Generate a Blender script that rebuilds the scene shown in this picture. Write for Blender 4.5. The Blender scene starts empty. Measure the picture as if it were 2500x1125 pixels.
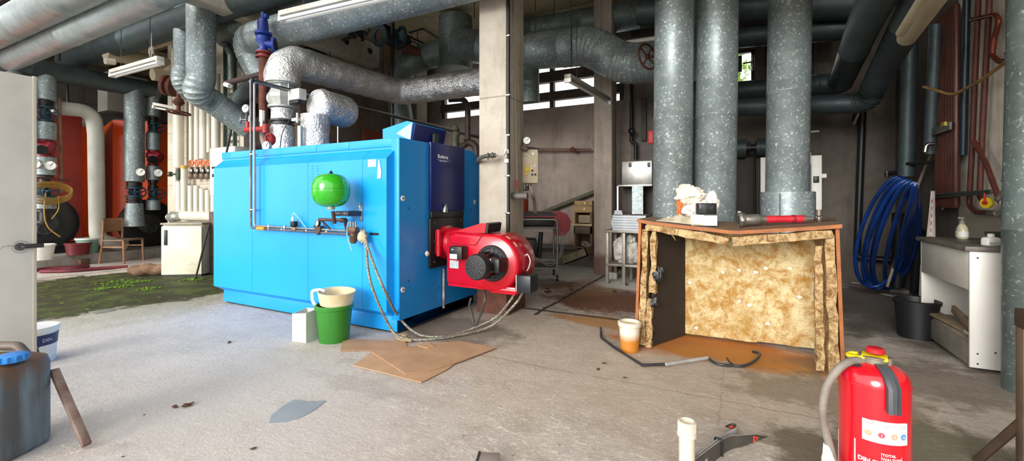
import bpy, bmesh, math, random
from mathutils import Vector, Matrix, noise
random.seed(7)
SC = bpy.context.scene; COL = SC.collection
V = Vector; PI = math.pi
# ---------- camera model (2500x1125 frame) ----------
TH = math.radians(27.4); CS, SN = math.cos(TH), math.sin(TH)
FO, CX, HY, HC = 1070.0, 1250.0, 490.0, 1.2
def W(cx, d, z): return V((cx*CS - d*SN, cx*SN + d*CS, z))
def at(px, py, d): return W((px-CX)/FO*d, d, HC-(py-HY)/FO*d)
def fl(px, py, z=0.0):
    d = (HC-z)*FO/(py-HY); return at(px, py, d)
def aX(px, py, X):
    r = (px-CX)/FO; return at(px, py, X/(r*CS-SN))
def aY(px, py, Y):
    r = (px-CX)/FO; return at(px, py, Y/(r*SN+CS))
# ---------- materials ----------
def lin(h):
    if isinstance(h, str):
        h = h.lstrip('#'); c = [int(h[i:i+2],16)/255 for i in (0,2,4)]
    else: c = [x/255 for x in h]
    return tuple((x/12.92 if x <= .04045 else ((x+.055)/1.055)**2.4) for x in c)+(1,)
class N:
    def __init__(s, name):
        s.m = bpy.data.materials.new(name); s.m.use_nodes = True
        s.t = s.m.node_tree; s.n = s.t.nodes; s.l = s.t.links
        s.b = s.n['Principled BSDF']; s.pos = None
    def new(s, t, **k):
        n = s.n.new(t)
        for a, v in k.items(): setattr(n, a, v)
        return n
    def put(s, sock, v):
        if hasattr(v, 'is_output') or isinstance(v, bpy.types.NodeSocket): s.l.new(v, sock)
        else: sock.default_value = v
    def coord(s, world=False):
        if world:
            if not s.pos: s.pos = s.new('ShaderNodeNewGeometry').outputs['Position']
            return s.pos
        return s.new('ShaderNodeTexCoord').outputs['Object']
    def noise(s, sc, det=4, rough=.55, co=None, dist=0):
        n = s.new('ShaderNodeTexNoise'); s.l.new(co if co else s.coord(), n.inputs['Vector'])
        n.inputs['Scale'].default_value = sc; n.inputs['Detail'].default_value = det
        n.inputs['Roughness'].default_value = rough; n.inputs['Distortion'].default_value = dist
        return n.outputs['Fac']
    def vor(s, sc, co=None, out='Distance', feat='F1'):
        n = s.new('ShaderNodeTexVoronoi', feature=feat); s.l.new(co if co else s.coord(), n.inputs['Vector'])
        n.inputs['Scale'].default_value = sc; return n.outputs[out]
    def ramp(s, f, a, b, c0=(0,0,0,1), c1=(1,1,1,1)):
        r = s.new('ShaderNodeValToRGB'); s.put(r.inputs[0], f)
        e = r.color_ramp.elements; e[0].position = a; e[1].position = b; e[0].color = c0; e[1].color = c1
        return r.outputs['Color']
    def mix(s, f, a, b, bt='MIX'):
        n = s.new('ShaderNodeMix', data_type='RGBA', blend_type=bt)
        s.put(n.inputs[0], f); s.put(n.inputs[6], a); s.put(n.inputs[7], b); return n.outputs[2]
    def math(s, op, a, b=0.0, clamp=False):
        n = s.new('ShaderNodeMath', operation=op, use_clamp=clamp)
        s.put(n.inputs[0], a); s.put(n.inputs[1], b); return n.outputs[0]
    def sep(s, v):
        n = s.new('ShaderNodeSeparateXYZ'); s.l.new(v, n.inputs[0]); return n.outputs
    def scale(s, co, v):
        n = s.new('ShaderNodeMapping'); s.l.new(co, n.inputs[0]); n.inputs['Scale'].default_value = v; return n.outputs[0]
    def blob(s, cx, cy, rx, ry, rot=0, nz=None, na=.8, soft=.25):
        n = s.new('ShaderNodeMapping', vector_type='TEXTURE'); s.l.new(s.coord(True), n.inputs[0])
        n.inputs['Location'].default_value = (cx, cy, 0); n.inputs['Rotation'].default_value = (0,0,rot)
        n.inputs['Scale'].default_value = (rx, ry, 1000)
        L = s.new('ShaderNodeVectorMath', operation='LENGTH'); s.l.new(n.outputs[0], L.inputs[0])
        v = s.math('SUBTRACT', 1.0, L.outputs['Value'])
        if nz: v = s.math('ADD', v, s.math('MULTIPLY', s.math('SUBTRACT', nz, .5), na*2))
        return s.math('DIVIDE', v, soft, clamp=True)
    def bump(s, h, st=.3, d=.01):
        b = s.new('ShaderNodeBump'); b.inputs['Strength'].default_value = st; b.inputs['Distance'].default_value = d
        s.put(b.inputs['Height'], h); s.l.new(b.outputs[0], s.b.inputs['Normal'])
    def fin(s, col, rough=.5, metal=0, coat=0):
        s.put(s.b.inputs['Base Color'], col); s.put(s.b.inputs['Roughness'], rough)
        s.put(s.b.inputs['Metallic'], metal); s.b.inputs['Coat Weight'].default_value = coat
        s.b.inputs['Coat Roughness'].default_value = .12
        return s.m
MC = {}
def pm(h1, h2=None, rough=.5, metal=0, sc=6, bump=0, bsc=60, coat=0, name=None, lo=.35, hi=.65):
    key = (str(h1), str(h2), rough, metal, sc, bump, bsc, coat, lo, hi)
    if key in MC: return MC[key]
    g = N(name or 'mat_%d' % len(MC)); c1 = lin(h1)
    if h2: col = g.ramp(g.noise(sc, 5, .6), lo, hi, c1, lin(h2))
    else: col = c1
    if bump: g.bump(g.noise(bsc, 5, .6), bump, .01)
    m = g.fin(col, rough, metal, coat); MC[key] = m; return m
def m_galv(name, dark, light, fleck, fs=34, metal=.55, rough=.42, thr=.60):
    g = N(name); co = g.coord()
    base = g.ramp(g.noise(7, 4, .6, co), .3, .7, lin(dark), lin(light))
    w = g.noise(fs, 3, .62, co, .6); f = g.ramp(w, thr, thr+.05)
    v = g.ramp(g.vor(fs*1.1, co, 'Color'), .45, .75)
    f2 = g.math('MULTIPLY', f, g.math('ADD', g.math('MULTIPLY', v, .7), .35))
    col = g.mix(f2, base, lin(fleck))
    col = g.mix(g.math('MULTIPLY', g.ramp(g.noise(2.2, 5, .65, co), .5, .75), .35), col, lin('#5b564c'))
    g.bump(w, .25, .004)
    return g.fin(col, g.math('ADD', g.math('MULTIPLY', g.noise(18, 2, .5, co), .25), rough-.12), metal)
GALV = m_galv('galvanised_steel', '#7f8c8f', '#98a4a5', '#e6ece8', 38, .4, .44, .575)
GALV_D = m_galv('galvanised_steel_dull', '#5f6b69', '#75817f', '#b3bdb8', 40, .4, .45, .59)
GALV_S = m_galv('galvanised_steel_smooth', '#98a3a6', '#b2bcbe', '#c9d0d0', 60, .5, .45, .62)
DARKDUCT = m_galv('dark_duct', '#3b484c', '#4b5759', '#6b7573', 26, .3, .5, .66)
def m_foil():
    g = N('crinkled_foil'); co = g.coord()
    a = g.noise(6, 6, .72, co, 1.6); b = g.vor(26, g.scale(co, (1,1,1)), feat='DISTANCE_TO_EDGE'); c = g.noise(45, 3, .6, co)
    h = g.math('ADD', g.math('ADD', a, g.math('MULTIPLY', b, .5)), g.math('MULTIPLY', c, .35))
    g.bump(h, .75, .035)
    return g.fin(g.ramp(a, .3, .7, lin('#d8dadc'), lin('#f6f6f5')), .27, .85)
FOIL = m_foil()
def m_conc(name, c1, c2, c3, stain=None, zst=None, form=0, dirt='#5c5147', top=None):
    g = N(name); co = g.coord(True)
    n1 = g.noise(1.1, 6, .6, co); n2 = g.noise(6, 6, .65, co); n3 = g.noise(40, 4, .6, co)
    col = g.ramp(n1, .35, .65, lin(c1), lin(c2))
    col = g.mix(g.math('MULTIPLY', g.ramp(n2, .45, .7), .6), col, lin(c3))
    sc = g.scale(co, (3, 3, .35)); st = g.noise(1.4, 6, .65, sc)
    col = g.mix(g.math('MULTIPLY', g.ramp(st, .52, .72), .55), col, lin(dirt))
    if stain is not None:
        z = g.sep(co)[2]
        f = g.math('DIVIDE', g.math('SUBTRACT', g.math('ADD', stain, g.math('MULTIPLY', n2, .15)), z), .12, clamp=True)
        col = g.mix(g.math('MULTIPLY', f, .85), col, lin(zst or '#6b4636'))
    if form:
        xyz = g.sep(co)
        w = g.math('PINGPONG', xyz[2], form); f = g.math('LESS_THAN', w, .008)
        col = g.mix(g.math('MULTIPLY', f, .5), col, lin(dirt))
    g.bump(g.math('ADD', n2, g.math('MULTIPLY', n3, .5)), .35, .02)
    return g.fin(col, .9)
CONC = m_conc('column_concrete', '#b5ac9e', '#c6bfb2', '#9d9486', .42, '#6a4130', 1.15)
CONC2 = m_conc('second_column_concrete', '#a3968a', '#b0a496', '#918579', .30, '#6d4b3c')
BACKW = m_conc('back_wall_concrete', '#93857a', '#a1948a', '#7c7067', .35, '#5e5349', 0, '#52473e')
DARKW = m_conc('shade_dark_wall', '#5c544e', '#6b635b', '#4a423c', None, None, 0, '#332c28')  # right rear walls: the shade there is put into the wall colour
SIDEW = m_conc('peeling_wall', '#dcd3c1', '#e6decd', '#bdaf98', 1.1, '#8d8271', 0, '#8a7a62')
BROWNW = m_conc('brown_wall', '#6e5d50', '#7f6c5d', '#594a3f', .9, '#3e332c', 0, '#4a3a30')
GREYW = m_conc('grey_wall', '#77736b', '#858078', '#66625b', None, None, .6, '#4d4943')
PIERW = m_conc('pier_wall', '#bdb3a2', '#cbc3b3', '#a49a88', None, None, .25, '#85796a')
CEILM = m_conc('ceiling_boards', '#b8a888', '#cbbc9a', '#a0906f', None, None, 0, '#8a7a5e')
# ---------- mesh builder ----------
class M:
    def __init__(s, T=None): s.b = bmesh.new(); s.T = T if T else Matrix()
    def _f(s, vs, A=None):
        A = s.T @ A if A is not None else s.T
        for v in vs: v.co = A @ v.co
        return s
    def box(s, x0, x1, y0, y1, z0, z1, bev=0, seg=2, A=None):
        c = V(((x0+x1)/2, (y0+y1)/2, (z0+z1)/2))
        r = bmesh.ops.create_cube(s.b, size=1.0)['verts']
        for v in r: v.co = V((v.co.x*abs(x1-x0), v.co.y*abs(y1-y0), v.co.z*abs(z1-z0)))+c
        if bev:
            es = list({e for v in r for e in v.link_edges})
            q = bmesh.ops.bevel(s.b, geom=es, offset=bev, segments=seg, affect='EDGES', profile=.5)
            r = list({v for f in q['faces'] for v in f.verts} | {v for v in r if v.is_valid})
        return s._f(r, A)
    def cb(s, c, sx, sy, sz, bev=0, A=None): return s.box(c[0]-sx/2, c[0]+sx/2, c[1]-sy/2, c[1]+sy/2, c[2]-sz/2, c[2]+sz/2, bev, 2, A)
    def rings(s, rs, cap=True, close=True):
        prev = None; first = None
        for r in rs:
            cur = [s.b.verts.new(s.T @ V(p)) for p in r]
            if prev:
                n = len(cur)
                for i in range(n if close else n-1):
                    j = (i+1) % n
                    try: s.b.faces.new((prev[i], prev[j], cur[j], cur[i]))
                    except ValueError: pass
            else: first = cur
            prev = cur
        if cap:
            for r in (first[::-1], prev):
                try: s.b.faces.new(r)
                except ValueError: pass
        return s
    def lathe(s, prof, c=(0,0,0), d=(0,0,1), n=32, cap=True):
        q = V((0,0,1)).rotation_difference(V(d).normalized()).to_matrix(); c = V(c)
        return s.rings([[c + q @ V((r*math.cos(2*PI*i/n), r*math.sin(2*PI*i/n), z)) for i in range(n)] for r, z in prof], cap)
    def cyl(s, p0, p1, r, r2=None, n=20):
        p0, p1 = V(p0), V(p1); L = (p1-p0).length
        return s.lathe([(r, 0), (r2 if r2 is not None else r, L)], p0, p1-p0, n)
    def sup(s, secs, c, n=40, e=4.0, rz=0):
        R = Matrix.Rotation(rz, 3, 'Z'); c = V(c); out = []
        for z, a, b in secs:
            ring = []
            for i in range(n):
                t = 2*PI*i/n; ct, st = math.cos(t), math.sin(t)
                ring.append(c + R @ V((a*math.copysign(abs(ct)**(2/e), ct), b*math.copysign(abs(st)**(2/e), st), z)))
            out.append(ring)
        return s.rings(out)
    def prism(s, poly, axis, a0, a1):
        f = {'x': lambda p, a: (a, p[0], p[1]), 'y': lambda p, a: (p[0], a, p[1]), 'z': lambda p, a: (p[0], p[1], a)}[axis]
        return s.rings([[f(p, a0) for p in poly], [f(p, a1) for p in poly]])
    def tube(s, pts, r, n=16, bead=None):
        """pts: list of points or (point, seam) pairs"""
        P = [(V(p[0]), p[1]) if isinstance(p, tuple) and len(p) == 2 else (V(p), False) for p in pts]
        Q = [P[0]]
        for p in P[1:]:
            if (p[0]-Q[-1][0]).length > 1e-4: Q.append(p)
        P = Q; rs = []; up = None
        for i, (p, sm) in enumerate(P):
            a = (p-P[i-1][0]).normalized() if i else (P[1][0]-p).normalized()
            b = (P[i+1][0]-p).normalized() if i < len(P)-1 else a
            t = (a+b)
            if t.length < 1e-5: t = a
            t.normalize()
            if up is None: up = t.orthogonal().normalized()
            up = (up - t*up.dot(t))
            if up.length < 1e-5: up = t.orthogonal()
            up.normalize(); sd = t.cross(up)
            rr = r(i/(len(P)-1)) if callable(r) else r
            def ring(c, q): return [c+(up*math.cos(2*PI*k/n)+sd*math.sin(2*PI*k/n))*q for k in range(n)]
            if sm:
                w = bead or .007
                rs += [ring(p-t*w*1.2, rr), ring(p-t*w*.5, rr+w*.8), ring(p+t*w*.5, rr+w*.8), ring(p+t*w*1.2, rr)]
            else: rs.append(ring(p, rr))
        return s.rings(rs)
    def torus(s, c, d, R, r, n=32, k=10):
        q = V((0,0,1)).rotation_difference(V(d).normalized()).to_matrix(); c = V(c); prev = None; first = None
        for i in range(n+1):
            if i < n:
                t = 2*PI*i/n
                cur = [s.b.verts.new(s.T @ (c + q @ V(((R+r*math.cos(2*PI*j/k))*math.cos(t), (R+r*math.cos(2*PI*j/k))*math.sin(t), r*math.sin(2*PI*j/k))))) for j in range(k)]
            else: cur = first
            if prev:
                for j in range(k): s.b.faces.new((prev[j], cur[j], cur[(j+1) % k], prev[(j+1) % k]))
            else: first = cur
            prev = cur
        return s
    def wheel(s, c, d, R, r=None):
        r = r or R*.1; s.torus(c, d, R, r, 28, 8); c = V(c)
        q = V((0,0,1)).rotation_difference(V(d).normalized()).to_matrix()
        for i in range(4):
            t = PI/2*i+.4; s.cyl(c, c+q @ V((R*math.cos(t), R*math.sin(t), 0)), r*.7, n=8)
        s.cyl(c-V(d).normalized()*R*.15, c+V(d).normalized()*R*.15, R*.2, n=12); return s
    def blobby(s, c, rad, amp=.15, fr=3, seed=0, sub=4, sq=1, A=None):
        r = bmesh.ops.create_icosphere(s.b, subdivisions=sub, radius=1)['verts']; c = V(c); o = V((seed*7.3, seed*3.1, seed))
        for v in r:
            p = v.co.copy(); k = 1+amp*noise.noise(p*fr+o)*2+amp*.5*noise.noise(p*fr*2.7+o)*2
            p = V((p.x*rad[0], p.y*rad[1], p.z*rad[2]))*k
            v.co = (A.to_3x3() @ p if A else p)+c
        return s._f(r)
    def slab(s, c, sx, sy, sz, amp=.01, fr=9, cuts=6, seed=0, A=None):
        """a box with ragged, noisy faces"""
        old = set(s.b.verts); r = bmesh.ops.create_cube(s.b, size=1.0)['verts']
        es = list({e for v in r for e in v.link_edges})
        bmesh.ops.subdivide_edges(s.b, edges=es, cuts=cuts, use_grid_fill=True)
        vs = [v for v in s.b.verts if v not in old]
        o = V((seed*5.1, seed, seed*2.3))
        for v in vs:
            p = V((v.co.x*sx, v.co.y*sy, v.co.z*sz)); v.co = p + noise.noise_vector(p*fr+o)*amp + noise.noise_vector(p*fr*3+o)*amp*.5
            if A is not None: v.co = A @ v.co
            v.co += V(c)
        return s._f(vs)
    def grid(s, nx, ny, fn):
        g = [[s.b.verts.new(s.T @ V(fn(i/nx, j/ny))) for j in range(ny+1)] for i in range(nx+1)]
        for i in range(nx):
            for j in range(ny): s.b.faces.new((g[i][j], g[i+1][j], g[i+1][j+1], g[i][j+1]))
        return s
    def thick(s, t):
        bmesh.ops.recalc_face_normals(s.b, faces=s.b.faces)
        bmesh.ops.solidify(s.b, geom=list(s.b.faces), thickness=t); return s
def mk(m, name, mat, parent=None, ang=38):
    b = m.b; bmesh.ops.recalc_face_normals(b, faces=b.faces)
    if parent is None:
        xs = [v.co for v in b.verts]
        o = V(((min(p.x for p in xs)+max(p.x for p in xs))/2, (min(p.y for p in xs)+max(p.y for p in xs))/2, min(p.z for p in xs)))
    else: o = worldloc(parent)
    for v in b.verts: v.co -= o
    me = bpy.data.meshes.new(name); b.to_mesh(me); b.free()
    for p in me.polygons: p.use_smooth = True
    me.set_sharp_from_angle(angle=math.radians(ang))
    me.materials.append(mat)
    ob = bpy.data.objects.new(name, me); COL.objects.link(ob)
    if parent is None: ob.location = o
    else: ob.parent = parent
    return ob
def worldloc(o):
    p = V(o.location)
    while o.parent: o = o.parent; p += V(o.location)
    return p
def tag(o, label, cat, group=None):
    o['label'] = label; o['category'] = cat
    if group: o['group'] = group
    return o
def solo(m, name, mat, label, cat, group=None, ang=38): return tag(mk(m, name, mat, None, ang), label, cat, group)
def root(name, label, cat, loc, group=None):
    o = bpy.data.objects.new(name, None); COL.objects.link(o); o.location = V(loc); o.empty_display_size = .1
    return tag(o, label, cat, group)
def part(m, name, mat, parent, label=None, ang=38):
    o = mk(m, name, mat, parent, ang)
    if label: o['label'] = label
    return o
def struct(m, name, mat):
    o = mk(m, name, mat); o['kind'] = 'structure'; return o
def text(body, size, T, mat, parent, name='lettering', ext=.001, wrap=None, align='LEFT', bold=0):
    cu = bpy.data.curves.new('t', 'FONT'); cu.body = body; cu.size = size; cu.extrude = ext; cu.align_x = align; cu.resolution_u = 3
    cu.offset = bold
    ob = bpy.data.objects.new('t', cu); COL.objects.link(ob)
    bpy.context.view_layer.update()
    me = bpy.data.meshes.new_from_object(ob.evaluated_get(bpy.context.evaluated_depsgraph_get()))
    bpy.data.objects.remove(ob); bpy.data.curves.remove(cu)
    o = worldloc(parent)
    for v in me.vertices:
        v.co = (wrap(v.co) if wrap else T @ v.co) - o
    me.name = name; me.materials.clear(); me.materials.append(mat)
    r = bpy.data.objects.new(name, me); COL.objects.link(r); r.parent = parent
    return r
def frame(o, x, y):
    """matrix whose local x,y point along x,y"""
    x = V(x).normalized(); y = V(y).normalized(); z = x.cross(y)
    A = Matrix((x, y, z)).transposed().to_4x4(); A.translation = V(o); return A
def fil(pts, R, seg=6, seam=False, seams=None):
    """polyline with rounded corners -> list of (point, seamflag)"""
    pts = [V(p) for p in pts]; out = [(pts[0], False)]
    for i in range(1, len(pts)-1):
        a, b, c = pts[i-1], pts[i], pts[i+1]
        u = (a-b).normalized(); w = (c-b).normalized(); an = u.angle(w)
        if an > PI-.03: out.append((b, False)); continue
        rr = R; t = rr/math.tan(an/2); mx = .49*min((a-b).length, (c-b).length)
        if i == 1: mx = max(mx, min((a-b).length*.95, (c-b).length*.49))
        if t > mx: t = mx; rr = t*math.tan(an/2)
        cen = b + (u+w).normalized()*(rr/math.sin(an/2))
        s0 = b+u*t-cen; s1 = b+w*t-cen; tot = s0.angle(s1); ax = s0.cross(s1).normalized()
        for k in range(seg+1):
            out.append((cen+Matrix.Rotation(tot*k/seg, 3, ax) @ s0, seam))
    out.append((pts[-1], False))
    if seams:
        res = [out[0]]
        for p, q in zip(out, out[1:]):
            L = (q[0]-p[0]).length
            if L > seams*1.2:
                k = int(L/seams)
                for j in range(1, k+1):
                    if abs(L-j*L/(k+.5)) > .1: res.append((p[0].lerp(q[0], j/(k+.5)), True))
            res.append(q)
        out = res
    return out
def crv(pts, per=8):
    pts = [V(p) for p in pts]; P = [2*pts[0]-pts[1]]+pts+[2*pts[-1]-pts[-2]]; out = []
    for i in range(1, len(P)-2):
        p0, p1, p2, p3 = P[i-1:i+3]
        for k in range(per):
            t = k/per
            out.append(.5*((2*p1)+(p2-p0)*t+(2*p0-5*p1+4*p2-p3)*t*t+(3*p1-p0-3*p2+p3)*t*t*t))
    out.append(pts[-1]); return out
def pipe(name, label, cat, pts, r, mat, R=None, seam=False, seams=None, group=None, n=24, seg=6, bead=None):
    return solo(M().tube(fil(pts, R if R else r*1.6, seg, seam, seams), r, n, bead), name, mat, label, cat, group, 50)
def duct(label, pts, r, mat=None, R=None, seams=1.1, group=None, name='ventilation_pipe', bead=.006):
    return pipe(name, label, 'pipe', pts, r, mat or GALV, R or r*1.5, True, seams, group, 36, 5, bead)
def gauge(label, c, d, r, rim='#b9bbbd', mount=None, group=None, parent=None):
    c = V(c); d = V(d).normalized()
    g = parent if parent else root('pressure_gauge', label, 'gauge', c-V((0,0,r)), group)
    part(M().lathe([(r*.9, -r*.45), (r, -r*.3), (r, .0), (r*.88, .012), (r*.88, .004)], c, d, 28), 'gauge_case', pm(rim, None, .35, .7), g)
    part(M().lathe([(r*.88, .004), (r*.87, .006)], c, d, 28), 'gauge_dial', pm('#f1f1ec', None, .5), g)
    side = V((0,0,1)).cross(d).normalized()
    part(M().cyl(c+d*.009-V((0,0,1))*r*.1, c+d*.009+(V((0,0,.6))+side*.5)*r, r*.05, n=6), 'needle', pm('#222222'), g)
    if mount: part(M().tube(fil([c-d*r*.3]+[V(p) for p in mount], .02), r*.16, 10), 'gauge_stem', pm('#6d6a66', None, .4, .6), g)
    return g
BLACK = pm('#17181a', None, .45); DKGREY = pm('#3a3c3f', '#2c2e30', .5); WHITE = pm('#e8e6e0', '#dcd9d0', .4)
STEEL = pm('#a7a9aa', '#8e9091', .35, .9); RUST = pm('#6b3a2c', '#4c2b23', .8, .2, 14, .3); CHROME = pm('#d5d6d6', None, .2, 1)
PVCW = pm('#d6d2c4', '#c6c1b1', .5, 0, 3); BEIGE = pm('#b5a88e', '#a3967c', .6, 0, 3)
# ================= SETTING =================
XL, XR, YB, ZC = -14.3, 1.95, 7.95, 4.6
def floor_mat():
    g = N('stained_concrete_floor'); co = g.coord(True)
    n1 = g.noise(.9, 6, .6, co); n2 = g.noise(5, 8, .68, co); n3 = g.noise(30, 5, .65, co); n4 = g.noise(2.3, 6, .65, co, .5)
    col = g.ramp(n1, .35, .65, lin('#b9ada5'), lin('#cfc5bc'))
    col = g.mix(g.math('MULTIPLY', g.ramp(n2, .44, .66), .6), col, lin('#a69b93'))
    col = g.mix(g.math('MULTIPLY', g.ramp(n3, .58, .68), .6), col, lin('#e6ddc9'))
    col = g.mix(g.math('MULTIPLY', g.ramp(n3, .30, .38, (1,1,1,1), (0,0,0,1)), .45), col, lin('#6a6258'))
    st = g.noise(1.7, 6, .7, g.scale(co, (1.0, 3.4, 1)), .8)
    col = g.mix(g.math('MULTIPLY', g.ramp(st, .54, .68), .5), col, lin('#a09184'))
    fk = g.noise(12, 6, .75, g.scale(co, (1, 2.2, 1)), .6)
    col = g.mix(g.math('MULTIPLY', g.ramp(fk, .57, .64), .65), col, lin('#efe6cf'))
    f5 = g.noise(42, 7, .72, g.scale(co, (1, 1.7, 1)), .7); msk = g.ramp(n4, .38, .60)
    col = g.mix(g.math('MULTIPLY', g.math('MULTIPLY', g.ramp(f5, .56, .62), msk), .75), col, lin('#f2e9d4'))
    f8 = g.noise(19, 7, .7, g.scale(co, (1, 1.6, 1)), .5); mk2 = g.ramp(g.noise(1.6, 5, .6, co), .40, .58)
    col = g.mix(g.math('MULTIPLY', g.math('MULTIPLY', g.ramp(f8, .575, .615), mk2), .8), col, lin('#f2ebdc'))
    f9 = g.noise(26, 6, .7, g.scale(co, (1.4, 1, 1)), .4)
    col = g.mix(g.math('MULTIPLY', g.ramp(f9, .61, .66), .55), col, lin('#6e6456'))
    f6 = g.noise(55, 6, .7, g.scale(co, (1.6, 1, 1)), .5)
    col = g.mix(g.math('MULTIPLY', g.ramp(f6, .58, .66), .5), col, lin('#7b7063'))
    f7 = g.noise(3.4, 7, .7, g.scale(co, (1, 1.8, 1)), .4)
    col = g.mix(g.math('MULTIPLY', g.ramp(f7, .52, .64), .38), col, lin('#9c8c7c'))
    def st_(px, py, rx, ry, c, f=.8, nz=n4, na=.9, rot=0, soft=.35):
        nonlocal col
        p = fl(px, py)
        col = g.mix(g.math('MULTIPLY', g.blob(p.x, p.y, rx, ry, rot, nz, na, soft), f), col, lin(c))
    # warm tinted zone to the right of the burner, cool grey to the left
    st_(1420, 850, 2.2, 1.5, '#b8a48c', .45)
    st_(300, 860, 2.6, 1.6, '#c2bfbc', .55)
    st_(640, 1000, 1.4, .9, '#c9c2bc', .5)
    st_(1500, 735, .95, .75, '#6d4027', .95, n2, .7)
    st_(1430, 700, .6, .7, '#8f6a40', .7)
    st_(1500, 790, .8, .25, '#b07a35', .8)
    st_(1740, 850, .95, .40, '#b8702a', .95, n4, .5)
    st_(1850, 880, .8, .22, '#bd8036', .7)
    st_(1370, 668, .55, 1.1, '#e2e0d8', .95, n2, .6)
    st_(1550, 698, .7, .35, '#e0ddd4', .9, n4, .4)
    st_(1330, 690, .5, .4, '#5c452f', .75, n2, 1.0)
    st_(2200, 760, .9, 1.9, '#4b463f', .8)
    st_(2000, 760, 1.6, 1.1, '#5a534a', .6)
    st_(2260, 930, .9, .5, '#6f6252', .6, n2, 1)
    st_(2330, 1110, .45, .4, '#4f5030', .75, n2, .9)
    st_(1985, 1100, .22, .3, '#5a5040', .8, n2, .9)
    st_(2010, 960, .6, .35, '#7b6d57', .6, n2, 1)
    st_(1100, 800, .8, .45, '#6f675d', .75, n2, .6)
    st_(880, 940, .5, .12, '#8d867c', .25, n2, 1)
    # joints in the slab and hairline cracks
    xyz = g.sep(co)
    wob = g.math('MULTIPLY', g.math('SUBTRACT', n2, .5), .09)
    def line(axis, pos, w, c, f, lo=None, hi=None, oth=None):
        nonlocal col
        m = g.math('LESS_THAN', g.math('ABSOLUTE', g.math('ADD', g.math('SUBTRACT', xyz[axis], pos), wob)), w)
        if lo is not None: m = g.math('MULTIPLY', m, g.math('MULTIPLY', g.math('GREATER_THAN', xyz[1-axis], lo), g.math('LESS_THAN', xyz[1-axis], hi)))
        col = g.mix(g.math('MULTIPLY', m, f), col, lin(c))
    line(0, -1.92, .022, '#2b2520', .9, 4.2, 8)
    line(1, 4.42, .035, '#33291f', .85, -2.6, -.3)
    line(1, 2.92, .007, '#857868', .55, -1.9, 1.2)
    line(0, -.10, .006, '#7d7467', .3, 2.6, 3.6)
    # moss strip
    mz = g.math('ADD', g.math('MULTIPLY', n4, .6), g.math('MULTIPLY', n2, .4))
    ms = g.blob(-7.75, 2.2, 1.72, 9, -.18, mz, .45, .10)
    mc = g.ramp(g.noise(3.0, 6, .7, co, .6), .46, .62, lin('#2f3014'), lin('#4b5a1c'))
    mc = g.mix(g.ramp(g.noise(5.5, 6, .7, g.scale(co, (1, 2, 1)), .4), .60, .68), mc, lin('#6f9a22'))
    col = g.mix(ms, col, mc)
    gm = g.blob(-7.2, 2.2, 2.1, 9, -.18, mz, .6, .3)
    col = g.mix(g.math('MULTIPLY', g.math('SUBTRACT', gm, ms, True), .4), col, lin('#7e8560'))
    h = g.math('ADD', g.math('ADD', n2, g.math('MULTIPLY', n3, .45)), g.math('MULTIPLY', ms, g.noise(45, 4, .7, co)))
    g.bump(g.math('ADD', h, g.math('MULTIPLY', f5, .5)), .5, .018)
    g.fin(col, g.math('ADD', g.math('MULTIPLY', n4, .35), .55))
    return g.m
struct(M().box(XL, XR, -.6, YB, -.12, 0), 'floor', floor_mat())
struct(M().box(-30, 18, -26, -.6, -.14, -.02), 'ground', pm('#a8a49c', '#8f8b83', .9, 0, 2))
m = M()
for q in ((XL-.2, XR+.2, 3.0, YB+.2), (-4.6, XR+.2, -.3, 3.0), (XL-.2, -10.4, -.3, 3.0)): m.box(q[0], q[1], q[2], q[3], ZC, ZC+.2)  # gap leaves an unseen roof opening, added to brighten the left side
struct(m, 'ceiling', CEILM)
def wall(name, axis, c0, c1, a0, a1, z0, z1, mat, holes=()):
    m = M(); As = sorted({a0, a1, *[h[0] for h in holes], *[h[1] for h in holes]}); Zs = sorted({z0, z1, *[h[2] for h in holes], *[h[3] for h in holes]})
    for i in range(len(As)-1):
        for j in range(len(Zs)-1):
            ca, cz = (As[i]+As[i+1])/2, (Zs[j]+Zs[j+1])/2
            if any(h[0] < ca < h[1] and h[2] < cz < h[3] for h in holes): continue
            if axis == 'y': m.box(As[i], As[i+1], c0, c1, Zs[j], Zs[j+1])
            else: m.box(c0, c1, As[i], As[i+1], Zs[j], Zs[j+1])
    bmesh.ops.remove_doubles(m.b, verts=m.b.verts, dist=1e-4)
    return struct(m, name, mat)
wb = (-5.9, -1.85, 3.02, 3.92)
wall('wall_back', 'y', YB, YB+.2, XL, -1.72, 0, ZC, BACKW, [wb])
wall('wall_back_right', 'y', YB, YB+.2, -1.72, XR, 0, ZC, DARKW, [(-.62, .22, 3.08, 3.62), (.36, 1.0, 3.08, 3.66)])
wall('wall_right', 'x', XR, XR+.2, -.3, 5.95, 0, ZC, SIDEW)
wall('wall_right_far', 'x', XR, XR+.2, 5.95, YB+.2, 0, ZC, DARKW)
wall('wall_left', 'x', XL-.2, XL, -.3, YB+.2, 0, ZC, GREYW)
# recess wall behind the second column (projects a little from the back wall)
struct(M().box(-1.72, -.55, YB-.03, YB, 0, 3.7), 'wall_recess', m_conc('recess_wall', '#6f6963', '#7d7770', '#5d5751', None, None, 0, '#443e39'))
struct(M().box(-14.3, -10.95, 2.2, 7.9, 0, .2, .015), 'trim_1', m_conc('plinth_concrete', '#837f77', '#959087', '#6c675f'))
struct(M().box(-9.62, -9.5, 1.2, 7, 0, .015), 'trim_2', pm('#c3beb2', '#a8a296', .9))
pier = wall('wall_pier', 'y', 4.5, 4.7, -9.9, -7.45, 0, ZC, PIERW)
wall('wall_partition', 'x', -6.75, -6.55, 4.9, 7.2, 0, 3.75, BROWNW)
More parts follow.
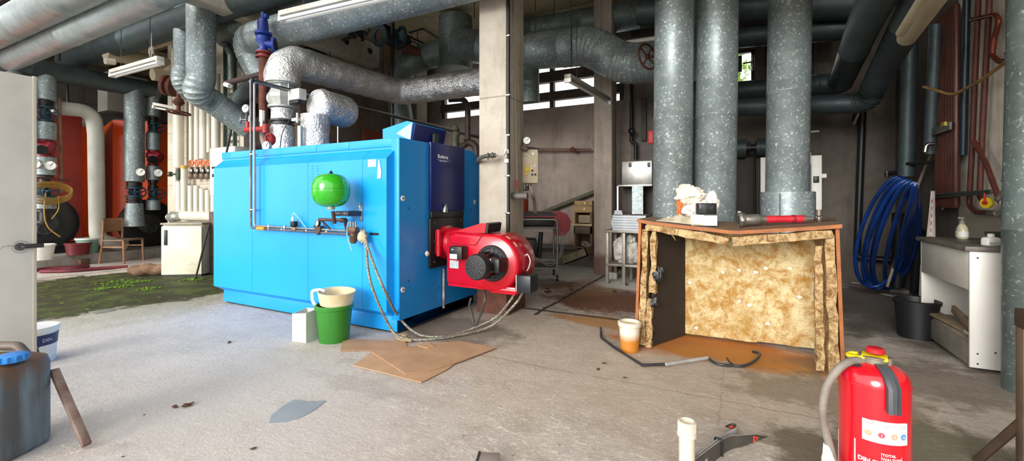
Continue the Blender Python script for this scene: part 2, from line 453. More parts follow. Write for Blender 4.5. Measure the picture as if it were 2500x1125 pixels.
# clerestory window in the back wall: three bright rows between two deep rails
DARKFR = pm('#3c332c', '#2c2520', .7); RAIL = pm('#574a40', '#463b33', .8, 0, 6)
w1 = M()
for z0, z1 in ((3.16, 3.32), (3.52, 3.72)): w1.box(wb[0], wb[1], YB-.03, YB+.1, z0, z1)
for x in (-5.9, -4.6, -3.3, -1.93): w1.box(x, x+.08, YB+.02, YB+.12, wb[2], wb[3])
win1 = struct(w1, 'window_1', RAIL)
def glassm():
    g = N('dusty_pane'); g.b.inputs['Transmission Weight'].default_value = 1; g.b.inputs['IOR'].default_value = 1.0
    return g.fin(lin('#eef2f2'), .25)
PANE = glassm()
part(M().box(wb[0], wb[1], YB+.14, YB+.145, wb[2], wb[3]), 'glass_pane', PANE, win1)
w2 = M()
for a, b, z1 in ((-.62, .22, 3.62), (.36, 1.0, 3.66)):
    for q in ((a, a+.05, 3.08, z1), (b-.05, b, 3.08, z1), (a, b, 3.08, 3.12), (a, b, z1-.04, z1)): w2.box(q[0], q[1], YB+.02, YB+.1, q[2], q[3])
struct(w2, 'window_2', DARKFR)
# trees outside that window
m = M()
LEAF = N('leaf'); 
for i in range(1800):
    p = V((random.uniform(-1.6, 2.2), random.uniform(9.6, 10.6), random.uniform(2.9, 4.6)))
    if noise.noise(p*1.4) < -.08: continue
    A = Matrix.Translation(p) @ Matrix.Rotation(random.random()*6.3, 4, V((random.random(), random.random(), random.random()+.1)).normalized())
    vs = [m.b.verts.new(A @ V(q)) for q in ((-.08, 0, 0), (0, .045, 0), (.09, 0, .01), (0, -.045, 0))]; m.b.faces.new(vs)
lf = mk(m, 'tree_foliage', LEAF.fin(LEAF.ramp(LEAF.noise(4), .4, .6, lin('#5f8a2a'), lin('#9fc24a')), .5)); tag(lf, 'sunlit green leaves outside the small high window', 'foliage'); lf['kind'] = 'stuff'
# ceiling beams
for i, x in enumerate((-13.2, -9.2, -6.4, -1.95, 1.2)):
    pass
def beam(label, x0, x1, y0, y1, z0, z1, mat, name='roof_beam', group=None): return solo(M().box(x0, x1, y0, y1, z0, z1, .01), name, mat, label, 'beam', group)
hb = M(); hb.box(-6.42, -6.18, 1.5, 6.35, 3.78, 4.2, .01)
HB = root('roof_beam', 'pale concrete beam with round holes above the rust brown wall', 'beam', (-6.3, 4, 3.78))
part(hb, 'beam_body', CONC, HB)
for y in (5.55, 6.1): part(M().cyl((-6.185, y, 4.02), (-6.172, y, 4.02), .055, n=20), 'hole', BLACK, HB)
beam('dark steel roof girder crossing over the two upright pipes', -1.0, 1.9, 5.9, 6.15, 4.1, 4.6, BLACK)
beam('dark steel roof girder above the tall concrete column', -1.75, -1.5, -.2, 5.9, 4.25, 4.6, DKGREY)
for i in range(5):
    y = 1.1+i*1.35
    beam('one of the dark purlins under the ceiling above the orange boilers', -14.2, -6.9, y, y+.12, 4.38, 4.6, pm('#3d372f', '#2f2a24', .8), 'ceiling_purlin', 'dark purlins at the left')
# columns
def column(label, x0, x1, y0, y1, mat):
    m = M(); m.box(x0, x1, y0, y1, 0, 4.6, .018)
    return solo(m, 'concrete_column', mat, label, 'column')
c1 = column('tall pale concrete column beside the red burner, stained brown at its foot', -2.50, -2.164, 4.04, 4.47, CONC)
part(M().box(-2.515, -2.15, 4.025, 4.485, 0, .40, .012), 'column_foot', pm('#6d4232', '#53342a', .85, 0, 9, .3), c1, 'rust brown painted foot')
column('slimmer concrete column standing left of the steel side table', -2.12, -1.82, 7.0, 7.32, CONC2)
column('grey concrete column far behind the blue boiler', -6.4, -6.05, 7.3, 7.65, CONC2)
# open door leaf at the left
dr = M(); dr.box(-4.34, -4.30, .20, 1.16, .01, 2.05, .004)
DOOR = struct(dr, 'door_1', pm('#dcd8cf', '#cfcbc2', .45, 0, 3))
part(M().box(-4.345, -4.295, 1.155, 1.175, .01, 2.055, .003), 'door_edge', pm('#b9b5a8', None, .5), DOOR)
hp = aX(48, 602, -4.30)
m = M(); m.cyl(hp, hp+V((.012, 0, 0)), .026, n=24)
part(m, 'lock_rosette', pm('#77787a', None, .35, .8), DOOR)
m = M(); m.tube(fil([hp+V((.0,0,0)), hp+V((.05,0,0)), hp+V((.05, .10, -.003))], .015), .009, 12); m.cb(hp+V((.004,.06,0)), .01, .11, .03, .003)
part(m, 'door_handle', pm('#4b4d50', None, .35, .8), DOOR)
part(M().tube(crv([hp+V((.02,-.02,0)), hp+V((.03,-.05,.012)), hp+V((.03,-.085,.006)), hp+V((.03,-.10,-.022))]), .0022, 6).torus(hp+V((.02,0,0)), (1,0,0), .04, .0015), 'key_wire', STEEL, DOOR)
# ================= BLUE BOILER =================
BLUE = pm('#0498ea', '#059cee', .38, 0, 3, .06, 220, .2, 'boiler_blue'); BLUE2 = pm('#058cdc', None, .4, 0, 3, .06, 220, .2)
BLUED = pm('#0f4f80', '#0d4570', .5); NAVY = pm('#0c1d66', '#0a1858', .38, 0, 3, .05, 200)
bx0, bx1, by0, by1 = -5.41, -2.71, 3.02, 4.35
BO = root('blue_boiler', 'large bright blue floor standing boiler with the red burner bolted to its front', 'boiler', ((bx0+bx1)/2, (by0+by1)/2, 0))
m = M()
prof = [(by0+.02, .14), (by0, .16), (by0, 1.745), (by0+.012, 1.757), (by1-.18, 1.757), (by1-.10, 1.74), (by1-.03, 1.69), (by1, 1.60), (by1, .14)]
m.prism(prof, 'x', bx0, bx1)
part(m, 'casing', BLUE, BO)
# front cladding with rounded upper corner
m = M(); m.prism([(by0-.012, .13), (by0-.012, 1.765), (by1-.17, 1.765), (by1-.09, 1.745), (by1-.03, 1.70), (by1+.01, 1.62), (by1+.01, .13)], 'x', bx1-.012, bx1+.02)
fc = part(m, 'front_cladding', BLUE2, BO)
m = M(); m.box(bx1+.018, bx1+.05, 3.42, 4.01, 1.10, 1.775, .006); part(m, 'navy_front_panel', NAVY, BO, 'navy blue front panel')
part(M().box(bx0+.02, bx1-.02, by0, by1-.05, .02, .155, .004), 'plinth', BLUE, BO)
part(M().box(bx1-.06, bx1-.02, by0+.01, by1-.06, .02, .15), 'plinth_front', BLUED, BO)
part(M().box(bx0+.03, bx1-.03, by0+.03, by1-.08, 0, .022), 'skid', BLACK, BO)
# raised pan shaped side panels
py = by0-.10; tz, bz = 1.575, .215; xr_f = aY(944, 500, py).x; xr_b = aY(966, 500, by0).x
Q = lambda x, z: V((x, py, z)); B_ = lambda x, z: V((x, by0+.001, z))
seams = [bx0]+[aY(px, 500, py).x for px in (616, 752, 885)]+[xr_f]
for i in range(4):
    a, b = seams[i]+(.002 if i else 0), seams[i+1]-.002
    bb = xr_b if i == 3 else b
    m = M(); F = [Q(a, bz), Q(b, bz), Q(b, tz), Q(a, tz)]; Bk = [B_(a, .155), B_(bb, .155), B_(bb, 1.67), B_(a, 1.67)]
    m.rings([Bk, F]); part(m, 'side_panel', BLUE, BO, ang=20)
for i in range(4):
    a, b = [bx0, -4.74, -3.78, -3.32, bx1-.02][i:i+2]
    part(M().box(a+.002, b-.002, by0-.012, by0+.03, 1.69, 1.765, .003), 'top_rail', BLUE, BO)
part(M().box(bx1-.075, bx1+.012, by0-.016, by0+.01, .13, 1.765, .006), 'corner_strip', BLUE, BO)
p = aY(914, 571, py); m = M(); m.sup([(0, .055, .011), (.004, .055, .011)], (0,0,0), 24, 4); 
for v in m.b.verts: v.co = V((v.co.x, -v.co.z, v.co.y))+V((p.x, py, p.z))
part(m, 'vent_slot', BLACK, BO)
# rows of closed vent slits
for k in range(7):
    for j in range(2): q = aY(762+j*13, 405+k*6.2, py); part(M().box(q.x-.016, q.x+.016, py-.003, py, q.z-.004, q.z+.004), 'vent_slit', BLUE2, BO)
for px, py_ in ((983, 484), (1159, 493), (983, 707)):
    q = aX(px, py_, bx1+.02); part(M().lathe([(.025, 0), (.025, .006), (.012, .008)], q, (1,0,0), 24), 'round_lock', WHITE, BO)
    part(M().cyl(q+V((.007,0,0)), q+V((.011,0,0)), .008, n=12), 'lock_core', BLACK, BO)
for px, py_ in ((997, 508), (997, 685), (1150, 512), (1073, 702)):
    q = aX(px, py_, bx1+.02); part(M().cyl(q, q+V((.004,0,0)), .007, n=12), 'screw', NAVY, BO)
q0, q1 = aX(1083, 655, bx1+.04), aX(1083, 752, bx1+.04)
part(M().tube([q0, q1], .012, 10), 'drip_strip', pm('#cfd2d0', '#8d6a50', .6, 0, 12), BO, 'streaked white strip')
# lettering on the navy panel
q = aX(1069, 385, bx1+.052)
T = frame(q, (0,1,0), (0,0,1)); text('Buderus', .052, T, pm('#dfe4ee', None, .4), BO, 'lettering', .001, bold=.001)
q = aX(1073, 394, bx1+.052); text('HEIZTECHNIK', .020, frame(q, (0,1,0), (0,0,1)), pm('#b9c2d8', None, .4), BO, 'small_lettering', .001)
part(M().box(bx1+.05, bx1+.0515, aX(1067,390,bx1+.05).y, aX(1100,390,bx1+.05).y, aX(1067,389.5,bx1+.05).z-.001, aX(1067,389.5,bx1+.05).z+.002), 'underline', pm('#b9c2d8', None, .4), BO)
# label and hanging tag
q = aY(908, 398, py-.004)
part(M().cb((q.x, py-.002, q.z), .095, .003, .065), 'rating_label', WHITE, BO)
m = M()
for i, (dx, dz) in enumerate(((-.03,.012),(-.01,.012),(-.03,-.01),(-.01,-.01),(.012,-.01))): m.cb((q.x+dx, py-.004, q.z+dz), .014, .001, .006)
for dz in (.012, -.012): m.cyl((q.x+.034, py-.0042, q.z+dz), (q.x+.034, py-.0036, q.z+dz), .006, n=10)
part(m, 'label_print', pm('#8c9aa6', None, .6), BO)
q = aY(925, 412, py-.005)
m = M(); m.prism([(q.x-.02, q.z-.085), (q.x+.022, q.z-.085), (q.x+.028, q.z-.03), (q.x+.005, q.z+.08), (q.x-.004, q.z+.08)], 'y', py-.006, py-.003)
part(m, 'hanging_tag', pm('#f0eadb', None, .6), BO)
# black burner plate
m = M(); m.box(bx1+.02, bx1+.05, 3.41, 3.99, .54, 1.03, .008); m.box(bx1+.02, bx1+.06, 3.42, 3.98, 1.03, 1.095, .006); part(m, 'burner_door', BLACK, BO, 'black steel burner door')
for y in (3.47, 3.93):
    for z in (.60, .80, .98): part(M().lathe([(.012, 0), (.012, .012), (.006, .015)], (bx1+.05, y, z), (1,0,0), 8), 'bolt', DKGREY, BO)
q = aX(1043, 619, bx1+.055); part(M().blobby(q, (.015, .028, .028), .2, 3, 2, 2), 'white_rag', WHITE, BO)
q = aX(1086, 510, bx1+.06); part(M().lathe([(.03, 0), (.026, .03), (.012, .07), (.0, .085)], q-V((0,0,.03)), (.15,0,1), 16), 'door_knob', STEEL, BO)
# control console on top
CO = root('control_console', 'sloped blue control console with dark front on top of the blue boiler', 'console', (-3.05, 3.78, 1.757))
m = M(); m.prism([(-3.36, 1.80), (-2.99, 1.80), (-2.95, 2.0), (-3.03, 2.02), (-3.36, 1.96)], 'y', 3.50, 4.05); part(m, 'console_body', BLUE, CO)
m = M(); m.prism([(-2.985, 1.815), (-2.965, 1.815), (-2.93, 1.985), (-2.95, 1.99)], 'y', 3.515, 4.04); part(m, 'console_front', NAVY, CO, 'dark navy console front')
m = M(); m.prism([(-3.17, 1.90), (-2.98, 1.82), (-2.955, 2.0)], 'y', 3.494, 3.50); part(m, 'end_cap', pm('#a9c8e4', None, .4), CO, 'pale triangular end cap')
part(M().box(-3.3, -2.93, 3.52, 4.03, 1.757, 1.80), 'console_base', BLUED, CO)
for y in (3.55, 3.62, 3.75, 3.97): part(M().cb((-2.92, y, 1.785), .03, .045, .035, .006), 'terminal', BLUE, CO)
m = M(); m.cb((-2.925, 3.84, 1.86), .03, .085, .13, .004); part(m, 'display', DKGREY, CO)
# ================= RED BURNER =================
RED = pm('#c00a26', '#b4081f', .28, 0, 3, .05, 180, .5, 'burner_red')
BU = root('oil_burner', 'glossy red forced draught burner with black motor on the front of the blue boiler', 'burner', (-2.1, 3.68, .38))
cz, cx_ = .635, -1.985
def vol(th): # spiral radius
    return .262
def volpoly(r, x0, zl, zt):
    pts = []
    for k in range(0, 25):
        a = -PI/2 + PI*k/24; pts.append((cx_+r*math.cos(a), cz+r*math.sin(a)))
    pts += [(cx_-.14, cz+r*.985), (x0+.10, zt), (x0, zt-.03), (x0, zl+.02), (x0+.02, zl)]
    return pts
m = M(); prs = []
for y, dr_ in ((3.44, -.030), (3.452, -.012), (3.475, 0), (3.80, 0), (3.82, -.01), (3.832, -.03)):
    pp = volpoly(.262+dr_, -2.50-dr_*.6, .405-dr_*.6, .905+dr_); prs.append([V((a, y, b)) for a, b in pp])
m.rings(prs); part(m, 'blower_housing', RED, BU, ang=50)
m = M(); m.lathe([(.17, 0), (.17, .035), (.15, .04), (.15, .16), (.13, .2)], (bx1+.05, 3.66, .78), (1,0,0), 40); part(m, 'flange_collar', RED, BU)
m = M(); m.cyl((bx1+.10, 3.475, .66), (bx1+.10, 3.475, .92), .022, n=16); m.box(bx1+.055, bx1+.12, 3.475, 3.50, .67, .91, .006)
for z in (.70, .79, .88): m.cyl((bx1+.10, 3.475, z-.012), (bx1+.10, 3.475, z+.012), .026, n=16)
part(m, 'hinge', RED, BU)
for a in (-.5, .5, 1.4): part(M().lathe([(.011, 0), (.011, .02)], (bx1+.085, 3.66-.155*math.cos(a), .78+.155*math.sin(a)), (1,0,0), 6), 'bolt', STEEL, BU)
m = M(); m.prism([(-2.47, .895), (-2.1, .90), (-2.08, .99), (-2.14, .99)], 'y', 3.50, 3.76); part(m, 'air_flap', RED, BU)
part(M().prism([(-2.11, .90), (-2.075, .90), (-2.06, .985), (-2.085, .995)], 'y', 3.505, 3.755), 'flap_seal', BLACK, BU)
# embossed cover seam on the housing
m = M(); m.tube(fil([(-2.46, 3.437, .88), (-2.46, 3.437, .80), (-2.16, 3.437, .79), (-2.09, 3.437, .885)], .03), .0035, 8); part(m, 'cover_seam', pm('#8e0a1e', None, .4), BU)
m = M(); m.lathe([(.165, 0), (.165, .012), (.155, .02), (.14, .02), (.135, .004)], (cx_, 3.44, cz), (0,-1,0), 40); part(m, 'inlet_ring', BLACK, BU)
m = M()
for k in range(16):
    a = 2*PI*k/16; m.tube([(cx_+.04*math.cos(a), 3.43, cz+.04*math.sin(a)), (cx_+.145*math.cos(a+.2), 3.43, cz+.145*math.sin(a+.2))], .004, 6)
m.lathe([(.150, 0), (.150, .004)], (cx_, 3.437, cz), (0,-1,0), 40); part(m, 'motor_plate', DKGREY, BU)
MO = part(M().lathe([(.10, 0), (.10, .03), (.105, .05), (.105, .17), (.112, .18), (.112, .25), (.105, .268), (.096, .272)], (cx_, 3.42, cz), (0,-1,0), 40), 'motor', pm('#1d1e20', None, .55), BU)
m = M()
for r_ in (.022, .04, .058, .076, .092): m.torus((cx_, 3.144, cz), (0,1,0), r_, .0028, 32, 6)
for k in range(12):
    a = 2*PI*k/12; m.tube([(cx_+.018*math.cos(a), 3.144, cz+.018*math.sin(a)), (cx_+.094*math.cos(a), 3.144, cz+.094*math.sin(a))], .0025, 5)
part(m, 'fan_grille', pm('#4a4c4f', None, .5), MO)
m = M()
for k in range(14):
    a = 2*PI*k/14+.1; m.cb((0,0,0), .006, .1, .02, 0, Matrix.Translation((cx_+.108*math.cos(a), 3.31, cz+.108*math.sin(a))) @ Matrix.Rotation(-a+PI/2, 4, 'Y'))
part(m, 'cooling_fins', pm('#1d1e20', None, .55), MO)
m = M(); m.box(cx_+.095, cx_+.165, 3.27, 3.41, cz-.055, cz+.065, .008); part(m, 'terminal_box', BLACK, MO)
m = M(); m.box(cx_+.085, cx_+.10, 3.24, 3.36, cz-.05, cz+.07, .004); part(m, 'nameplate', pm('#8b8d8f', None, .35, .6), MO)
q = aY(1117, 617, 3.40); m = M(); m.box(q.x-.055, q.x+.085, 3.34, 3.44, q.z-.055, q.z+.065, .006); IG = part(m, 'ignition_box', BLACK, BU)
part(M().box(q.x-.045, q.x+.035, 3.338, 3.34, q.z-.05, q.z-.005), 'sticker', WHITE, IG)
part(M().lathe([(.013, 0), (.013, .006), (.008, .01)], (q.x-.015, 3.34, q.z+.035), (0,-1,0), 20), 'button', CHROME, IG)
q = aY(1109, 645, 3.438); part(M().cb((q.x, 3.437, q.z), .10, .004, .075), 'rating_plate', pm('#c3c9cc', '#a8b0b4', .4, .3, 60), BU)
for (a, b) in ((1222, 580), (1246, 600)):
    pass
for a0, a1 in ((.98, 1.16), (.62, .82)):
    m = M(); m.grid(5, 1, lambda u, v: (cx_+.2635*math.cos(a0+(a1-a0)*u), 3.50+.03*v, cz+.2635*math.sin(a0+(a1-a0)*u))); m.thick(.001)
    part(m, 'warning_sticker', pm('#e9dfae', None, .5), BU)
q = aY(1288, 690, 3.55); m = M(); m.box(q.x-.06, q.x+.07, 3.46, 3.62, q.z-.075, q.z+.075, .004); part(m, 'control_box', pm('#1c2127', None, .4), BU)
part(M().box(q.x-.068, q.x-.06, 3.45, 3.62, q.z-.07, q.z+.08), 'box_bracket', pm('#b7b9ba', None, .4, .6), BU)
m = M(); m.box(-2.48, -1.74, 3.45, 3.80, .385, .41, .004); m.box(-2.02, -1.76, 3.46, 3.78, .36, .43, .01); part(m, 'base_rail', RED, BU)
q = aY(1287, 650, 3.6); m = M(); m.tube(crv([q+V((-.03,0,.08)), q+V((.0,0,.11)), q+V((.03,0,.06)), q+V((.02,0,.0)), q+V((.0,0,-.04))]), .006, 8); part(m, 'loose_cable', pm('#b8b6ae', None, .5), BU)
# fuel hoses
BRAID = (lambda g: (g.bump(g.noise(160,2), .5, .004), g.fin(g.ramp(g.vor(110), .35, .5, lin('#b9b4a4'), lin('#6d695f')), .55, .3))[1])(N('braided_hose'))
h1 = [aY(882, 562, 2.86), aY(893, 600, 2.84), aY(905, 690, 2.75), fl(950, 795, .12), fl(985, 826, .03), fl(1050, 828, .02), fl(1120, 818, .02), at(1200, 795, 4.0), at(1255, 745, 3.85), aY(1282, 706, 3.58)]
h2 = [aY(889, 560, 2.85), aY(900, 610, 2.83), aY(935, 700, 2.72), fl(975, 775, .15), fl(1020, 815, .03), fl(1075, 822, .02), fl(1130, 810, .02), at(1205, 778, 4.05), at(1245, 735, 3.9), aY(1262, 704, 3.60)]
solo(M().tube(crv(h1, 10), .0115, 12), 'fuel_hose', BRAID, 'braided grey hose, the lower of the pair looping from filter to burner', 'hose')
solo(M().tube(crv(h2, 10), .0115, 12), 'fuel_hose', BRAID, 'braided grey hose, the upper of the pair looping from filter to burner', 'hose')
pts = [aY(1183, 700, 3.6), at(1184, 730, 4.0), at(1174, 765, 4.1), fl(1158, 793, .03), at(1152, 765, 4.2), at(1146, 745, 4.3), at(1150, 728, 4.35)]
solo(M().tube(crv(pts), .012, 10), 'power_cable', pm('#4a4844', None, .5), 'dark cable looping to the floor beneath the red burner', 'cable')
m = M(); m.blobby(fl(985, 824, .025), (.05, .03, .022), .3, 3, 4, 3); m.tube(crv([fl(960, 812, .05), fl(975, 828, .02), fl(1005, 832, .02)]), .01, 8)
solo(m, 'rag', pm('#b5a17c', '#8e7a58', .9, 0, 20), 'dirty rag lying by the hoses at the boiler corner', 'rag')
# ================= OVERHEAD PIPES =================
XC, ZP = -10.9, 3.5
d0 = aX(10, 140, XC)
duct('thick pale insulated pipe running nearest under the ceiling at the upper left', [(-13.5, 2.29, 3.75), (-2.5, 2.29, 3.75)], .215, GALV_S, seams=2.2)
duct('second pale insulated pipe at the upper left, ending over the dark header pipe', [(XC, 2.62, ZP+.04), (-2.2, 2.62, ZP+.14)], .175, GALV_S, seams=2.6)
HP = duct('dark horizontal header pipe above the orange boilers carrying the drop pipes', [(XC, 1.0, ZP), (XC, 7.6, ZP)], .175, DARKDUCT, seams=2.0, name='header_pipe')
duct('dark flat duct tucked behind the two pale pipes at the upper left', [(-11.8, 3.66, 3.95), (-3.0, 3.66, 3.98)], .20, DARKDUCT, seams=2.5)
duct('dark duct under the ceiling behind the long galvanised pipe above the boiler', [(-7.6, 4.3, 3.95), (-7.1, 4.25, 4.02), (-2.7, 4.25, 4.12)], .23, GALV_D, seams=1.3)
# long galvanised pipe above the blue boiler, bent down at its left end
duct('long galvanised pipe over the blue boiler with its left end bent down', [(-6.12, 4.0, 2.98), (-6.2, 3.80, 3.44), (-5.9, 3.78, 3.46), (1.2, 3.76, 3.46)], .215, GALV, R=.30, seams=1.5)
# hooked pair left of the boiler
P = lambda px, py, d: at(px, py, d)
duct('front galvanised drop pipe hooked back under itself left of the boiler', [P(491, -70, 6.0), P(491, 195, 6.0), P(478, 226, 5.95), P(515, 245, 6.25), P(610, 312, 6.6)], .172, GALV, R=.26, seams=1.6, bead=.003)
duct('rear galvanised drop pipe half hidden by the front one left of the boiler', [P(450, -30, 6.75), P(450, 165, 6.75), P(440, 200, 6.7), P(475, 235, 6.9)], .14, GALV, R=.25, seams=1.6, bead=.003)
duct('short dark branch pipe going down behind the rusty riser left of the chimney', [P(600, 150, 6.4), P(640, 185, 6.4), P(590, 240, 6.9), P(560, 290, 7.1)], .13, DARKDUCT, R=.2)
# galvanised duct network behind the boiler
g6 = 6.5; 
duct('wide upright galvanised duct piece behind the chimney left of the concrete column', [aY(1112, 170, g6), aY(1112, 44, g6)], .30, GALV_D, seams=9)
duct('galvanised branch leaving the wide upright duct to the left and down', [aY(1115, 118, g6), aY(1050, 135, g6), aY(985, 160, g6), aY(968, 215, g6+.25), aY(985, 320, g6+.3)], .23, GALV_D, R=.42, seams=1.0)
duct('big galvanised pipe between the concrete column and the upright pipes with a sharp double bend', [aY(1120, 110, g6-.1), aY(1300, 125, g6-.3), aY(1440, 112, g6-.4), aY(1525, 157, g6-.3), aY(1660, 145, g6-.3)], .275, GALV, R=.48, seams=.62, bead=.008)
duct('short capped galvanised stub hanging down right behind the concrete column', [aY(1290, 130, g6-.25), aY(1290, 205, g6-.25), aY(1291, 250, g6-.22)], .17, GALV_D, seams=9)
duct('dark galvanised pipe passing high behind the big double bent pipe', [aY(1200, 92, 7.3), aY(1640, 22, 7.3)], .235, GALV_D, seams=1.0)
duct('thin pale pipe under the high dark pipe left of the upright pipes', [aY(1500, 110, 7.0), aY(1650, 88, 7.0)], .045, PVCW, seams=9)
m = M(); q = aY(1581, 138, 5.72); m.wheel(q, (1, -.6, .1), .16, .014); m.cyl(q, q+V((.25, .15, 0)), .02); solo(m, 'valve_handwheel', RUST, 'rusty red handwheel beside the leftmost big upright pipe', 'handwheel')
# three big upright pipes behind the wooden box
def upright(label, pt, pb, d, r, seamz):
    T0, B0 = at(pt[0], pt[1], d), at(pb[0], pb[1], d); B0.z = 0
    dv = T0-B0; pts = [(B0, False)]
    for z in seamz: pts.append((B0+dv*(z/dv.z), True))
    pts.append((B0+dv*(4.58/dv.z), False))
    return solo(M().tube(pts, r, 48, .007), 'upright_pipe', GALV, label, 'pipe', None, 50)
upright('leftmost of the three big galvanised upright pipes behind the wooden box', (1646, 0), (1638, 530), 4.70, .198, [2.07, 3.3])
upright('middle one of the three big galvanised upright pipes behind the wooden box', (1752, 0), (1742, 530), 4.72, .206, [2.11, 3.35])
u3 = upright('rightmost big galvanised upright pipe with a wide collar round its foot', (1928, 0), (1917, 530), 4.75, .206, [2.37])
q = at(1922, 470, 4.72); m = M(); m.lathe([(.21, 1.30), (.255, 1.295), (.255, .45), (.22, .44)], (q.x, q.y, 0), (0,0,1), 48)
part(m, 'collar', GALV, u3); part(M().box(q.x-.09, q.x-.084, q.y-.26, q.y-.22, .5, 1.28), 'collar_seam', BLACK, u3)
# dark ducts at the right
duct('upper dark pipe that turns from the back wall towards the camera at the right', [aY(1795, 222, 7.3), aY(1995, 206, 7.3), aY(2052, 204, 7.25), aY(2110, 60, 5.0), aY(2200, -130, 3.6)], .135, DARKDUCT, R=.22, seams=1.4)
duct('lower dark pipe with its elbow beside the hanging batten lamp at the right', [aY(1790, 262, 7.0), aY(1960, 256, 7.0), aY(2118, 252, 6.85), aY(2132, 212, 6.6), aY(2290, -80, 4.0)], .125, DARKDUCT, R=.2, seams=1.4)
duct('black horizontal duct above the small high window', [aY(1500, 120, 7.2), aY(1840, 88, 7.2), aY(2060, 70, 7.2)], .15, DARKDUCT, seams=1.6)
duct('black horizontal duct directly below the ceiling behind the upright pipes', [aY(1560, 30, 6.9), aY(1840, 18, 6.9), aY(2080, 10, 6.9)], .19, DARKDUCT, seams=1.6)
duct('short dark flanged pipe on the back wall between the upright pipes', [aY(1780, 362, 7.5), aY(1822, 362, 7.5)], .14, DARKDUCT, seams=9)
duct('short dark flanged pipe right beside the rightmost upright pipe', [aY(1847, 360, 7.5), aY(1885, 360, 7.5)], .13, DARKDUCT, seams=9)
m = M(); m.cyl(aY(1822, 362, 7.5), aY(1848, 360, 7.5), .05); 
for px in (1824, 1829, 1843, 1847): m.cyl(aY(px, 361, 7.5), aY(px+2.5, 361, 7.5), .10, n=10)
solo(m, 'pipe_coupling', BLACK, 'black flanged coupling joining two short dark pipes on the back wall', 'coupling')
m = M(); q = aY(1815, 155, 7.6); m.cyl(q, q+V((.12, 0, .01)), .012); m.wheel(q+V((.13,0,0)), (1,0,.0), .11, .014); m.cyl(q-V((.05,0,.12)), q+V((-.05,0,.12)), .03); solo(m, 'window_valve', BLACK, 'black valve handwheel silhouetted against the small high window', 'valve')
pipe('blue_riser', 'slim dark blue pipe standing between the two left upright pipes', 'pipe', [at(1697, 30, 5.6), at(1693, 520, 5.6)], .07, pm('#1e3552', '#16283e', .5), n=16)
pipe('thin_duct', 'thin galvanised pipe rising just left of the middle upright pipe', 'pipe', [at(1699, -20, 5.3), at(1697, 200, 5.3)], .055, GALV_D, n=16)
# white twin pipes upper right
pipe('white_pipe', 'larger of the two cream pipe ends poking down at the upper right', 'pipe', [at(2214, 92, 3.6), at(2330, -70, 2.6)], .066, BEIGE, n=28)
pipe('white_pipe', 'thinner cream pipe lying along the left of the larger cream one', 'pipe', [at(2200, 80, 3.25), at(2296, -70, 2.45)], .032, BEIGE, n=20)
# ---------- foil chimney system ----------
def foilpipe(label, pts, r, R, name='foil_duct', seg=10):
    m = M(); P_ = fil(pts, R, seg); full = []
    for a, b in zip(P_, P_[1:]):
        L = (b[0]-a[0]).length; k = max(1, int(L/.05))
        for j in range(k): full.append(a[0].lerp(b[0], j/k))
    full.append(P_[-1][0]); m.tube(full, r, 40)
    bmesh.ops.recalc_face_normals(m.b, faces=m.b.faces); m.b.normal_update()
    for v in m.b.verts: v.co += v.normal*(noise.noise(v.co*7)*.012+noise.noise(v.co*22)*.006)
    return solo(m, name, FOIL, label, 'duct', None, 60)
fy = 3.50; fx = aY(690, 300, fy).x
CH = root('flue_riser', 'foil wrapped upright flue on the boiler carrying the grey motor damper', 'flue', (fx, fy, 1.757))
def zz(py_, d=5.40): return HC-(py_-HY)/FO*d
def wav(prof): return prof
m = M(); m.lathe([(.13, 1.757), (.142, 1.80), (.137, 1.9), (.142, 2.0), (.138, 2.10), (.12, 2.14)], (fx, fy, 0), (0,0,1), 36); part(m, 'foil_sleeve', FOIL, CH)
m = M(); m.lathe([(.12, 2.12), (.135, 2.13), (.135, 2.145), (.11, 2.15), (.11, 2.17), (.135, 2.175), (.135, 2.19), (.11, 2.20)], (fx, fy, 0), (0,0,1), 36); part(m, 'clamp_ring', DKGREY, CH)
m = M(); m.lathe([(.12, 2.19), (.132, 2.2), (.128, 2.26), (.132, 2.33), (.12, 2.335)], (fx, fy, 0), (0,0,1), 36); part(m, 'foil_sleeve', FOIL, CH)
GV = pm('#b8bbb8', '#a5a8a5', .5, .2); 
for z in (zz(262), zz(206)):
    m = M(); m.lathe([(.13, -.012), (.165, -.01), (.165, .012), (.13, .014)], (fx, fy, z), (0,0,1), 36); part(m, 'flange', GV, CH)
m = M(); m.lathe([(.125, zz(262)), (.13, zz(255)), (.165, zz(240)), (.165, zz(232)), (.125, zz(214)), (.13, zz(206))], (fx, fy, 0), (0,0,1), 8); part(m, 'damper_body', GV, CH, ang=20)
part(M().cyl((fx-.17, fy, zz(238)), (fx-.10, fy, zz(238)), .10, n=28), 'side_cover', GV, CH)
q = aY(726, 232, fy-.17); m = M(); m.cb(q, .19, .10, .125, .008); part(m, 'actuator', pm('#c9cac4', None, .4), CH)
part(M().cb(q-V((0,0,.08)), .14, .09, .04, .006), 'actuator_base', BLACK, CH)
for dx in (-.155, .155): part(M().cyl((fx+dx, fy-.03, zz(262)), (fx+dx, fy-.03, zz(206)), .007, n=8), 'tie_rod', STEEL, CH)
ze = 2.95
foilpipe('long crinkled foil duct that curves over and runs back then right to the column', [(fx, fy, zz(205)), (fx, fy, ze), (fx, 5.62, 3.0), (-3.02, 5.66, 3.0)], .205, .24)
part(M().lathe([(.14, -.02), (.15, 0), (.15, .02), (.13, .03)], (fx, fy, zz(201)), (0,0,1), 36), 'rim', RUST, CH)
gx = aY(770, 300, 3.5).x
FB = root('foil_branch', 'second foil wrapped flue with a thick rounded cross piece on the boiler', 'flue', (gx, 3.5, 1.757))
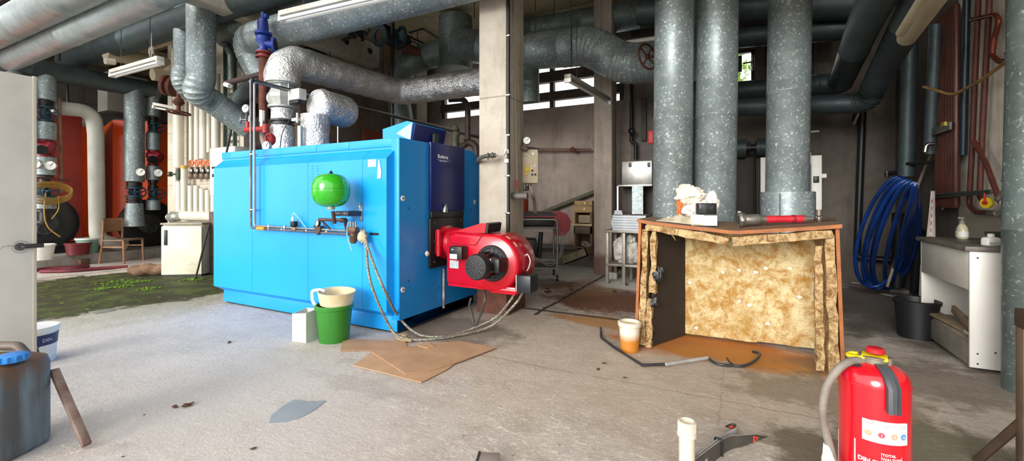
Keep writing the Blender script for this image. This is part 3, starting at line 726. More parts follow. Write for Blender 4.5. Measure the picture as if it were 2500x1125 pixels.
m = M(); m.lathe([(.15, 1.757), (.155, 1.85), (.15, 1.95), (.158, 2.05), (.16, 2.2)], (gx, 3.5, 0), (0,0,1), 36); part(m, 'foil_sleeve', FOIL, FB)
m = M(); L0, L1 = V((gx+.02, 3.44, 2.33)), V((gx+.03, 4.02, 2.30)); pts = [L0.lerp(L1, t/12) for t in range(13)]
m.tube(pts, lambda t: .195*(math.sqrt(max(.05, 1-((.17-t)/.18)**2)) if t < .17 else 1 if t < .82 else math.sqrt(max(.02, 1-((t-.82)/.19)**2))), 36)
for v in m.b.verts: v.co += noise.noise_vector(v.co*9)*.008
part(m, 'cross_piece', FOIL, FB)
# small fittings around the flue
pipe('thermometer_pocket', 'small steel tube standing upright between the two foil flues', 'tube', [aY(733, 365, 3.3), aY(733, 308, 3.3)], .03, pm('#b9c6c8', None, .35, .7), n=16)
q = aY(722, 292, 3.28); m = M(); m.cb(q, .10, .04, .035, .005); m.cyl(q+V((.04, -.01, -.04)), q+V((.04, -.01, .07)), .012, n=10); solo(m, 'limit_switch', pm('#d8d6cc', None, .4), 'small white switch clamped to the foil riser', 'switch')
solo(M().tube(crv([aY(718, 260, 3.3), aY(712, 285, 3.28), aY(697, 308, 3.27), aY(688, 330, 3.27), aY(683, 366, 3.3)]), .005, 6), 'capillary_wire', DKGREY, 'thin wire hanging down the front of the foil riser', 'wire')
solo(M().tube([aY(825, 350, 3.05), aY(825, 309, 3.05)], .007, 8), 'steel_rod', STEEL, 'short thin rod standing on the boiler top edge', 'rod')
# ---------- brown riser with blue safety valve ----------
ry = 3.45; rx = aY(643, 250, ry).x; RZ = lambda py_: aY(643, py_, ry).z
RI = root('rusty_riser', 'rusty brown upright pipe beside the flue carrying the blue safety valve', 'pipe', (rx, ry, RZ(372)))
part(M().tube([(rx, ry, RZ(300)), (rx, ry, RZ(140))], .052, 24), 'pipe_body', RUST, RI)
part(M().tube(fil([(rx, ry, RZ(300)), (rx, ry, RZ(330)), (rx+.07, ry-.03, RZ(350)), (rx+.12, ry, RZ(372))], .08), .045, 20), 'lower_bend', pm('#9a8b84', '#7d5a4c', .6, .3), RI)
m = M(); m.lathe([(.09, 0), (.09, .02), (.055, .025), (.055, .05), (.09, .055), (.09, .075)], (rx, ry, RZ(141)), (0,0,1), 28); part(m, 'flange', pm('#7d2a26', '#5b201d', .6), RI)
VB = pm('#1c3c9c', '#17327f', .4, 0, 8)
SV = root('safety_valve', 'deep blue cast safety valve with lever on top of the rusty riser', 'valve', (rx, ry, RZ(128)))
b0 = RZ(128)
m = M(); m.lathe([(.085, 0), (.085, .02), (.05, .03), (.05, .10), (.08, .14), (.085, .19), (.06, .215), (.10, .22), (.10, .245), (.065, .25), (.06, .28), (.055, .40), (.045, .42), (.03, .43), (.028, .50), (.0, .51)], (rx, ry, b0), (0,0,1), 28); part(m, 'valve_body', VB, SV)
m = M(); m.cyl((rx, ry, b0+.12), (rx+.10, ry+.07, b0+.10), .05); o_ = V((rx+.10, ry+.07, b0+.10)); m.lathe([(.09, 0), (.09, .02)], o_, (.8, .6, 0), 28); part(m, 'side_outlet', VB, SV)
m = M(); m.lathe([(.06, 0), (.06, .004)], o_+V((.018, .012, 0)), (.8, .6, 0), 24); part(m, 'outlet_hole', BLACK, SV)
m = M(); m.tube(fil([(rx-.10, ry, b0+.25), (rx-.11, ry, b0+.40), (rx-.02, ry, b0+.48), (rx+.07, ry, b0+.44)], .02), .012, 8); m.cb((rx+.06, ry, b0+.44), .05, .05, .05, .006); part(m, 'lever', VB, SV)
pipe('cross_pipe', 'dark rusty pipe running left from the rusty riser', 'pipe', [(rx-.05, ry+.02, RZ(178)), aY(548, 204, ry+.02)], .035, pm('#3f2a26', '#2a1d1b', .7), n=14)
m = M(); m.cyl(aY(550, 206, ry-.02), aY(562, 210, ry-.02), .03); solo(m, 'pipe_end', WHITE, 'white capped end below the dark cross pipe', 'cap')
m = M(); q = aY(640, 284, ry-.08); m.cyl(q-V((0,0,.07)), q+V((0,0,.07)), .034); m.cyl(q-V((0,0,.14)), q-V((0,0,.07)), .025); solo(m, 'air_vent', CHROME, 'small chrome air vent against the rusty riser', 'fitting')
REDP = pm('#a8231f', '#86201c', .5)
m = M(); m.tube([aY(600, 317, 3.3), aY(649, 314, 3.3)], .033, 16); m.tube([aY(605, 316, 3.3), aY(605, 297, 3.3)], .03, 14); m.cyl(aY(649, 314, 3.3)-V((0,0,.05)), aY(649, 314, 3.3)+V((0,0,.05)), .04)
solo(m, 'red_manifold', REDP, 'short red pipe piece below the left pressure gauge', 'pipe')
gauge('white dial pressure gauge on the red pipe piece left of the rusty riser', aY(600, 265, 3.3), (.25, -1, 0), .055, mount=[aY(600, 300, 3.32)])
m = M(); q = aY(587, 292, 3.3); m.wheel(q, (-.5, -1, 0), .045, .008); m.cyl(q, q+V((.09, .06, 0)), .014); m.cyl(q+V((.09,.06,.05)), q+V((.09,.06,-.07)), .018); solo(m, 'small_valve', STEEL, 'small steel handwheel valve beside the left pressure gauge', 'valve')
rg = gauge('white dial gauge with red loop just above the boiler top rail', aY(650, 356, 3.1), (.25, -1, 0), .058)
part(M().tube(crv([aY(650, 345, 3.13), aY(648, 334, 3.13), aY(657, 326, 3.14), aY(664, 335, 3.16)]), .009, 8).blobby(aY(662, 340, 3.2), (.05,.05,.07), .1, 3, 1, 2), 'siphon_loop', REDP, rg)
# ---------- small oil line on the boiler side ----------
TP = pm('#7f7a80', '#66585a', .35, .7); oy = 2.865
lx, ux = aY(612, 400, oy).x, aY(621, 400, oy).x; zl = aY(700, 557, oy).z
ex = aY(862, 566, oy).x
solo(M().tube(fil([(lx, oy, aY(612,196,oy).z), (lx, oy, zl-.012), (ex-.05, oy, zl-.03)], .035), .011, 14), 'oil_line', TP, 'outer of two thin oil tubes running down and along the boiler side', 'tube')
solo(M().tube(fil([(ux, 7.4, 2.49), (ux, oy, 2.46), (ux, oy, zl+.012), (ex-.05, oy, zl)], .035), .011, 14), 'oil_line', STEEL, 'inner thin oil tube that runs back along the long overhead line', 'tube')
pipe('overhead_line', 'long straight dark tube crossing in front of the foil ducts to the column', 'tube', [(lx, oy, aY(612,196,oy).z), (lx, 7.8, 2.46)], .022, pm('#3d3f40', '#55575a', .4, .5), n=12)
pipe('tube_hanger', 'thin rail alongside the long straight dark tube', 'rail', [(lx-.04, 3.1, 2.50), (lx-.04, 7.6, 2.50)], .010, STEEL, n=8)
for i, (px, py_) in enumerate(((612, 377), (612, 512), (657, 553), (696, 556))):
    q = aY(px, py_, oy); m = M()
    if i < 2: m.cb((q.x+.018, oy, q.z), .075, .03, .018, .004); m.cyl((q.x+.018, oy, q.z), (q.x+.018, 2.92, q.z), .006, n=8)
    else: m.cb((q.x, oy, zl-.005), .018, .03, .07, .004); m.cyl((q.x, oy, zl), (q.x, 2.92, zl), .006, n=8)
    solo(m, 'pipe_clamp', CHROME, ['uppermost pipe clamp on the two vertical oil tubes', 'lower pipe clamp on the two vertical oil tubes', 'pipe clamp just right of the yellow sleeve on the oil line', 'pipe clamp left of the small black solenoid'][i], 'clamp')
solo(M().tube([(aY(628,556,oy-.01).x, oy-.008, zl-.012), (aY(646,558,oy-.01).x, oy-.008, zl-.014)], .018, 14), 'yellow_sleeve', pm('#d8962a', None, .5), 'orange yellow sleeve on the oil line near its corner', 'sleeve')
q = aY(718, 549, oy); SO = root('solenoid_valve', 'small black solenoid valve with white cable plug on the oil line', 'valve', (q.x, oy, zl-.02))
part(M().cb((q.x, oy, zl+.045), .055, .05, .055, .006), 'coil', BLACK, SO); part(M().cb((q.x+.005, oy, zl-.003), .06, .035, .035, .005), 'brass_body', pm('#9c8566', None, .4, .7), SO)
part(M().cyl((q.x-.02, oy, zl+.07), (q.x-.02, oy, zl+.115), .014), 'cable_plug', WHITE, SO)
part(M().tube(crv([(q.x-.02, oy, zl+.115), (q.x-.015, oy, zl+.15), (q.x+.02, oy, zl+.14), (q.x+.08, oy+.02, zl+.07), (q.x+.15, oy+.02, zl+.01)]), .004, 8), 'cable', pm('#a9d3e6', None, .4), SO)
q = aY(776, 545, oy-.02); G2 = gauge('small white dial gauge on the oil line below the green tank', q, (-.15, -1, .15), .032, '#3a3530')
part(M().cyl((q.x, oy, q.z-.03), (q.x-.01, oy, zl-.02), .012), 'gauge_stem', pm('#5b4538', None, .5), G2)
m = M(); m.prism([(q.x-.07, zl+.04), (q.x+.03, zl+.035), (q.x+.03, zl-.01), (q.x-.01, zl-.05), (q.x-.035, zl-.02)], 'y', oy-.02, oy+.02); solo(m, 'regulator', pm('#54423c', '#3d2f2b', .6), 'dark brown regulator body beneath the small dial gauge', 'regulator')
for px in (748, 688, 797, 640): 
    q = aY(px, 560, oy); solo(M().lathe([(.0155, 0), (.0155, .022)], (q.x, oy, zl-.013), (1,0,0), 6), 'pipe_nut', CHROME, 'bright hexagonal nut on the oil line along the boiler side', 'nut', 'nuts on the oil line')
# green tank with bracket
ty = 2.68; q = aY(808, 464, ty); GT = root('expansion_tank', 'bright green rounded expansion tank hanging on the blue boiler side', 'tank', (q.x, ty, q.z-.15))
GRN = pm('#2fae1e', '#2aa61c', .16, 0, 3, coat=.7)
m = M(); pr = []
for i in range(25):
    a = -PI/2+PI*i/24; c_, s_ = math.cos(a), math.sin(a); pr.append((.16*abs(c_)**.62, .145*math.copysign(abs(s_)**.9, s_)*(1 if s_ > 0 else 1.02)))
m.lathe(pr, q, (0,0,1), 48, False); part(m, 'tank_shell', GRN, GT)
part(M().torus(q+V((0,0,.012)), (0,0,1), .1595, .0016, 48, 6), 'seam', pm('#1f7a16', None, .4), GT)
part(M().lathe([(.022, 0), (.014, .02), (.0, .036)], q+V((0,0,.138)), (0,0,1), 16), 'top_cap', BLACK, GT)
part(M().lathe([(.03, 0), (.035, .012), (.03, .03)], q-V((0,0,.17)), (0,0,1), 24), 'neck', pm('#b9b49c', None, .4, .4), GT)
BK = root('tank_bracket', 'dark perforated wall bracket holding the green tank', 'bracket', (q.x+.07, 2.85, q.z-.22))
z0 = q.z-.205
m = M(); m.box(q.x-.03, q.x+.13, 2.75, 2.92, z0-.025, z0+.02, .003); part(m, 'bracket_arm', pm('#2a2f3d', None, .5), BK)
m = M(); m.box(q.x+.10, q.x+.135, 2.905, 2.92, z0-.075, z0+.09, .002); part(m, 'wall_plate', STEEL, BK)
for dx, dz in ((.118, .06), (.118, -.05)): part(M().lathe([(.009, 0), (.009, .01)], (q.x+dx, 2.905, z0+dz), (0,-1,0), 6), 'bolt', CHROME, BK)
for k in range(5): part(M().cyl((q.x+k*.022, 2.748, z0), (q.x+k*.022, 2.751, z0), .005, n=8), 'hole', CHROME, BK)
CU = pm('#6a4a42', '#4d3a36', .4, .6)
solo(M().tube([(q.x, ty+.02, z0+.02), (q.x, ty+.04, z0-.09)], .016, 12).tube(fil([(aY(790,537,oy).x, oy-.05, zl+.10), (q.x+.05, oy-.05, zl+.10), (aY(846, 548, oy).x, oy-.02, zl+.08), (aY(848, 562, oy).x, oy, zl+.0)], .05), .015, 12).cyl((q.x-.03, oy-.05, zl+.10), (q.x+.03, oy-.05, zl+.10), .022), 'tank_feed', CU, 'bent dark copper tube under the green tank', 'tube')
solo(M().tube(fil([aY(783, 537, oy-.04), aY(787, 540, oy-.04), aY(808, 561, oy)], .01), .010, 10), 'bypass_tube', pm('#2c2f3a', None, .5), 'short slanting dark tube left of the bent copper tube', 'tube')
q = aY(863, 560, oy-.03); FI = root('oil_filter', 'brown glass bowl oil filter at the end of the oil line', 'filter', (q.x, q.y, q.z-.12))
part(M().cb(q, .09, .06, .045, .01), 'filter_head', pm('#7a5f4c', '#5c473a', .5, .4), FI); part(M().lathe([(.03, 0), (.033, -.03), (.033, -.085), (.022, -.105), (.0, -.108)], q-V((.0, 0, .02)), (0,0,1), 24, False), 'filter_bowl', pm('#3d2a1a', '#5d432b', .15, 0, 14), FI)
m = M(); m.torus(q-V((0,0,.028)), (0,0,1), .036, .007, 24, 8); part(m, 'ring_nut', RUST, FI)
m = M()
for dx in (-.02, .01, .04): m.cyl(q+V((dx, -.01, .02)), q+V((dx, -.01, .07)), .009, n=10)
part(m, 'valve_stems', pm('#8d8780', None, .4, .6), FI)
solo(M().tube(crv([q+V((-.02,-.01,.07)), q+V((-.05,-.02,.05)), q+V((-.06,-.02,-.03)), q+V((-.04,-.02,-.10)), q+V((.0,-.02,-.19))]), .004, 8), 'bleed_hose', pm('#9fc2cc', None, .4), 'thin pale hose dangling from the oil filter', 'hose')
solo(M().blobby(aY(885, 578, 2.85), (.05, .035, .05), .15, 3, 4, 3), 'stained_cup', pm('#cbbd9f', '#a89876', .7), 'dirty cream cup hanging behind the oil filter', 'cup')
# ---------- things above and behind the boiler ----------
TEAL = pm('#1b3c4a', '#142e38', .5, 0, 8)
q = at(930, 88, 7.6); e = at(992, 105, 8.1); TV = root('teal_valve', 'dark teal flanged valve body hanging open under the ceiling behind the boiler', 'valve', q-V((0,0,.2)))
ax = (e-q).normalized(); m = M(); m.lathe([(.10, 0), (.11, .15), (.16, .28), (.16, .45), (.12, .6)], q, ax, 28); part(m, 'valve_body', TEAL, TV)
m = M(); m.lathe([(.10, 0), (.19, .0), (.19, .04), (.10, .05)], q-ax*.05, ax, 32, False); part(m, 'open_flange', pm('#43555a', '#26363c', .5, 0, 16), TV)
part(M().lathe([(.10, 0), (.10, .003)], q-ax*.03, ax, 28), 'flange_bore', pm('#6b4f3f', '#3a2c24', .8, 0, 14), TV)
q2 = at(980, 88, 7.75); part(M().torus(q2, ax+V((.3,0,0)), .15, .03, 28, 10).cyl(q2, e, .08), 'side_flange', TEAL, TV)
pipe('rust_branch', 'rusty pipe leading from the teal valve to the galvanised duct', 'pipe', [at(985, 115, 8.0), at(1045, 138, 8.0)], .09, RUST, n=18)
pipe('dark_service_pipe', 'straight dark pipe under the ceiling behind the teal valve', 'pipe', [at(905, 48, 7.4), at(1060, 122, 9.0)], .045, BLACK, n=12)
pipe('bent_ceiling_pipe', 'thin bent dark pipe under the ceiling beside the wide duct', 'pipe', [at(998, 80, 8.3), at(1032, 70, 8.3), at(1075, 96, 8.8)], .02, BLACK, R=.04, n=10)
m = M(); m.tube([at(835, 98, 6.9), at(893, 78, 6.9)], .025, 8); m.tube([at(850, 62, 6.9), at(895, 82, 6.9)], .02, 8); m.tube(crv([at(893, 50, 6.9), at(902, 70, 6.9), at(893, 90, 6.9)]), .01, 6); m.blobby(at(862, 80, 6.9), (.09,.07,.08), .2, 3, 2, 3); m.tube([at(884, 80, 6.9), at(885, 100, 6.9)], .025, 8)
solo(m, 'damper_linkage', BLACK, 'black linkage with lever hanging under the ceiling left of the teal valve', 'linkage')
pipe('steel_post', 'thin black steel post behind the foil duct left of the wide upright duct', 'post', [at(958, 20, 7.4), at(958, 440, 7.4)], .035, BLACK, n=10)
for i, (px, y0, y1, d) in enumerate(((935, 30, 250, 8.2), (805, 60, 150, 7.6), (981, 30, 90, 8.6), (1005, 25, 105, 8.8), (1019, 20, 125, 8.8), (1031, 15, 70, 8.8), (1158, -5, 45, 7.4), (1307, -5, 80, 6.1), (1353, -5, 42, 7.0), (1395, 45, 165, 6.0))):
    a = at(px, y1, d); solo(M().tube([a, (a.x, a.y, 4.6)], .008, 6), 'hanger_rod', DKGREY, 'one of the thin hanger rods dropping from the ceiling over the pipes', 'rod', 'thin ceiling hanger rods')
m = M(); m.box(-6.54, -6.50, 6.25, 7.15, .1, 2.6, .005); solo(m, 'rust_red_panel', pm('#8a4428', '#6d3722', .7, 0, 3), 'rust red steel panel standing against the brown wall behind the boiler', 'panel')
pipe('brown_standpipe', 'brown pipe bent over at the top between the duct and the concrete column', 'pipe', [at(1095, 243, 7.6), at(1133, 241, 7.6), at(1142, 262, 7.6), at(1142, 345, 7.6), at(1132, 358, 7.6), at(1112, 355, 7.6), at(1118, 372, 7.6)], .05, pm('#4f3a34', '#3a2a26', .6), R=.12, n=16)
pipe('brown_standpipe', 'lower brown pipe loop just over the navy front panel', 'pipe', [at(1135, 350, 7.2), at(1150, 346, 7.2), at(1163, 360, 7.2), at(1164, 420, 7.2)], .06, pm('#4f3a34', '#3a2a26', .6), R=.12, n=16)
m = M(); q = at(1112, 322, 7.0); m.lathe([(.06, -.9), (.06, -.05), (.04, 0), (.07, .03), (.05, .10), (.0, .13)], q, (0,0,1), 16); m.cyl(q, q+V((.1,-.05,-.06)), .025)
solo(m, 'hydrant_head', pm('#5a5a44', '#3d3c30', .6), 'olive grey fitting with a rounded head above the boiler console', 'fitting')
# conduit on the column
CN = root('conduit_run', 'black conduit with white clips running down the near edge of the concrete column', 'conduit', (-2.15, 4.03, .5))
cxp = at(1241, 300, 4.58); 
part(M().tube([(cxp.x, cxp.y, 4.55), (cxp.x, cxp.y, .45)], .018, 14), 'conduit_tube', BLACK, CN)
part(M().tube([(cxp.x-.012, cxp.y-.02, at(0,330,4.58).z), (cxp.x-.012, cxp.y-.02, at(0,520,4.58).z)], .008, 10), 'grey_cable', pm('#b3b5b8', None, .4), CN)
for z in (87, 330, 429, 232, 520): q = at(1240, z, 4.57); part(M().cb(q, .05, .03, .018, .003), 'clip', CHROME, CN)
for z in (370, 393): q = at(1237, z, 4.56); part(M().cyl(q-V((0,0,.02)), q+V((0,0,.02)), .025), 'cable_gland', WHITE, CN)
solo(M().tube(crv([at(1166, 396, 4.75), at(1172, 386, 4.6), at(1186, 381, 4.53), at(1200, 379, 4.5)]), .022, 12).cyl(at(1190, 381, 4.5), at(1193, 381, 4.5), .036).cyl(at(1201, 379, 4.5), at(1204, 379, 4.5), .034).cyl(at(1196, 380, 4.5), at(1211, 379, 4.5), .024), 'cable_elbow', pm('#7f7a6c', '#4a4a48', .5, .3), 'thick grey cable with gland bending from boiler to column', 'cable')
solo(M().tube(crv([at(1211, 379, 4.5), at(1224, 381, 4.5), at(1232, 378, 4.5), at(1237, 366, 4.54)]), .006, 8), 'thin_cable', pm('#9a968c', None, .5), 'thin cable from the gland into the column conduit', 'cable')
solo(M().tube(crv([at(1253, -40, 4.7), at(1256, 120, 4.72), at(1259, 300, 4.72), at(1262, 430, 4.72), at(1262, 470, 4.72)]), .006, 8), 'loose_wire', pm('#8d8478', None, .5), 'pale wire running down the right face of the concrete column', 'wire')
part(M().tube([at(1261, 440, 4.70), at(1261, 462, 4.70)], .011, 8), 'red_sleeve', REDP, bpy.data.objects['loose_wire'])
solo(M().tube(fil([at(1246, 478, 4.72), at(1262, 478, 4.66), at(1288, 478, 4.62)], .02), .035, 14), 'pipe_stub', pm('#4c4a48', '#6a655f', .6), 'short grey pipe stub strapped across the concrete column', 'pipe')
# ---------- fluorescent batten lamps ----------
def lamp(label, a, b, w=.075, tubes=1, mat=None, hang=True, group=None):
    a, b = V(a), V(b); u = (b-a).normalized(); L = (b-a).length; s = u.cross(V((0,0,1))).normalized(); n_ = s.cross(u)
    T = frame(a, u, s); T.col[2] = (*n_, 0); up = 1 if n_.z > 0 else -1
    R_ = root('batten_lamp', label, 'lamp', (a+b)/2-V((0,0,.06)), group)
    m = M(T); m.box(0, L, -w/2, w/2, 0 if up > 0 else -.05, .05 if up > 0 else 0, .006); part(m, 'lamp_housing', mat or pm('#c9c6bd', '#b5b1a6', .4), R_)
    for k in range(tubes):
        o = (k-(tubes-1)/2)*w*.8; m = M(); c0 = a+s*o-V((0,0,.035)); m.cyl(c0+u*.03, c0+u*(L-.03), .016, n=14); part(m, 'light_tube', pm('#e9e9e6', None, .3), R_)
    for t in (.0, L-.03):
        m = M(); c0 = a+u*t-V((0,0,.02)); m.box(-.0, .03, -w/2-.003, w/2+.003, -.055 if up > 0 else .0, 0 if up > 0 else .055, .006, 2, None); 
        for v in m.b.verts: v.co = (T @ (v.co+V((t, 0, 0))))
        part(m, 'end_cap', pm('#dedbd2', None, .4), R_)
    if hang:
        for t in (.2, .8):
            c0 = a.lerp(b, t); part(M().tube([c0+V((0,0,.04)), (c0.x, c0.y, 4.58)], .004, 6), 'hanging_wire', DKGREY, R_)
    return R_
lamp('white fluorescent batten lamp hanging before the long galvanised pipe above the boiler', aY(688, 42, 2.85), aY(990, -28, 2.85), .09, 2)
lamp('white fluorescent batten lamp hanging on a wire knot left of the hooked pipes', aY(274, 180, 2.9), aY(392, 147, 2.9), .085, 2)
lamp('fluorescent batten lamp hanging diagonally beside the slim concrete column', at(1385, 190, 5.35), at(1485, 247, 6.6), .085, 1, pm('#8f8b80', '#7d7a70', .4))
lamp('small dim batten lamp with white end tilted down before the dark right wall', at(2108, 244, 5.9), at(2076, 318, 6.6), .06, 1, DKGREY, False)
lamp('short batten lamp far behind, above the white pipe row', aY(374, 257, 4.0), aY(432, 268, 4.25), .08, 1)
m = M(); q = aY(392, 145, 2.9)
for k in range(3): m.torus(aY(370, 122+k*4, 2.9), (random.random(), 1, random.random()-.5), .05+.012*k, .004, 24, 6)
m.tube([aY(370, 140, 2.9), aY(370, 80, 2.9)], .004, 6); solo(m, 'wire_knot', pm('#b9b5a8', None, .5), 'tangle of pale wire tied above the left batten lamp', 'wire')
# ================= LEFT BACKGROUND =================
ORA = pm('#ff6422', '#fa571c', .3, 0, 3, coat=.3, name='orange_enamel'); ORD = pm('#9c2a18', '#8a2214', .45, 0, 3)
def orange_boiler(label, y0, y1, oy_, oz):
    X = -11.5
    R_ = root('orange_boiler', label, 'boiler', (X-1.2, (y0+y1)/2, .2))
    m = M(); m.prism([(X-2.3, y0+.45), (X-.42, y0), (X, y0+.45), (X, y1-.45), (X-.42, y1), (X-2.3, y1-.45)], 'z', .42, 2.93); part(m, 'jacket', ORA, R_, ang=20)
    m = M(); m.prism([(X-2.2, y0+.5), (X-.45, y0+.05), (X-.04, y0+.5), (X-.04, y1-.5), (X-.45, y1-.05), (X-2.2, y1-.5)], 'z', .2, .42); part(m, 'base', BLACK, R_, ang=20)
    m = M(); m.prism([(X-2.3, y0+.47), (X-.42, y0+.02), (X+.01, y0+.46), (X+.01, y1-.46), (X-.42, y1-.02), (X-2.3, y1-.47)], 'z', 2.93, 2.96); part(m, 'lid', BLACK, R_, ang=20)
    m = M(); m.lathe([(.52, 0), (.52, .05), (.46, .08), (.3, .09)], (X, oy_, oz), (1,0,0), 40); part(m, 'round_door', BLACK, R_, 'round black door')
    m = M(); m.lathe([(.2, .08), (.2, .14), (.1, .16)], (X, oy_, oz), (1,0,0), 30); m.wheel((X+.2, oy_, oz-.1), (1,0,0), .1); part(m, 'door_fitting', DKGREY, R_)
    return R_
q1 = aX(100, 545, -11.5); q2 = aX(358, 545, -11.5)
ob1 = orange_boiler('left orange enamelled boiler, half hidden by the open door', 2.3, 4.12, q1.y, q1.z)
ob2 = orange_boiler('right orange enamelled boiler, behind the wooden chair', 4.40, 6.3, q2.y, q2.z)
m = M(); q = aX(140, 440, -11.49); m.box(-11.5, -11.49, q.y-.3, q.y+.35, .45, 2.9); part(m, 'side_shade_panel', ORD, ob1, 'dark red sheet painting in the shaded side')  # shade on the boiler jacket, painted as a darker red sheet
# drop pipes with valves
def drop(label, px, segs, r, Xp=XC, group=None):
    """segs: (y0,y1,kind)"""
    q = aX(px, 400, Xp); R_ = root('drop_pipe', label, 'pipe', (Xp, q.y, aX(px, segs[-1][1], Xp).z), group)
    z = lambda y: aX(px, y, Xp).z
    for a, b, k in segs:
        za, zb = z(a), z(b)
        if k == 'ins': m = M(); m.lathe([(r*.9, 0), (r, .01), (r, za-zb-.01), (r*.9, za-zb)], (Xp, q.y, zb), (0,0,1), 28); part(m, 'insulation', GALV, R_)
        elif k == 'flare': m = M(); m.lathe([(r*1.05, 0), (r*.85, za-zb)], (Xp, q.y, zb), (0,0,1), 28); part(m, 'insulation', GALV, R_)
        elif k == 'bare': m = M(); m.lathe([(r*.5, 0), (r*.5, za-zb)], (Xp, q.y, zb), (0,0,1), 20); m.lathe([(r*.75, 0), (r*.75, .04)], (Xp, q.y, zb+.01), (0,0,1), 20); m.lathe([(r*.75, 0), (r*.75, .04)], (Xp, q.y, za-.05), (0,0,1), 20); part(m, 'bare_pipe', BLACK, R_)
        elif k == 'valve':
            m = M(); h = za-zb; m.lathe([(r*.8, 0), (r*.8, .04), (r*.45, .06), (r*.7, h*.5), (r*.45, h-.06), (r*.8, h-.04), (r*.8, h)], (Xp, q.y, zb), (0,0,1), 20); m.cyl((Xp, q.y, zb+h*.5), (Xp+.18, q.y+.02, zb+h*.5), .03); m.wheel((Xp+.2, q.y+.02, zb+h*.5), (1, .1, 0), .10, .014); part(m, 'shutoff_valve', TEAL, R_)
        elif k == 'red':
            m = M(); h = za-zb; m.lathe([(r*.8, 0), (r*.8, .04), (r*.4, .06), (r*.5, h*.5), (r*.4, h-.06), (r*.8, h-.04), (r*.8, h)], (Xp, q.y, zb), (0,0,1), 20); m.blobby((Xp+.12, q.y, zb+h*.55), (.13,.16,.12), .2, 2, 3, 2); part(m, 'circulation_pump', pm('#8c1a2c', '#6a1422', .4), R_); part(M().cyl((Xp+.16, q.y-.1, zb+h*.35), (Xp+.24, q.y-.1, zb+h*.35), .08), 'pump_head', BLACK, R_)
    return R_
drop('galvanised sleeved drop pipe before the left orange boiler, with teal valve and dark red pump', 109, [(175, 245, 'ins'), (245, 258, 'bare'), (258, 298, 'valve'), (298, 342, 'ins'), (342, 383, 'red'), (383, 428, 'ins'), (428, 452, 'bare'), (452, 482, 'valve'), (482, 510, 'ins'), (510, 545, 'bare')], .15)
drop('long galvanised drop pipe in front of the right orange boiler ending in a wide sleeve', 328, [(212, 444, 'ins'), (444, 456, 'bare'), (456, 482, 'valve'), (482, 496, 'bare'), (496, 552, 'flare')], .165)
drop('shorter sleeved drop pipe with a dark red pump right of the long galvanised one', 374, [(228, 285, 'ins'), (285, 300, 'bare'), (300, 325, 'valve'), (325, 367, 'ins'), (367, 405, 'red'), (405, 440, 'ins'), (440, 460, 'bare'), (460, 488, 'valve'), (488, 513, 'ins')], .12)
duct('short pale elbow under the header pipe beside the open door', [(XC, aX(28, 172, XC).y, ZP-.1), (XC+.1, aX(42, 195, XC).y, ZP-.4), (XC+.1, aX(48, 300, XC).y, 2.2)], .12, GALV_S)
for px, py_, lb in ((123, 404, 'round pale dial on the left drop pipe sleeve'), (343, 420, 'round pale dial on the long drop pipe'), (386, 422, 'round pale dial on the shorter drop pipe right of the long one'), (85, 400, 'round pale dial seen right at the edge of the open door')):
    q = aX(px, py_, XC+.2); gauge(lb, q, (.8, -.6, 0), .085, '#b7b4a0')
m = M(); m.tube([aX(85, 433, XC+.1), aX(170, 440, XC+.1)], .018, 8); solo(m, 'crossing_rod', RUST, 'thin pale rod crossing the left drop pipe', 'rod')
pipe('thin_riser', 'thin brown upright pipe right of the left drop pipe, before the orange boiler', 'pipe', [aX(145, 240, XC), aX(150, 470, XC)], .025, pm('#8c6a54', '#6b4f40', .6), n=10)
WP = pm('#bcbbb1', '#aaa99f', .6, 0, 3)
pipe('white_return_pipe', 'fat off white pipe bent down between the two orange boilers and curling at the floor', 'pipe', [aX(125, 262, -11.1), aX(228, 272, -11.1), aX(234, 330, -11.1), aX(238, 585, -11.1), aX(305, 600, -11.1)], .125, WP, R=.22)
pipe('white_return_pipe', 'off white horizontal pipe behind the fat bent one, level with the left boiler top', 'pipe', [aX(130, 290, -11.6), aX(225, 298, -11.6)], .11, WP)
m = M(); q = aX(302, 233, -13.2); m.cb(q, .5, .8, .9, .01); solo(m, 'white_box', pm('#c9c8c0', None, .5), 'white box high on the wall above the right orange boiler', 'box')
YH = pm('#a98430', '#8f6c28', .5)
cy = aX(122, 478, XC+.3); m = M()
for k in range(6):
    r_ = .27+.035*noise.noise(V((k*3.1, 0, 0)))
    pts = [cy+V((.02*k-.05+.02*math.cos(3*t), r_*math.cos(t)*1.05, r_*.55*math.sin(t)+.02*k)) for t in [2*PI*j/30 for j in range(31)]]
    m.tube(pts, .008, 8)
m.tube(crv([aX(112, 470, XC+.32), aX(108, 520, XC+.34), aX(118, 555, XC+.36), aX(147, 578, XC+.4)]), .010, 8)
m.tube(crv([aX(142, 478, XC+.32), aX(143, 510, XC+.3), aX(127, 534, XC+.34)]), .009, 8)
solo(m, 'yellow_hose', YH, 'coiled yellow hose hung over the valve of the left drop pipe', 'hose')
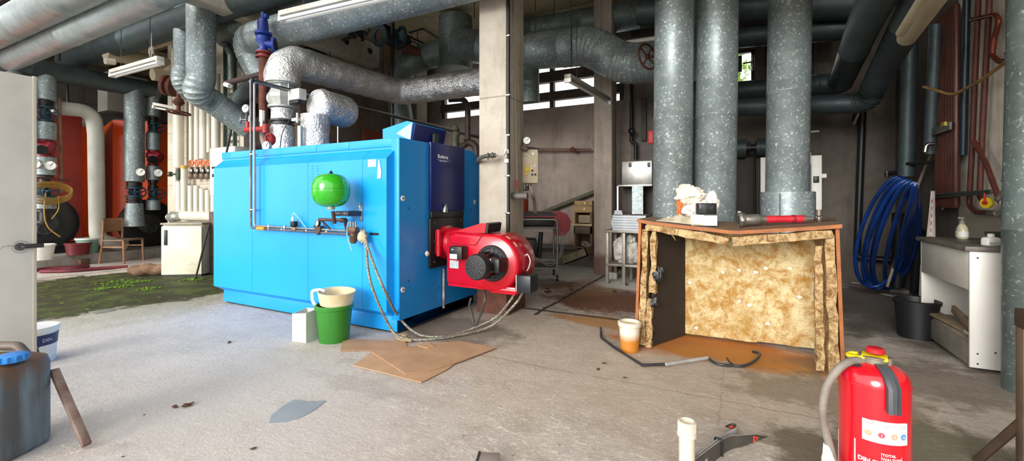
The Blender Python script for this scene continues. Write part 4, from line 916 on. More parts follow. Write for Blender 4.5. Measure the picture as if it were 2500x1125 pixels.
# containers on the plinth
def pail(name, label, c, r0, r1, h, mat, rim=None, cat='bucket', handle=None, wall=.006, group=None, inside=None, tilt=None):
    c = V(c); R_ = root(name, label, cat, c, group)
    m = M(); m.lathe([(r0*.6, 0), (r0, .0), (r0, .006), (r1, h), (r1-wall, h), (r0-wall, wall*2), (0.001, wall*2)], c, (0,0,1), 40, False)
    part(m, 'bucket_shell', mat, R_)
    part(M().lathe([(r1-.001, h-.03), (r1+.008, h-.03), (r1+.01, h-.004), (r1-wall, h+.002), (r1-wall, h-.02)], c, (0,0,1), 40, False), 'rim', rim or mat, R_)
    if inside: part(M().cyl(c+V((0,0,h*.2)), c+V((0,0,h*inside[0])), r0, r0+(r1-r0)*inside[0]-wall), 'contents', inside[1], R_)
    if handle:
        a, mh = handle; s = V((math.cos(a), math.sin(a), 0)); t = V((-s.y, s.x, 0)); rr = r1+.012; pts = []
        for k in range(17):
            u = PI*k/16; pts.append(c+s*rr*math.cos(u)+(t*.85-V((0,0,.5)))*rr*math.sin(u)*.95+V((0,0,h-.02)))
        part(M().tube(pts, .0035, 6), 'wire_handle', mh, R_)
    return R_
q = fl(98, 634, .2); pail('white_bucket', 'white bucket on the floor step left of the orange boilers', (q.x, q.y, .2), .15, .185, .26, WHITE)
q = fl(190, 621, .2); pail('red_bucket', 'dark red bucket on the step behind the pale green one', (q.x, q.y, .2), .15, .18, .22, pm('#6d141c', '#5a1016', .5))
q = fl(214, 617, .2); pail('green_bucket', 'pale green bucket with white rim on the step', (q.x, q.y, .2), .15, .175, .29, pm('#7d9c8c', '#5d8270', .5), WHITE)
q = fl(194, 646, 0); m = M(Matrix.Translation(q) @ Matrix.Rotation(.4, 4, 'Z')); m.box(-.12, .12, -.08, .08, 0, .11, .01); solo(m, 'brick', pm('#6d5142', '#54402f', .9, 0, 12, .3), 'rough brown brick on the floor before the step', 'brick')
RH = pm('#6d1626', '#4f101c', .6)
solo(M().tube(crv([fl(70, 662, .03), fl(120, 655, .03), fl(180, 652, .03), fl(215, 649, .03), fl(190, 655, .03), fl(140, 657, .04), fl(100, 662, .03), fl(170, 661, .03), fl(250, 655, .03), fl(312, 651, .03)], 10), .028, 10), 'fire_hose', RH, 'dark red hose lying along the floor before the step', 'hose')
a, b = fl(314, 660, .1), fl(402, 656, .1)
m = M(); m.tube([a.lerp(b, t/14)+V((0, 0, .01*math.sin(t))) for t in range(15)], lambda t: .085*(1-.35*(1-min(1, t*4))), 14)
for v in m.b.verts: v.co += noise.noise_vector(v.co*9)*.02
solo(m, 'log', pm('#8a6a52', '#5f4637', .9, 0, 10, .5), 'short tree log lying at the moss edge beside the fridge', 'log')
# chair
WOOD = pm('#9c7352', '#845e40', .55, 0, 14); 
CHp = fl(300, 640, 0); ca = math.radians(32); TC = Matrix.Translation((CHp.x, CHp.y, 0)) @ Matrix.Rotation(ca, 4, 'Z')
CR = root('wooden_chair', 'brown wooden chair with curved plywood back before the right orange boiler', 'chair', (CHp.x, CHp.y, 0))
def cp(fn, name, mat=WOOD, label=None):
    m = M(TC); fn(m); part(m, name, mat, CR, label)
cp(lambda m: m.box(-.24, .24, -.22, .22, .43, .46, .01), 'seat', pm('#7d6656', '#6b5545', .6, 0, 12))
for x in (-.21, .21):
    cp(lambda m: m.tube([(x, -.2, .44), (x*1.05, -.22, 0)], lambda t: .024-.006*t, 10), 'leg')
    cp(lambda m: m.tube([(x, .19, .84), (x, .2, .45), (x*1.05, .25, 0)], lambda t: .02, 10), 'leg')
    cp(lambda m: m.box(x-.01, x+.01, -.2, .2, .30, .33, .003), 'stretcher')
cp(lambda m: (m.grid(10, 4, lambda u, v: (-.22+.44*u, .20+.05*math.sin(PI*u), .60+.26*v)), m.thick(.012)), 'backrest')
# turn the chair so its back is at the left
for o in CR.children: pass
CR.rotation_euler = (0, 0, math.radians(-5)+math.radians(90))
for o in CR.children:
    pass
# fridge
fp = fl(393, 676, 0); fr = fl(492, 674, 0); u = (fr-fp); wv = u.length; an = math.atan2(u.y, u.x)
TF = Matrix.Translation(fp) @ Matrix.Rotation(an, 4, 'Z'); FR = root('small_fridge', 'yellowed white under counter fridge standing on the moss left of the blue boiler', 'fridge', fp)
m = M(TF); m.box(0, wv, .05, .58, .02, .82, .008); part(m, 'cabinet', pm('#d8d3ba', '#c3bb98', .45, 0, 3), FR)
m = M(TF); m.box(.0, wv, 0, .045, .03, .80, .01); dr_ = part(m, 'door', pm('#dcd9c4', '#cfc9a8', .4, 0, 2.5), FR)
m = M(TF); m.box(.05, .09, -.018, .0, .50, .74, .004); part(m, 'door_handle', BLACK, dr_)
m = M(TF); m.box(wv*.66, wv*.88, -.003, 0, .185, .19); m.box(wv*.72, wv*.80, -.003, 0, .215, .222); part(m, 'maker_plate', pm('#9c9a90', None, .4), FR)
m = M(TF); m.box(-.01, wv+.01, -.01, .6, .82, .85, .008); part(m, 'top_board', pm('#a7a290', '#8a8470', .6, 0, 5), FR)
m = M(TF); m.box(0.01, wv-.01, .02, .55, 0, .03); part(m, 'feet', BLACK, FR)
solo(M().tube([fl(477, 681, .01), at(512, 545, 6.75)], .014, 8), 'dark_stick', pm('#2b211c', None, .7), 'dark stick leaning between the fridge and the blue boiler', 'stick')
m = M(); q = fl(500, 672, 0); m.box(q.x-.12, q.x+.14, q.y+.12, q.y+.45, 0, 1.02, .01); solo(m, 'masonry_block', pm('#6b5a52', '#54453f', .9, 0, 8, .3), 'brown masonry pier behind the fridge', 'pier')
# pipe bank on the pale pier
PW = pm('#d3cfc0', '#c2beae', .5, 0, 3); yb = 4.34
pipe('cream_main', 'thick cream upright pipe at the left edge of the pale pier', 'pipe', [aY(436, 190, yb), aY(436, 410, yb)], .085, PW, n=20)
pipe('cream_main', 'tall flat backed cream pipe at the far left corner of the pale pier', 'pipe', [aY(428, 240, 4.45), aY(429, 475, 4.45)], .045, PW, n=12)
for i, (px, w_, y1) in enumerate(((467, 5, 392), (482, 6.5, 390), (497, 9, 388), (510, 5, 372), (527, 9.5, 362))):
    a = aY(px, 235, yb); r_ = w_*(a.y/( (px-CX)/FO*SN+CS))/FO
    pipe('cream_pipe', ['leftmost of the five cream upright pipes above the distributor', 'second from left of the five cream upright pipes above the distributor', 'third and thick one of the five cream upright pipes above the distributor', 'thin fourth of the five cream upright pipes above the distributor', 'fat rightmost of the five cream upright pipes, ending at the white switch box'][i], 'pipe', [aY(px, 180, yb), aY(px, y1, yb)], r_, PW, n=18)
orng = pm('#c8602a', None, .5)
for i, px in enumerate((467, 481, 495, 508)):
    q = aY(px, 415, yb-.02); R_ = root('manifold_valve', 'small black and brass valve set in the row above the white return stubs', 'valve', aY(px, 440, yb), 'valve row on the pale pier')
    part(M().lathe([(.035, 0), (.055, .03), (.055, .08), (.03, .1), (.055, .13), (.055, .19), (.035, .22)], aY(px, 437, yb), (0,0,1), 12), 'valve_body', pm('#8a7a6a', '#6b5b4d', .5, .5), R_)
    z_ = aY(px, 416, yb-.07); part(M().cyl(z_, z_+V((0,.05,0)), .05, n=16), 'black_knob', BLACK, R_); part(M().cyl(z_-V((0,.006,0)), z_, .025, n=12), 'knob_disc', WHITE, R_)
    z_ = aY(px, 398, yb-.06); part(M().wheel(z_, (.2,-1,0), .05, .01), 'orange_wheel', orng, R_)
for i, (px, y0) in enumerate(((466, 453), (480, 453), (494, 460), (508, 464), (522, 464))):
    lab = 'one of the short white stubs rising from the horizontal white collector'
    g_ = solo(M().tube([aY(px, y0, yb), aY(px, 517, yb)], .048, 18), 'white_stub', PW, lab, 'pipe', 'white stubs on the collector')
WST = pipe('white_stub_tall', 'taller white stub with yellow cap beside the collector stubs', 'pipe', [aY(450, 412, yb), aY(450, 517, yb)], .055, PW, n=18)
part(M().cyl(aY(450, 412, yb), aY(450, 404, yb), .058), 'yellow_cap', pm('#c9a53a', '#a58a3a', .5), WST)
pipe('white_stub_left', 'white pipe below the green needle valve at the left of the stub row', 'pipe', [aY(437, 443, yb), aY(438, 518, yb)], .055, PW, n=18)
m = M(); q = aY(436, 425, yb-.02); m.lathe([(.03, -.1), (.045, -.04), (.03, 0), (.045, .05), (.03, .1)], q, (0,0,1), 12); m.cyl(q, q+V((-.13, -.06, 0)), .02); m.cyl(q+V((-.12,-.06,0)), q+V((-.16,-.08,0)), .045); solo(m, 'needle_valve', pm('#3d4a34', '#2b3526', .5), 'dark green needle valve with red knob left of the stub row', 'valve')
pipe('white_collector', 'horizontal white collector pipe under the stub row', 'pipe', [aY(440, 526, yb), aY(560, 530, yb)], .085, PW, n=24)
m = M(); q = aY(418, 530, yb-.1); m.lathe([(.07, 0), (.10, .04), (.10, .16), (.06, .2)], q, (1, .1, 0), 18); m.wheel(q-V((.05,0,0)), (1,0,0), .06, .012); solo(m, 'shutoff_fitting', pm('#c9c9c4', '#9b9b96', .3, .6, 10), 'bright metal tap fitting at the left end of the white collector', 'fitting')
m = M(); m.box(aY(447,528,yb).x, aY(530,528,yb).x+.4, 4.3, 4.49, .0, aY(480, 545, 4.3).z, .01); solo(m, 'brick_bench', pm('#7d7064', '#63574c', .9, 0, 8, .3), 'low masonry bench under the white collector', 'bench')
q0, q1 = aY(512, 362, 4.2), aY(574, 400, 4.2)
SB = root('switch_box', 'white switch box on the pale pier, partly hidden by the blue boiler', 'box', ((q0.x+q1.x)/2, 4.3, q1.z-.5))
m = M(); m.box(q0.x, q1.x, 4.2, 4.45, q1.z-.5, q0.z, .008); part(m, 'box_case', pm('#d9d8d0', '#c9c8bf', .45), SB)
for k in range(5): part(M().cyl((q0.x+.09+k*.05, 4.20, q0.z-.33), (q0.x+.09+k*.05, 4.19, q0.z-.33), .018, n=12), 'switch', BLACK, SB)
for k in range(4): part(M().cb((q0.x+.10+k*.06, 4.195, q0.z-.46), .03, .01, .05), 'fuse', BLACK, SB)
m = M()
a, b = aY(550, 85, 4.45), aY(575, 370, 4.45)
for x in (a.x+.02, a.x+.30): m.box(x, x+.025, 4.40, 4.46, b.z, a.z+.2)
for k in range(26): z = b.z+.06+k*.115; m.box(a.x+.02, a.x+.32, 4.44, 4.455, z, z+.03)
solo(m, 'cable_tray', pm('#55675c', '#47564d', .5, .4), 'perforated green grey cable tray climbing the pale pier', 'tray')
pipe('angled_conduit', 'small galvanised duct bent over at the top of the pale pier', 'pipe', [aY(535, 95, 4.2), aY(552, 108, 4.2), aY(564, 135, 4.2), aY(566, 200, 4.2)], .055, GALV_D, R=.1, n=14)
solo(M().tube([aY(553, 372, 4.1), aY(566, 310, 4.1)], .016, 8), 'black_rod', BLACK, 'black rod rising slantwise from the white switch box', 'rod')
pipe('beige_pipe', 'beige pipe bent square beside the rear hooked drop pipe', 'pipe', [aX(370, 112, -9.2), aX(432, 93, -8.3), aX(430, 185, -8.3)], .07, BEIGE, R=.05, n=16)
pipe('beige_pipe', 'thin beige pipe running under the ceiling toward the pale pier', 'pipe', [(-10.2, aX(268, 110, -10.2).y, aX(268, 110, -10.2).z), aX(417, 142, -10.2)], .07, BEIGE, n=14)
pipe('beige_pipe', 'thick dusty beige pipe with a round end under the ceiling at the left', 'pipe', [aX(257, 128, -9.9), aX(415, 160, -9.9)], .13, BEIGE, n=20)
pipe('beige_pipe', 'small beige pipe end sticking out over the left batten lamp', 'pipe', [aX(256, 149, -9.0), aX(280, 151, -9.0)], .05, pm('#d8d2bd', None, .5), n=14)
pipe('beige_pipe', 'uppermost short beige pipe left of the hooked drop pipes', 'pipe', [aX(373, 68, -9.2), aX(434, 86, -9.2)], .055, BEIGE, n=14)
pipe('beige_pipe', 'white elbowed pipe low behind the left batten lamp', 'pipe', [aX(372, 182, -9.0), aX(405, 185, -9.0), aX(432, 165, -9.0)], .10, BEIGE, R=.15, n=18)
m = M(); q = aY(404, 208, 3.9); m.lathe([(.17, 0), (.17, .05), (.12, .06), (.12, .10), (.17, .11), (.17, .16)], q, (1, .6, -.2), 24); solo(m, 'rusty_flange', RUST, 'rusty red pipe flange beneath the rear hooked pipe', 'flange')
m = M(); q = aY(436, 275, 3.9); m.wheel(q, (.05, .1, 1), .16, .016); m.tube([q, q+V((0,0,.35))], .03, 10); m.lathe([(.05, 0), (.09, .05), (.05, .12)], q+V((0,0,.12)), (0,0,1), 14); solo(m, 'rusty_handwheel', RUST, 'rusty horizontal handwheel hanging below the hooked drop pipes', 'handwheel')
for i, (px, y0, y1, X_) in enumerate(((100, 210, 250, -11.6), (165, 215, 255, -11.8), (240, 60, 88, -9.9), (290, 40, 66, -9.9), (145, 120, 148, -10.2))):
    a = aX(px, y1, X_); solo(M().tube([a, (a.x, a.y, 4.5)], .02, 6), 'pipe_hanger', BLACK, 'dark pipe hanger strap under the ceiling at the left', 'hanger', 'pipe hangers over the orange boilers')
# ================= MIDDLE BACKGROUND =================
# grey control box on the right face of the concrete column
GB = root('control_cabinet', 'grey beige control cabinet with yellow switch mounted behind the concrete column', 'cabinet', at(1293, 450, 4.95))
C0, C1 = at(1273, 366, 4.95), at(1313, 448, 5.0); bd = V((.75, -.66, 0)).normalized(); sdv = V((CS, SN, 0)).normalized()
TB = frame((C0.x, C0.y, C1.z), sdv+V((-.1,.1,0)), (0,0,1)); wd, hg = .19, C0.z-C1.z+.01
GBM = pm('#b5a98e', '#a89c81', .5, 0, 4)
m = M(TB); m.box(0, wd, 0, hg, -.11, 0, .008); part(m, 'cabinet_box', GBM, GB)
m = M(TB); m.box(.002, wd-.002, .004, hg-.004, 0, .012, .004); part(m, 'cabinet_door', pm('#b8ac92', '#aca087', .45, 0, 4), GB)
m = M(TB); m.box(.022, .105, .30, .375, .012, .0135); part(m, 'type_label', pm('#cfc8b5', '#8b8474', .6, 0, 90, lo=.45, hi=.55), GB)
text('1 2 3', .03, TB @ Matrix.Translation((.03, .255, .0135)), WHITE, GB, 'lettering', .0005)
m = M(TB); m.cyl((.13, .335, .012), (.13, .335, .02), .013, n=20); part(m, 'round_lock', WHITE, GB)
m = M(TB); m.box(.035, .085, .135, .185, .012, .02, .003); m.box(.05, .07, .195, .21, .012, .017); m.box(.05, .07, .09, .13, .012, .02, .002); part(m, 'yellow_switch', pm('#d8b52c', None, .5), GB)
for x, y in ((.115, .19), (.115, .165), (.15, .19), (.15, .21)): part(M(TB).cb((x, y, .014), .012, .012, .006, .002), 'signal_lamp', WHITE, GB)
for x, y in ((.12, .10), (.155, .10), (.12, .145)): part(M(TB).cyl((x, y, .012), (x, y, .022), .011, n=14), 'push_button', BLACK, GB)
m = M()
for k in range(4):
    a = TB @ V((.03+k*.03, 0, -.05)); m.tube(crv([a, a-V((0,0,.05)), a+V((.02,.0,-.08)), a+V((.05-.02*k,0,-.03))]), .006, 8)
solo(m, 'cable_bundle', BLACK, 'black cables looping out under the grey beige control cabinet', 'cable')
for k in range(2):
    solo(M().tube(crv([at(1293+k*4, 455, 4.9), at(1298+k*4, 475, 4.9), at(1303+k*4, 495, 5.0), at(1304+k*4, 520, 5.1)]), .011, 10), 'flexible_conduit', pm('#6b5f52', '#8a7f70', .5), ['left one of the two bent conduits dropping toward the trolley burner', 'right one of the two bent conduits dropping toward the trolley burner'][k], 'conduit')
gauge('white dial gauge on a thin stem above the grey beige control cabinet', at(1286, 343, 4.9), (.35, -.9, 0), .047, '#2b2b2b', mount=[at(1286, 362, 4.92)])
for k, y in enumerate((362, 366)):
    a = at(1275, y-2, 4.92); b = aY(1330, y+1, 7.75); c = aY(1443, y+2, 7.8)
    solo(M().tube([aY(1290, y, 7.75), b, c], .012, 10), 'wall_tube', pm('#7c5a48', '#5f4638', .6, .2), ['upper of the two thin brown tubes along the back wall', 'lower of the two thin brown tubes along the back wall'][k], 'tube')
m = M(); m.cyl(aY(1398, 365, 7.72), aY(1398, 365, 7.80), .05); solo(m, 'tube_joint', RUST, 'round rusty joint on the thin brown wall tubes', 'joint')
solo(M().tube([at(1273, 360, 4.9), at(1283, 363, 4.9), at(1310, 366, 5.6)], .03, 12), 'pipe_fitting', pm('#4c4138', '#6d5f52', .5), 'dark fitting under the gauge above the control cabinet', 'fitting')
solo(M().tube(crv([aY(1448, 330, 7.8), aY(1442, 345, 7.8), aY(1447, 362, 7.8)]), .008, 8), 'curved_wire', pm('#b3a99b', None, .5), 'thin curved wire against the slim concrete column', 'wire')
pipe('wall_rail', 'greenish slanting handrail on the back wall behind the trolley burner', 'rail', [aY(1322, 520, 7.85), aY(1452, 468, 7.85)], .04, pm('#5f6048', '#4a4a38', .7, 0, 8), n=10)
struct(M().box(-4.4, -1.95, 7.70, YB, 0, .36, .02), 'baseboard_back', pm('#7d7166', '#685d53', .9, 0, 6, .3))
# burner on trolley
tx = fl(1330, 672, 0); TR = root('trolley', 'tubular steel trolley with shelves carrying the spare red burner', 'trolley', tx)
TT = Matrix.Translation(at(1318, 600, 6.55)*1.0); base = at(1318, 600, 6.55)
ux_ = V((CS, SN, 0)); uy_ = V((-SN, CS, 0)); TT = frame((base.x, base.y, 0), ux_, uy_)
W2 = .40; H = HC-(537-HY)/FO*6.4
x0, x1, y0, y1 = -.28, .26, 0, .55
m = M(TT); 
for y in (y0, y1): m.tube(fil([(x0, y, .10), (x0, y, H), (x1, y, H), (x1, y, .10)], .06), .016, 12)
part(m, 'frame', pm('#a5a39c', '#8f8d87', .3, .7), TR)
for i, z in enumerate((H-.14, H-.62, .17)):
    m = M(TT); m.box(x0-.02, x1, y0, y1, z, z+.03, .004); part(m, 'shelf', pm('#7d7a70', '#68655c', .5), TR)
for x in (x0, x1):
    for y in (y0, y1):
        m = M(TT); m.cyl((x-.015, y, .045), (x+.015, y, .045), .045, n=18); part(m, 'caster', BLACK, TR)
SBN = root('spare_burner', 'dark red spare burner lying on the steel trolley', 'burner', TT @ V((0, .3, H-.11)))
m = M(TT); m.prism([(x0-.15, H+.12), (x1+.05, H+.12), (x1+.16, H+.08), (x1+.22, H-.03), (x1+.2, H-.16), (x1+.13, H-.24), (x1, H-.26), (x1, H-.105), (x0-.15, H-.105)], 'y', .10, .46)
for v in m.b.verts: pass
part(m, 'burner_housing', pm('#981326', '#7d0f1f', .35), SBN, ang=45)
m = M(TT); m.prism([(x0-.1, H+.12), (x1-.1, H+.12), (x1+.02, H+.06), (x0-.1, H+.05)], 'y', .085, .10); part(m, 'housing_recess', BLACK, SBN)
m = M(TT); m.lathe([(.14, 0), (.14, .25), (.10, .27)], (x0-.02, .28, H+.05), (0, 0, 1), 24); part(m, 'air_duct', pm('#a8452c', '#8c3422', .5, 0, 10), SBN)
m = M(TT); m.box(x0+.02, x1-.04, .03, .4, H-.10, H+.03, .02); solo(m, 'dark_motor', BLACK, 'black motor block sitting under the trolley hoop', 'motor')
m = M(TT); m.box(x0-.05, x0+.24, .08, .45, H-.58, H-.30, .02); m.cyl((0.0, .2, H-.6), (.03, .2, H-.2), .035); solo(m, 'dark_gearbox', BLACK, 'black machine part on the middle trolley shelf', 'machine part')
for k in range(2): solo(M(TT).tube(crv([(x1+.07+k*.03, .1, H-.2), (x1+.05+k*.03, .05, H-.5), (x1-.1, .02, H-.66-.03*k), (x0+.2, .02, H-.56)]), .006, 8), 'grey_cable', pm('#8f8f8a', None, .5), ['longer grey cable drooping off the trolley shelf', 'shorter grey cable drooping off the trolley shelf'][k], 'cable')
solo(M().tube(crv([at(1280, 630, 5.9), at(1290, 640, 5.9), at(1290, 655, 5.9), at(1286, 690, 5.9)]), .012, 8), 'hanging_hose', pm('#a9a49a', None, .5), 'pale hose end hanging beside the trolley leg', 'hose')
# wooden drawers / crates on the back wall
WD = pm('#a98a5f', '#8d6f49', .7, 0, 12); WD2 = pm('#6d5a48', '#57473a', .8, 0, 10)
ys = 7.35
SH = root('wooden_shelf_unit', 'shabby wooden drawer rack left of the slim concrete column', 'shelf', aY(1420, 640, ys))
def shb(px0, px1, py0, py1, d0_, d1_, name, mat, parent=SH):
    a, b = aY(px0, py0, ys), aY(px1, py1, ys); m = M(); m.box(a.x, b.x, ys+d0_, ys+d1_, b.z, a.z, .004); return part(m, name, mat, parent)
for a in ((1403, 1446, 490, 502), (1400, 1446, 503, 519)):
    dw = shb(*a, -.02, .33, 'drawer', WD); c = aY((a[0]+a[1])/2+4, (a[2]+a[3])/2, ys-.02); part(M().lathe([(.014, 0), (.018, .015), (.008, .02)], c, (0,-1,0), 14), 'knob', pm('#d8c9a0', None, .4), dw)
shb(1396, 1446, 546, 552, -.03, .33, 'board', pm('#c9b796', '#a89474', .7)); shb(1401, 1446, 552, 572, 0, .33, 'lower_drawer', WD2)
shb(1401, 1404, 519, 606, 0, .33, 'side_board', WD); shb(1440, 1446, 519, 606, 0, .33, 'side_board', WD2); shb(1403, 1446, 519, 606, .31, .33, 'back_board', WD2); shb(1399, 1446, 601, 607, -.02, .33, 'board', WD2); shb(1410, 1444, 525, 545, .05, .3, 'paper_stack', pm('#9c8a70', '#7d6c56', .8))
TCR = frame(aY(1395, 640, 7.25), (1, 0, .42), (-.42, 0, 1)); m = M(TCR); m.box(0, .45, 0, .14, -.01, .02); m.box(0, .45, 0, .02, -.01, .35); m.box(0, .45, .0, .14, .33, .35); m.box(.43, .45, 0, .14, 0, .35); solo(m, 'tilted_crate', pm('#7d715c', '#63573f', .8, 0, 8), 'greyish wooden crate tilted against the slim concrete column', 'crate')
m = M(); m.box(aY(1290,600,7.5).x, aY(1412,600,7.5).x, 7.45, 7.7, .33, .37); solo(m, 'grey_plank', pm('#6d6861', '#575249', .7), 'grey plank lying low along the back wall behind the trolley', 'plank')
for px, py_, s in ((1428, 595, .06), (1436, 600, .05)): solo(M().blobby(aY(px, py_, 7.3), (s, s, s*.8), .3, 2, px, 3), 'scrap_roll', pm('#a39a8c', '#6d6357', .7, 0, 20), 'grey scrap roll on the tilted crate' if px == 1428 else 'smaller grey scrap roll at the crate end', 'scrap')
# black pipes in the recess
pipe('black_pipe', 'black straight pipe just right of the slim concrete column', 'pipe', [aY(1502, 190, 7.5), aY(1500, 455, 7.5)], .022, BLACK, n=10)
m = M(); m.cb(aY(1498, 466, 7.45), .07, .05, .12, .008); solo(m, 'cable_socket', WHITE, 'small white socket at the lower end of the black straight pipe', 'socket')
pipe('black_pipe', 'dark pipe coming down in the recess and stepping sideways', 'pipe', [aY(1541, 190, 7.75), aY(1541, 345, 7.75), aY(1552, 350, 7.75), aY(1552, 388, 7.75)], .03, BLACK, R=.04, n=10)
m = M(); q = aY(1543, 322, 7.7); m.lathe([(.03, -.06), (.06, 0), (.03, .06)], q, (0,0,1), 14); m.cyl(q, q+V((.02,-.12,0)), .02); m.wheel(q+V((.02,-.12,0)), (.1,-1,0), .05, .01); solo(m, 'recess_valve', BLACK, 'black valve on the stepped pipe in the recess', 'valve')
m = M(); m.box(aY(1566,330,7.9).x, aY(1571,330,7.9).x+.05, 7.85, 7.93, aY(1568,345,7.9).z, 3.0); solo(m, 'wall_channel', pm('#5b5650', '#49443f', .8), 'narrow upright metal channel in the recess wall', 'channel')
m = M(); m.cb(aY(1589, 335, 7.0), .08, .06, .20, .01); solo(m, 'red_sign', pm('#b3202c', None, .5), 'small red box peeking out left of the leftmost upright pipe', 'box')
# steel side table with trays
ty2 = 6.25; TS = root('steel_table', 'small welded steel table holding metal trays beside the slim concrete column', 'table', fl(1515, 665, 0))
tA, tB = aY(1472, 562, ty2), aY(1580, 562, ty2); SM = pm('#9a9489', '#7f796e', .45, .4, 8)
dleg = aY(1480, 650, ty2)
m = M(); m.box(tA.x, tB.x+.25, ty2, ty2+.55, tA.z-.03, tA.z, .004); part(m, 'table_top', SM, TS)
for x in (tA.x+.03, tA.x+.27, tB.x+.2):
    for y in (ty2+.02, ty2+.50): m = M(); m.box(x, x+.045, y, y+.045, 0, tA.z-.03, .004); part(m, 'leg', SM, TS)
m = M(); m.box(tA.x+.03, tB.x+.2, ty2+.02, ty2+.5, .26, .29, .004); part(m, 'lower_shelf', SM, TS)
for k in range(6):
    a, b = aY(1494+random.randint(-2, 2), 555-k*5.5, ty2+.05), aY(1574+random.randint(-2, 3), 550-k*5.5, ty2+.05); z = tA.z+k*.037
    m = M(); m.box(a.x, b.x, ty2+.04, ty2+.42, z+.002, z+.006); m.box(a.x, b.x, ty2+.035, ty2+.045, z+.002, z+.033); m.box(a.x, a.x+.01, ty2+.04, ty2+.42, z+.002, z+.033); m.box(b.x-.01, b.x, ty2+.04, ty2+.42, z+.002, z+.033); m.box(a.x-.006, b.x+.006, ty2+.03, ty2+.045, z+.028, z+.035)
    solo(m, 'metal_tray', pm('#8d9194', '#7c8083', .4, .7), 'flat aluminium tray in the stack on the steel side table', 'tray', 'stacked aluminium trays on the steel side table')
zt = tA.z+.23; a, b = aY(1508, 520, ty2+.1), aY(1590, 520, ty2+.1)
OB = root('sheet_metal_box', 'open black and galvanised sheet metal box on top of the tray stack', 'box', (a.x, ty2+.2, zt))
hh = aY(1508, 455, ty2+.1).z-zt
m = M(); m.box(a.x, b.x, ty2+.40, ty2+.41, zt, zt+hh); m.box(a.x, b.x, ty2+.08, ty2+.41, zt, zt+.01); m.box(a.x, b.x, ty2+.08, ty2+.41, zt+hh-.01, zt+hh); part(m, 'box_shell', pm('#2a2622', '#3c332b', .6, .2, 6), OB)
part(M().box(a.x, a.x+.018, ty2+.06, ty2+.12, zt+.02, zt+hh), 'bright_edge', pm('#cfd1d0', None, .3, .8), OB)
part(M().box(aY(1543,0,ty2+.07).x, aY(1570,0,ty2+.07).x, ty2+.07, ty2+.10, zt+.01, zt+hh), 'galvanised_door', GALV, OB)
q = aY(1508, 514, ty2); m = M(); m.prism([(q.x-.06, zt), (q.x+.07, zt), (q.x+.05, zt+.06), (q.x-.05, zt+.06)], 'y', ty2+.02, ty2+.10); solo(m, 'small_clamp', pm('#7d7f80', None, .4, .6), 'small grey metal clamp in front of the sheet metal box', 'clamp')
zt2 = zt+hh; a, b = aY(1521, 450, ty2+.2), aY(1595, 450, ty2+.2)
AB = root('aluminium_case', 'silvery riveted metal case on top of the sheet metal box', 'case', (a.x, ty2+.2, zt2))
h3 = aY(1521, 395, ty2+.2).z-zt2
m = M(); m.box(a.x, b.x, ty2+.12, ty2+.38, zt2+.005, zt2+h3, .012); part(m, 'case_body', pm('#9c9b97', '#84837f', .38, .7, 6), AB)
m = M(); m.box(a.x-.05, b.x, ty2+.10, ty2+.4, zt2, zt2+.02, .003); part(m, 'case_lip', pm('#b9b9b6', None, .35, .7), AB)
for px in (1538, 1584): q = aY(px, 402, ty2+.11); part(M().box(q.x-.018, q.x+.018, ty2+.105, ty2+.12, q.z-.03, q.z+.03, .004), 'latch', BLACK, AB)
for px in (1537, 1554, 1571):
    for py_ in (418, 430): part(M().lathe([(.007, 0), (.004, .004)], aY(px, py_, ty2+.121), (0,-1,0), 8), 'rivet', STEEL, AB)
q = aY(1515, 640, ty2+.12); BG = M(); BG.blobby((q.x, ty2+.25, .29+.19), (.14, .12, .20), .13, 2.0, 5, 4); BG.blobby((q.x+.12, ty2+.26, .29+.15), (.12, .10, .17), .13, 2.0, 9, 4); BG.blobby((q.x+.07, ty2+.24, .29+.34), (.12, .08, .09), .2, 2.4, 3, 4)
solo(BG, 'plastic_bag', pm('#c9c6be', '#aeaaa1', .55, 0, 5), 'crumpled white bag stuffed on the lower shelf of the steel table', 'bag')
m = M(); m.cb(fl(1495, 672, .05), .16, .1, .1, .01); solo(m, 'white_carton', pm('#b8b2a8', None, .7), 'small pale carton under the steel table', 'carton')
for i, (px, py_) in enumerate(((1336, 706), (1692//1+0, 0))):
    if i: continue
# ================= WOODEN BOX WITH WOOL =================
OB_ = pm('#a8652e', '#8f5226', .6, 0, 10, .2); YW = (lambda g: (g.bump(g.noise(30,5,.7), .9, .03), g.fin(g.mix(g.math('MULTIPLY', g.ramp(g.noise(3,5,.65), .5, .68), .7), g.ramp(g.noise(11, 7, .75, None, .3), .40, .60, lin('#b98a42'), lin('#ead9a8')), lin('#a87f24')), .95))[1])(N('mineral_wool'))
RW = (lambda g: (g.bump(g.noise(40,5,.75,g.scale(g.coord(),(1,1,1))), 1.0, .02), g.fin(g.ramp(g.noise(22, 6, .75, None, .8), .40, .60, lin('#8a5f33'), lin('#dcc08c')), .95))[1])(N('torn_board'))
X0, X1, Y0, Y1, H1 = -.73, .605, 3.66, 4.25, 1.05
WB = root('wooden_box', 'big open wooden hood lined with yellow mineral wool, its top sagging', 'box', ((X0+X1)/2, (Y0+Y1)/2, 0))
def sag(x): 
    t = (x-X0)/(X1-X0); return -.075*max(0, 1-abs(t-.52)/.52)**.8
m = M(); m.prism([(Y0, .02), (Y1, .0), (Y1, H1-.01), (Y0, H1-.01)], 'x', X0, X0+.022)
for v in m.b.verts:
    if v.co.z < .5: v.co.x -= .0
part(m, 'side_panel', OB_, WB)
m = M(); m.prism([(Y0+.02, .0), (Y1, .0), (Y1, H1-.02), (Y0+.02, H1-.02)], 'x', X1-.022, X1); part(m, 'side_panel', OB_, WB)
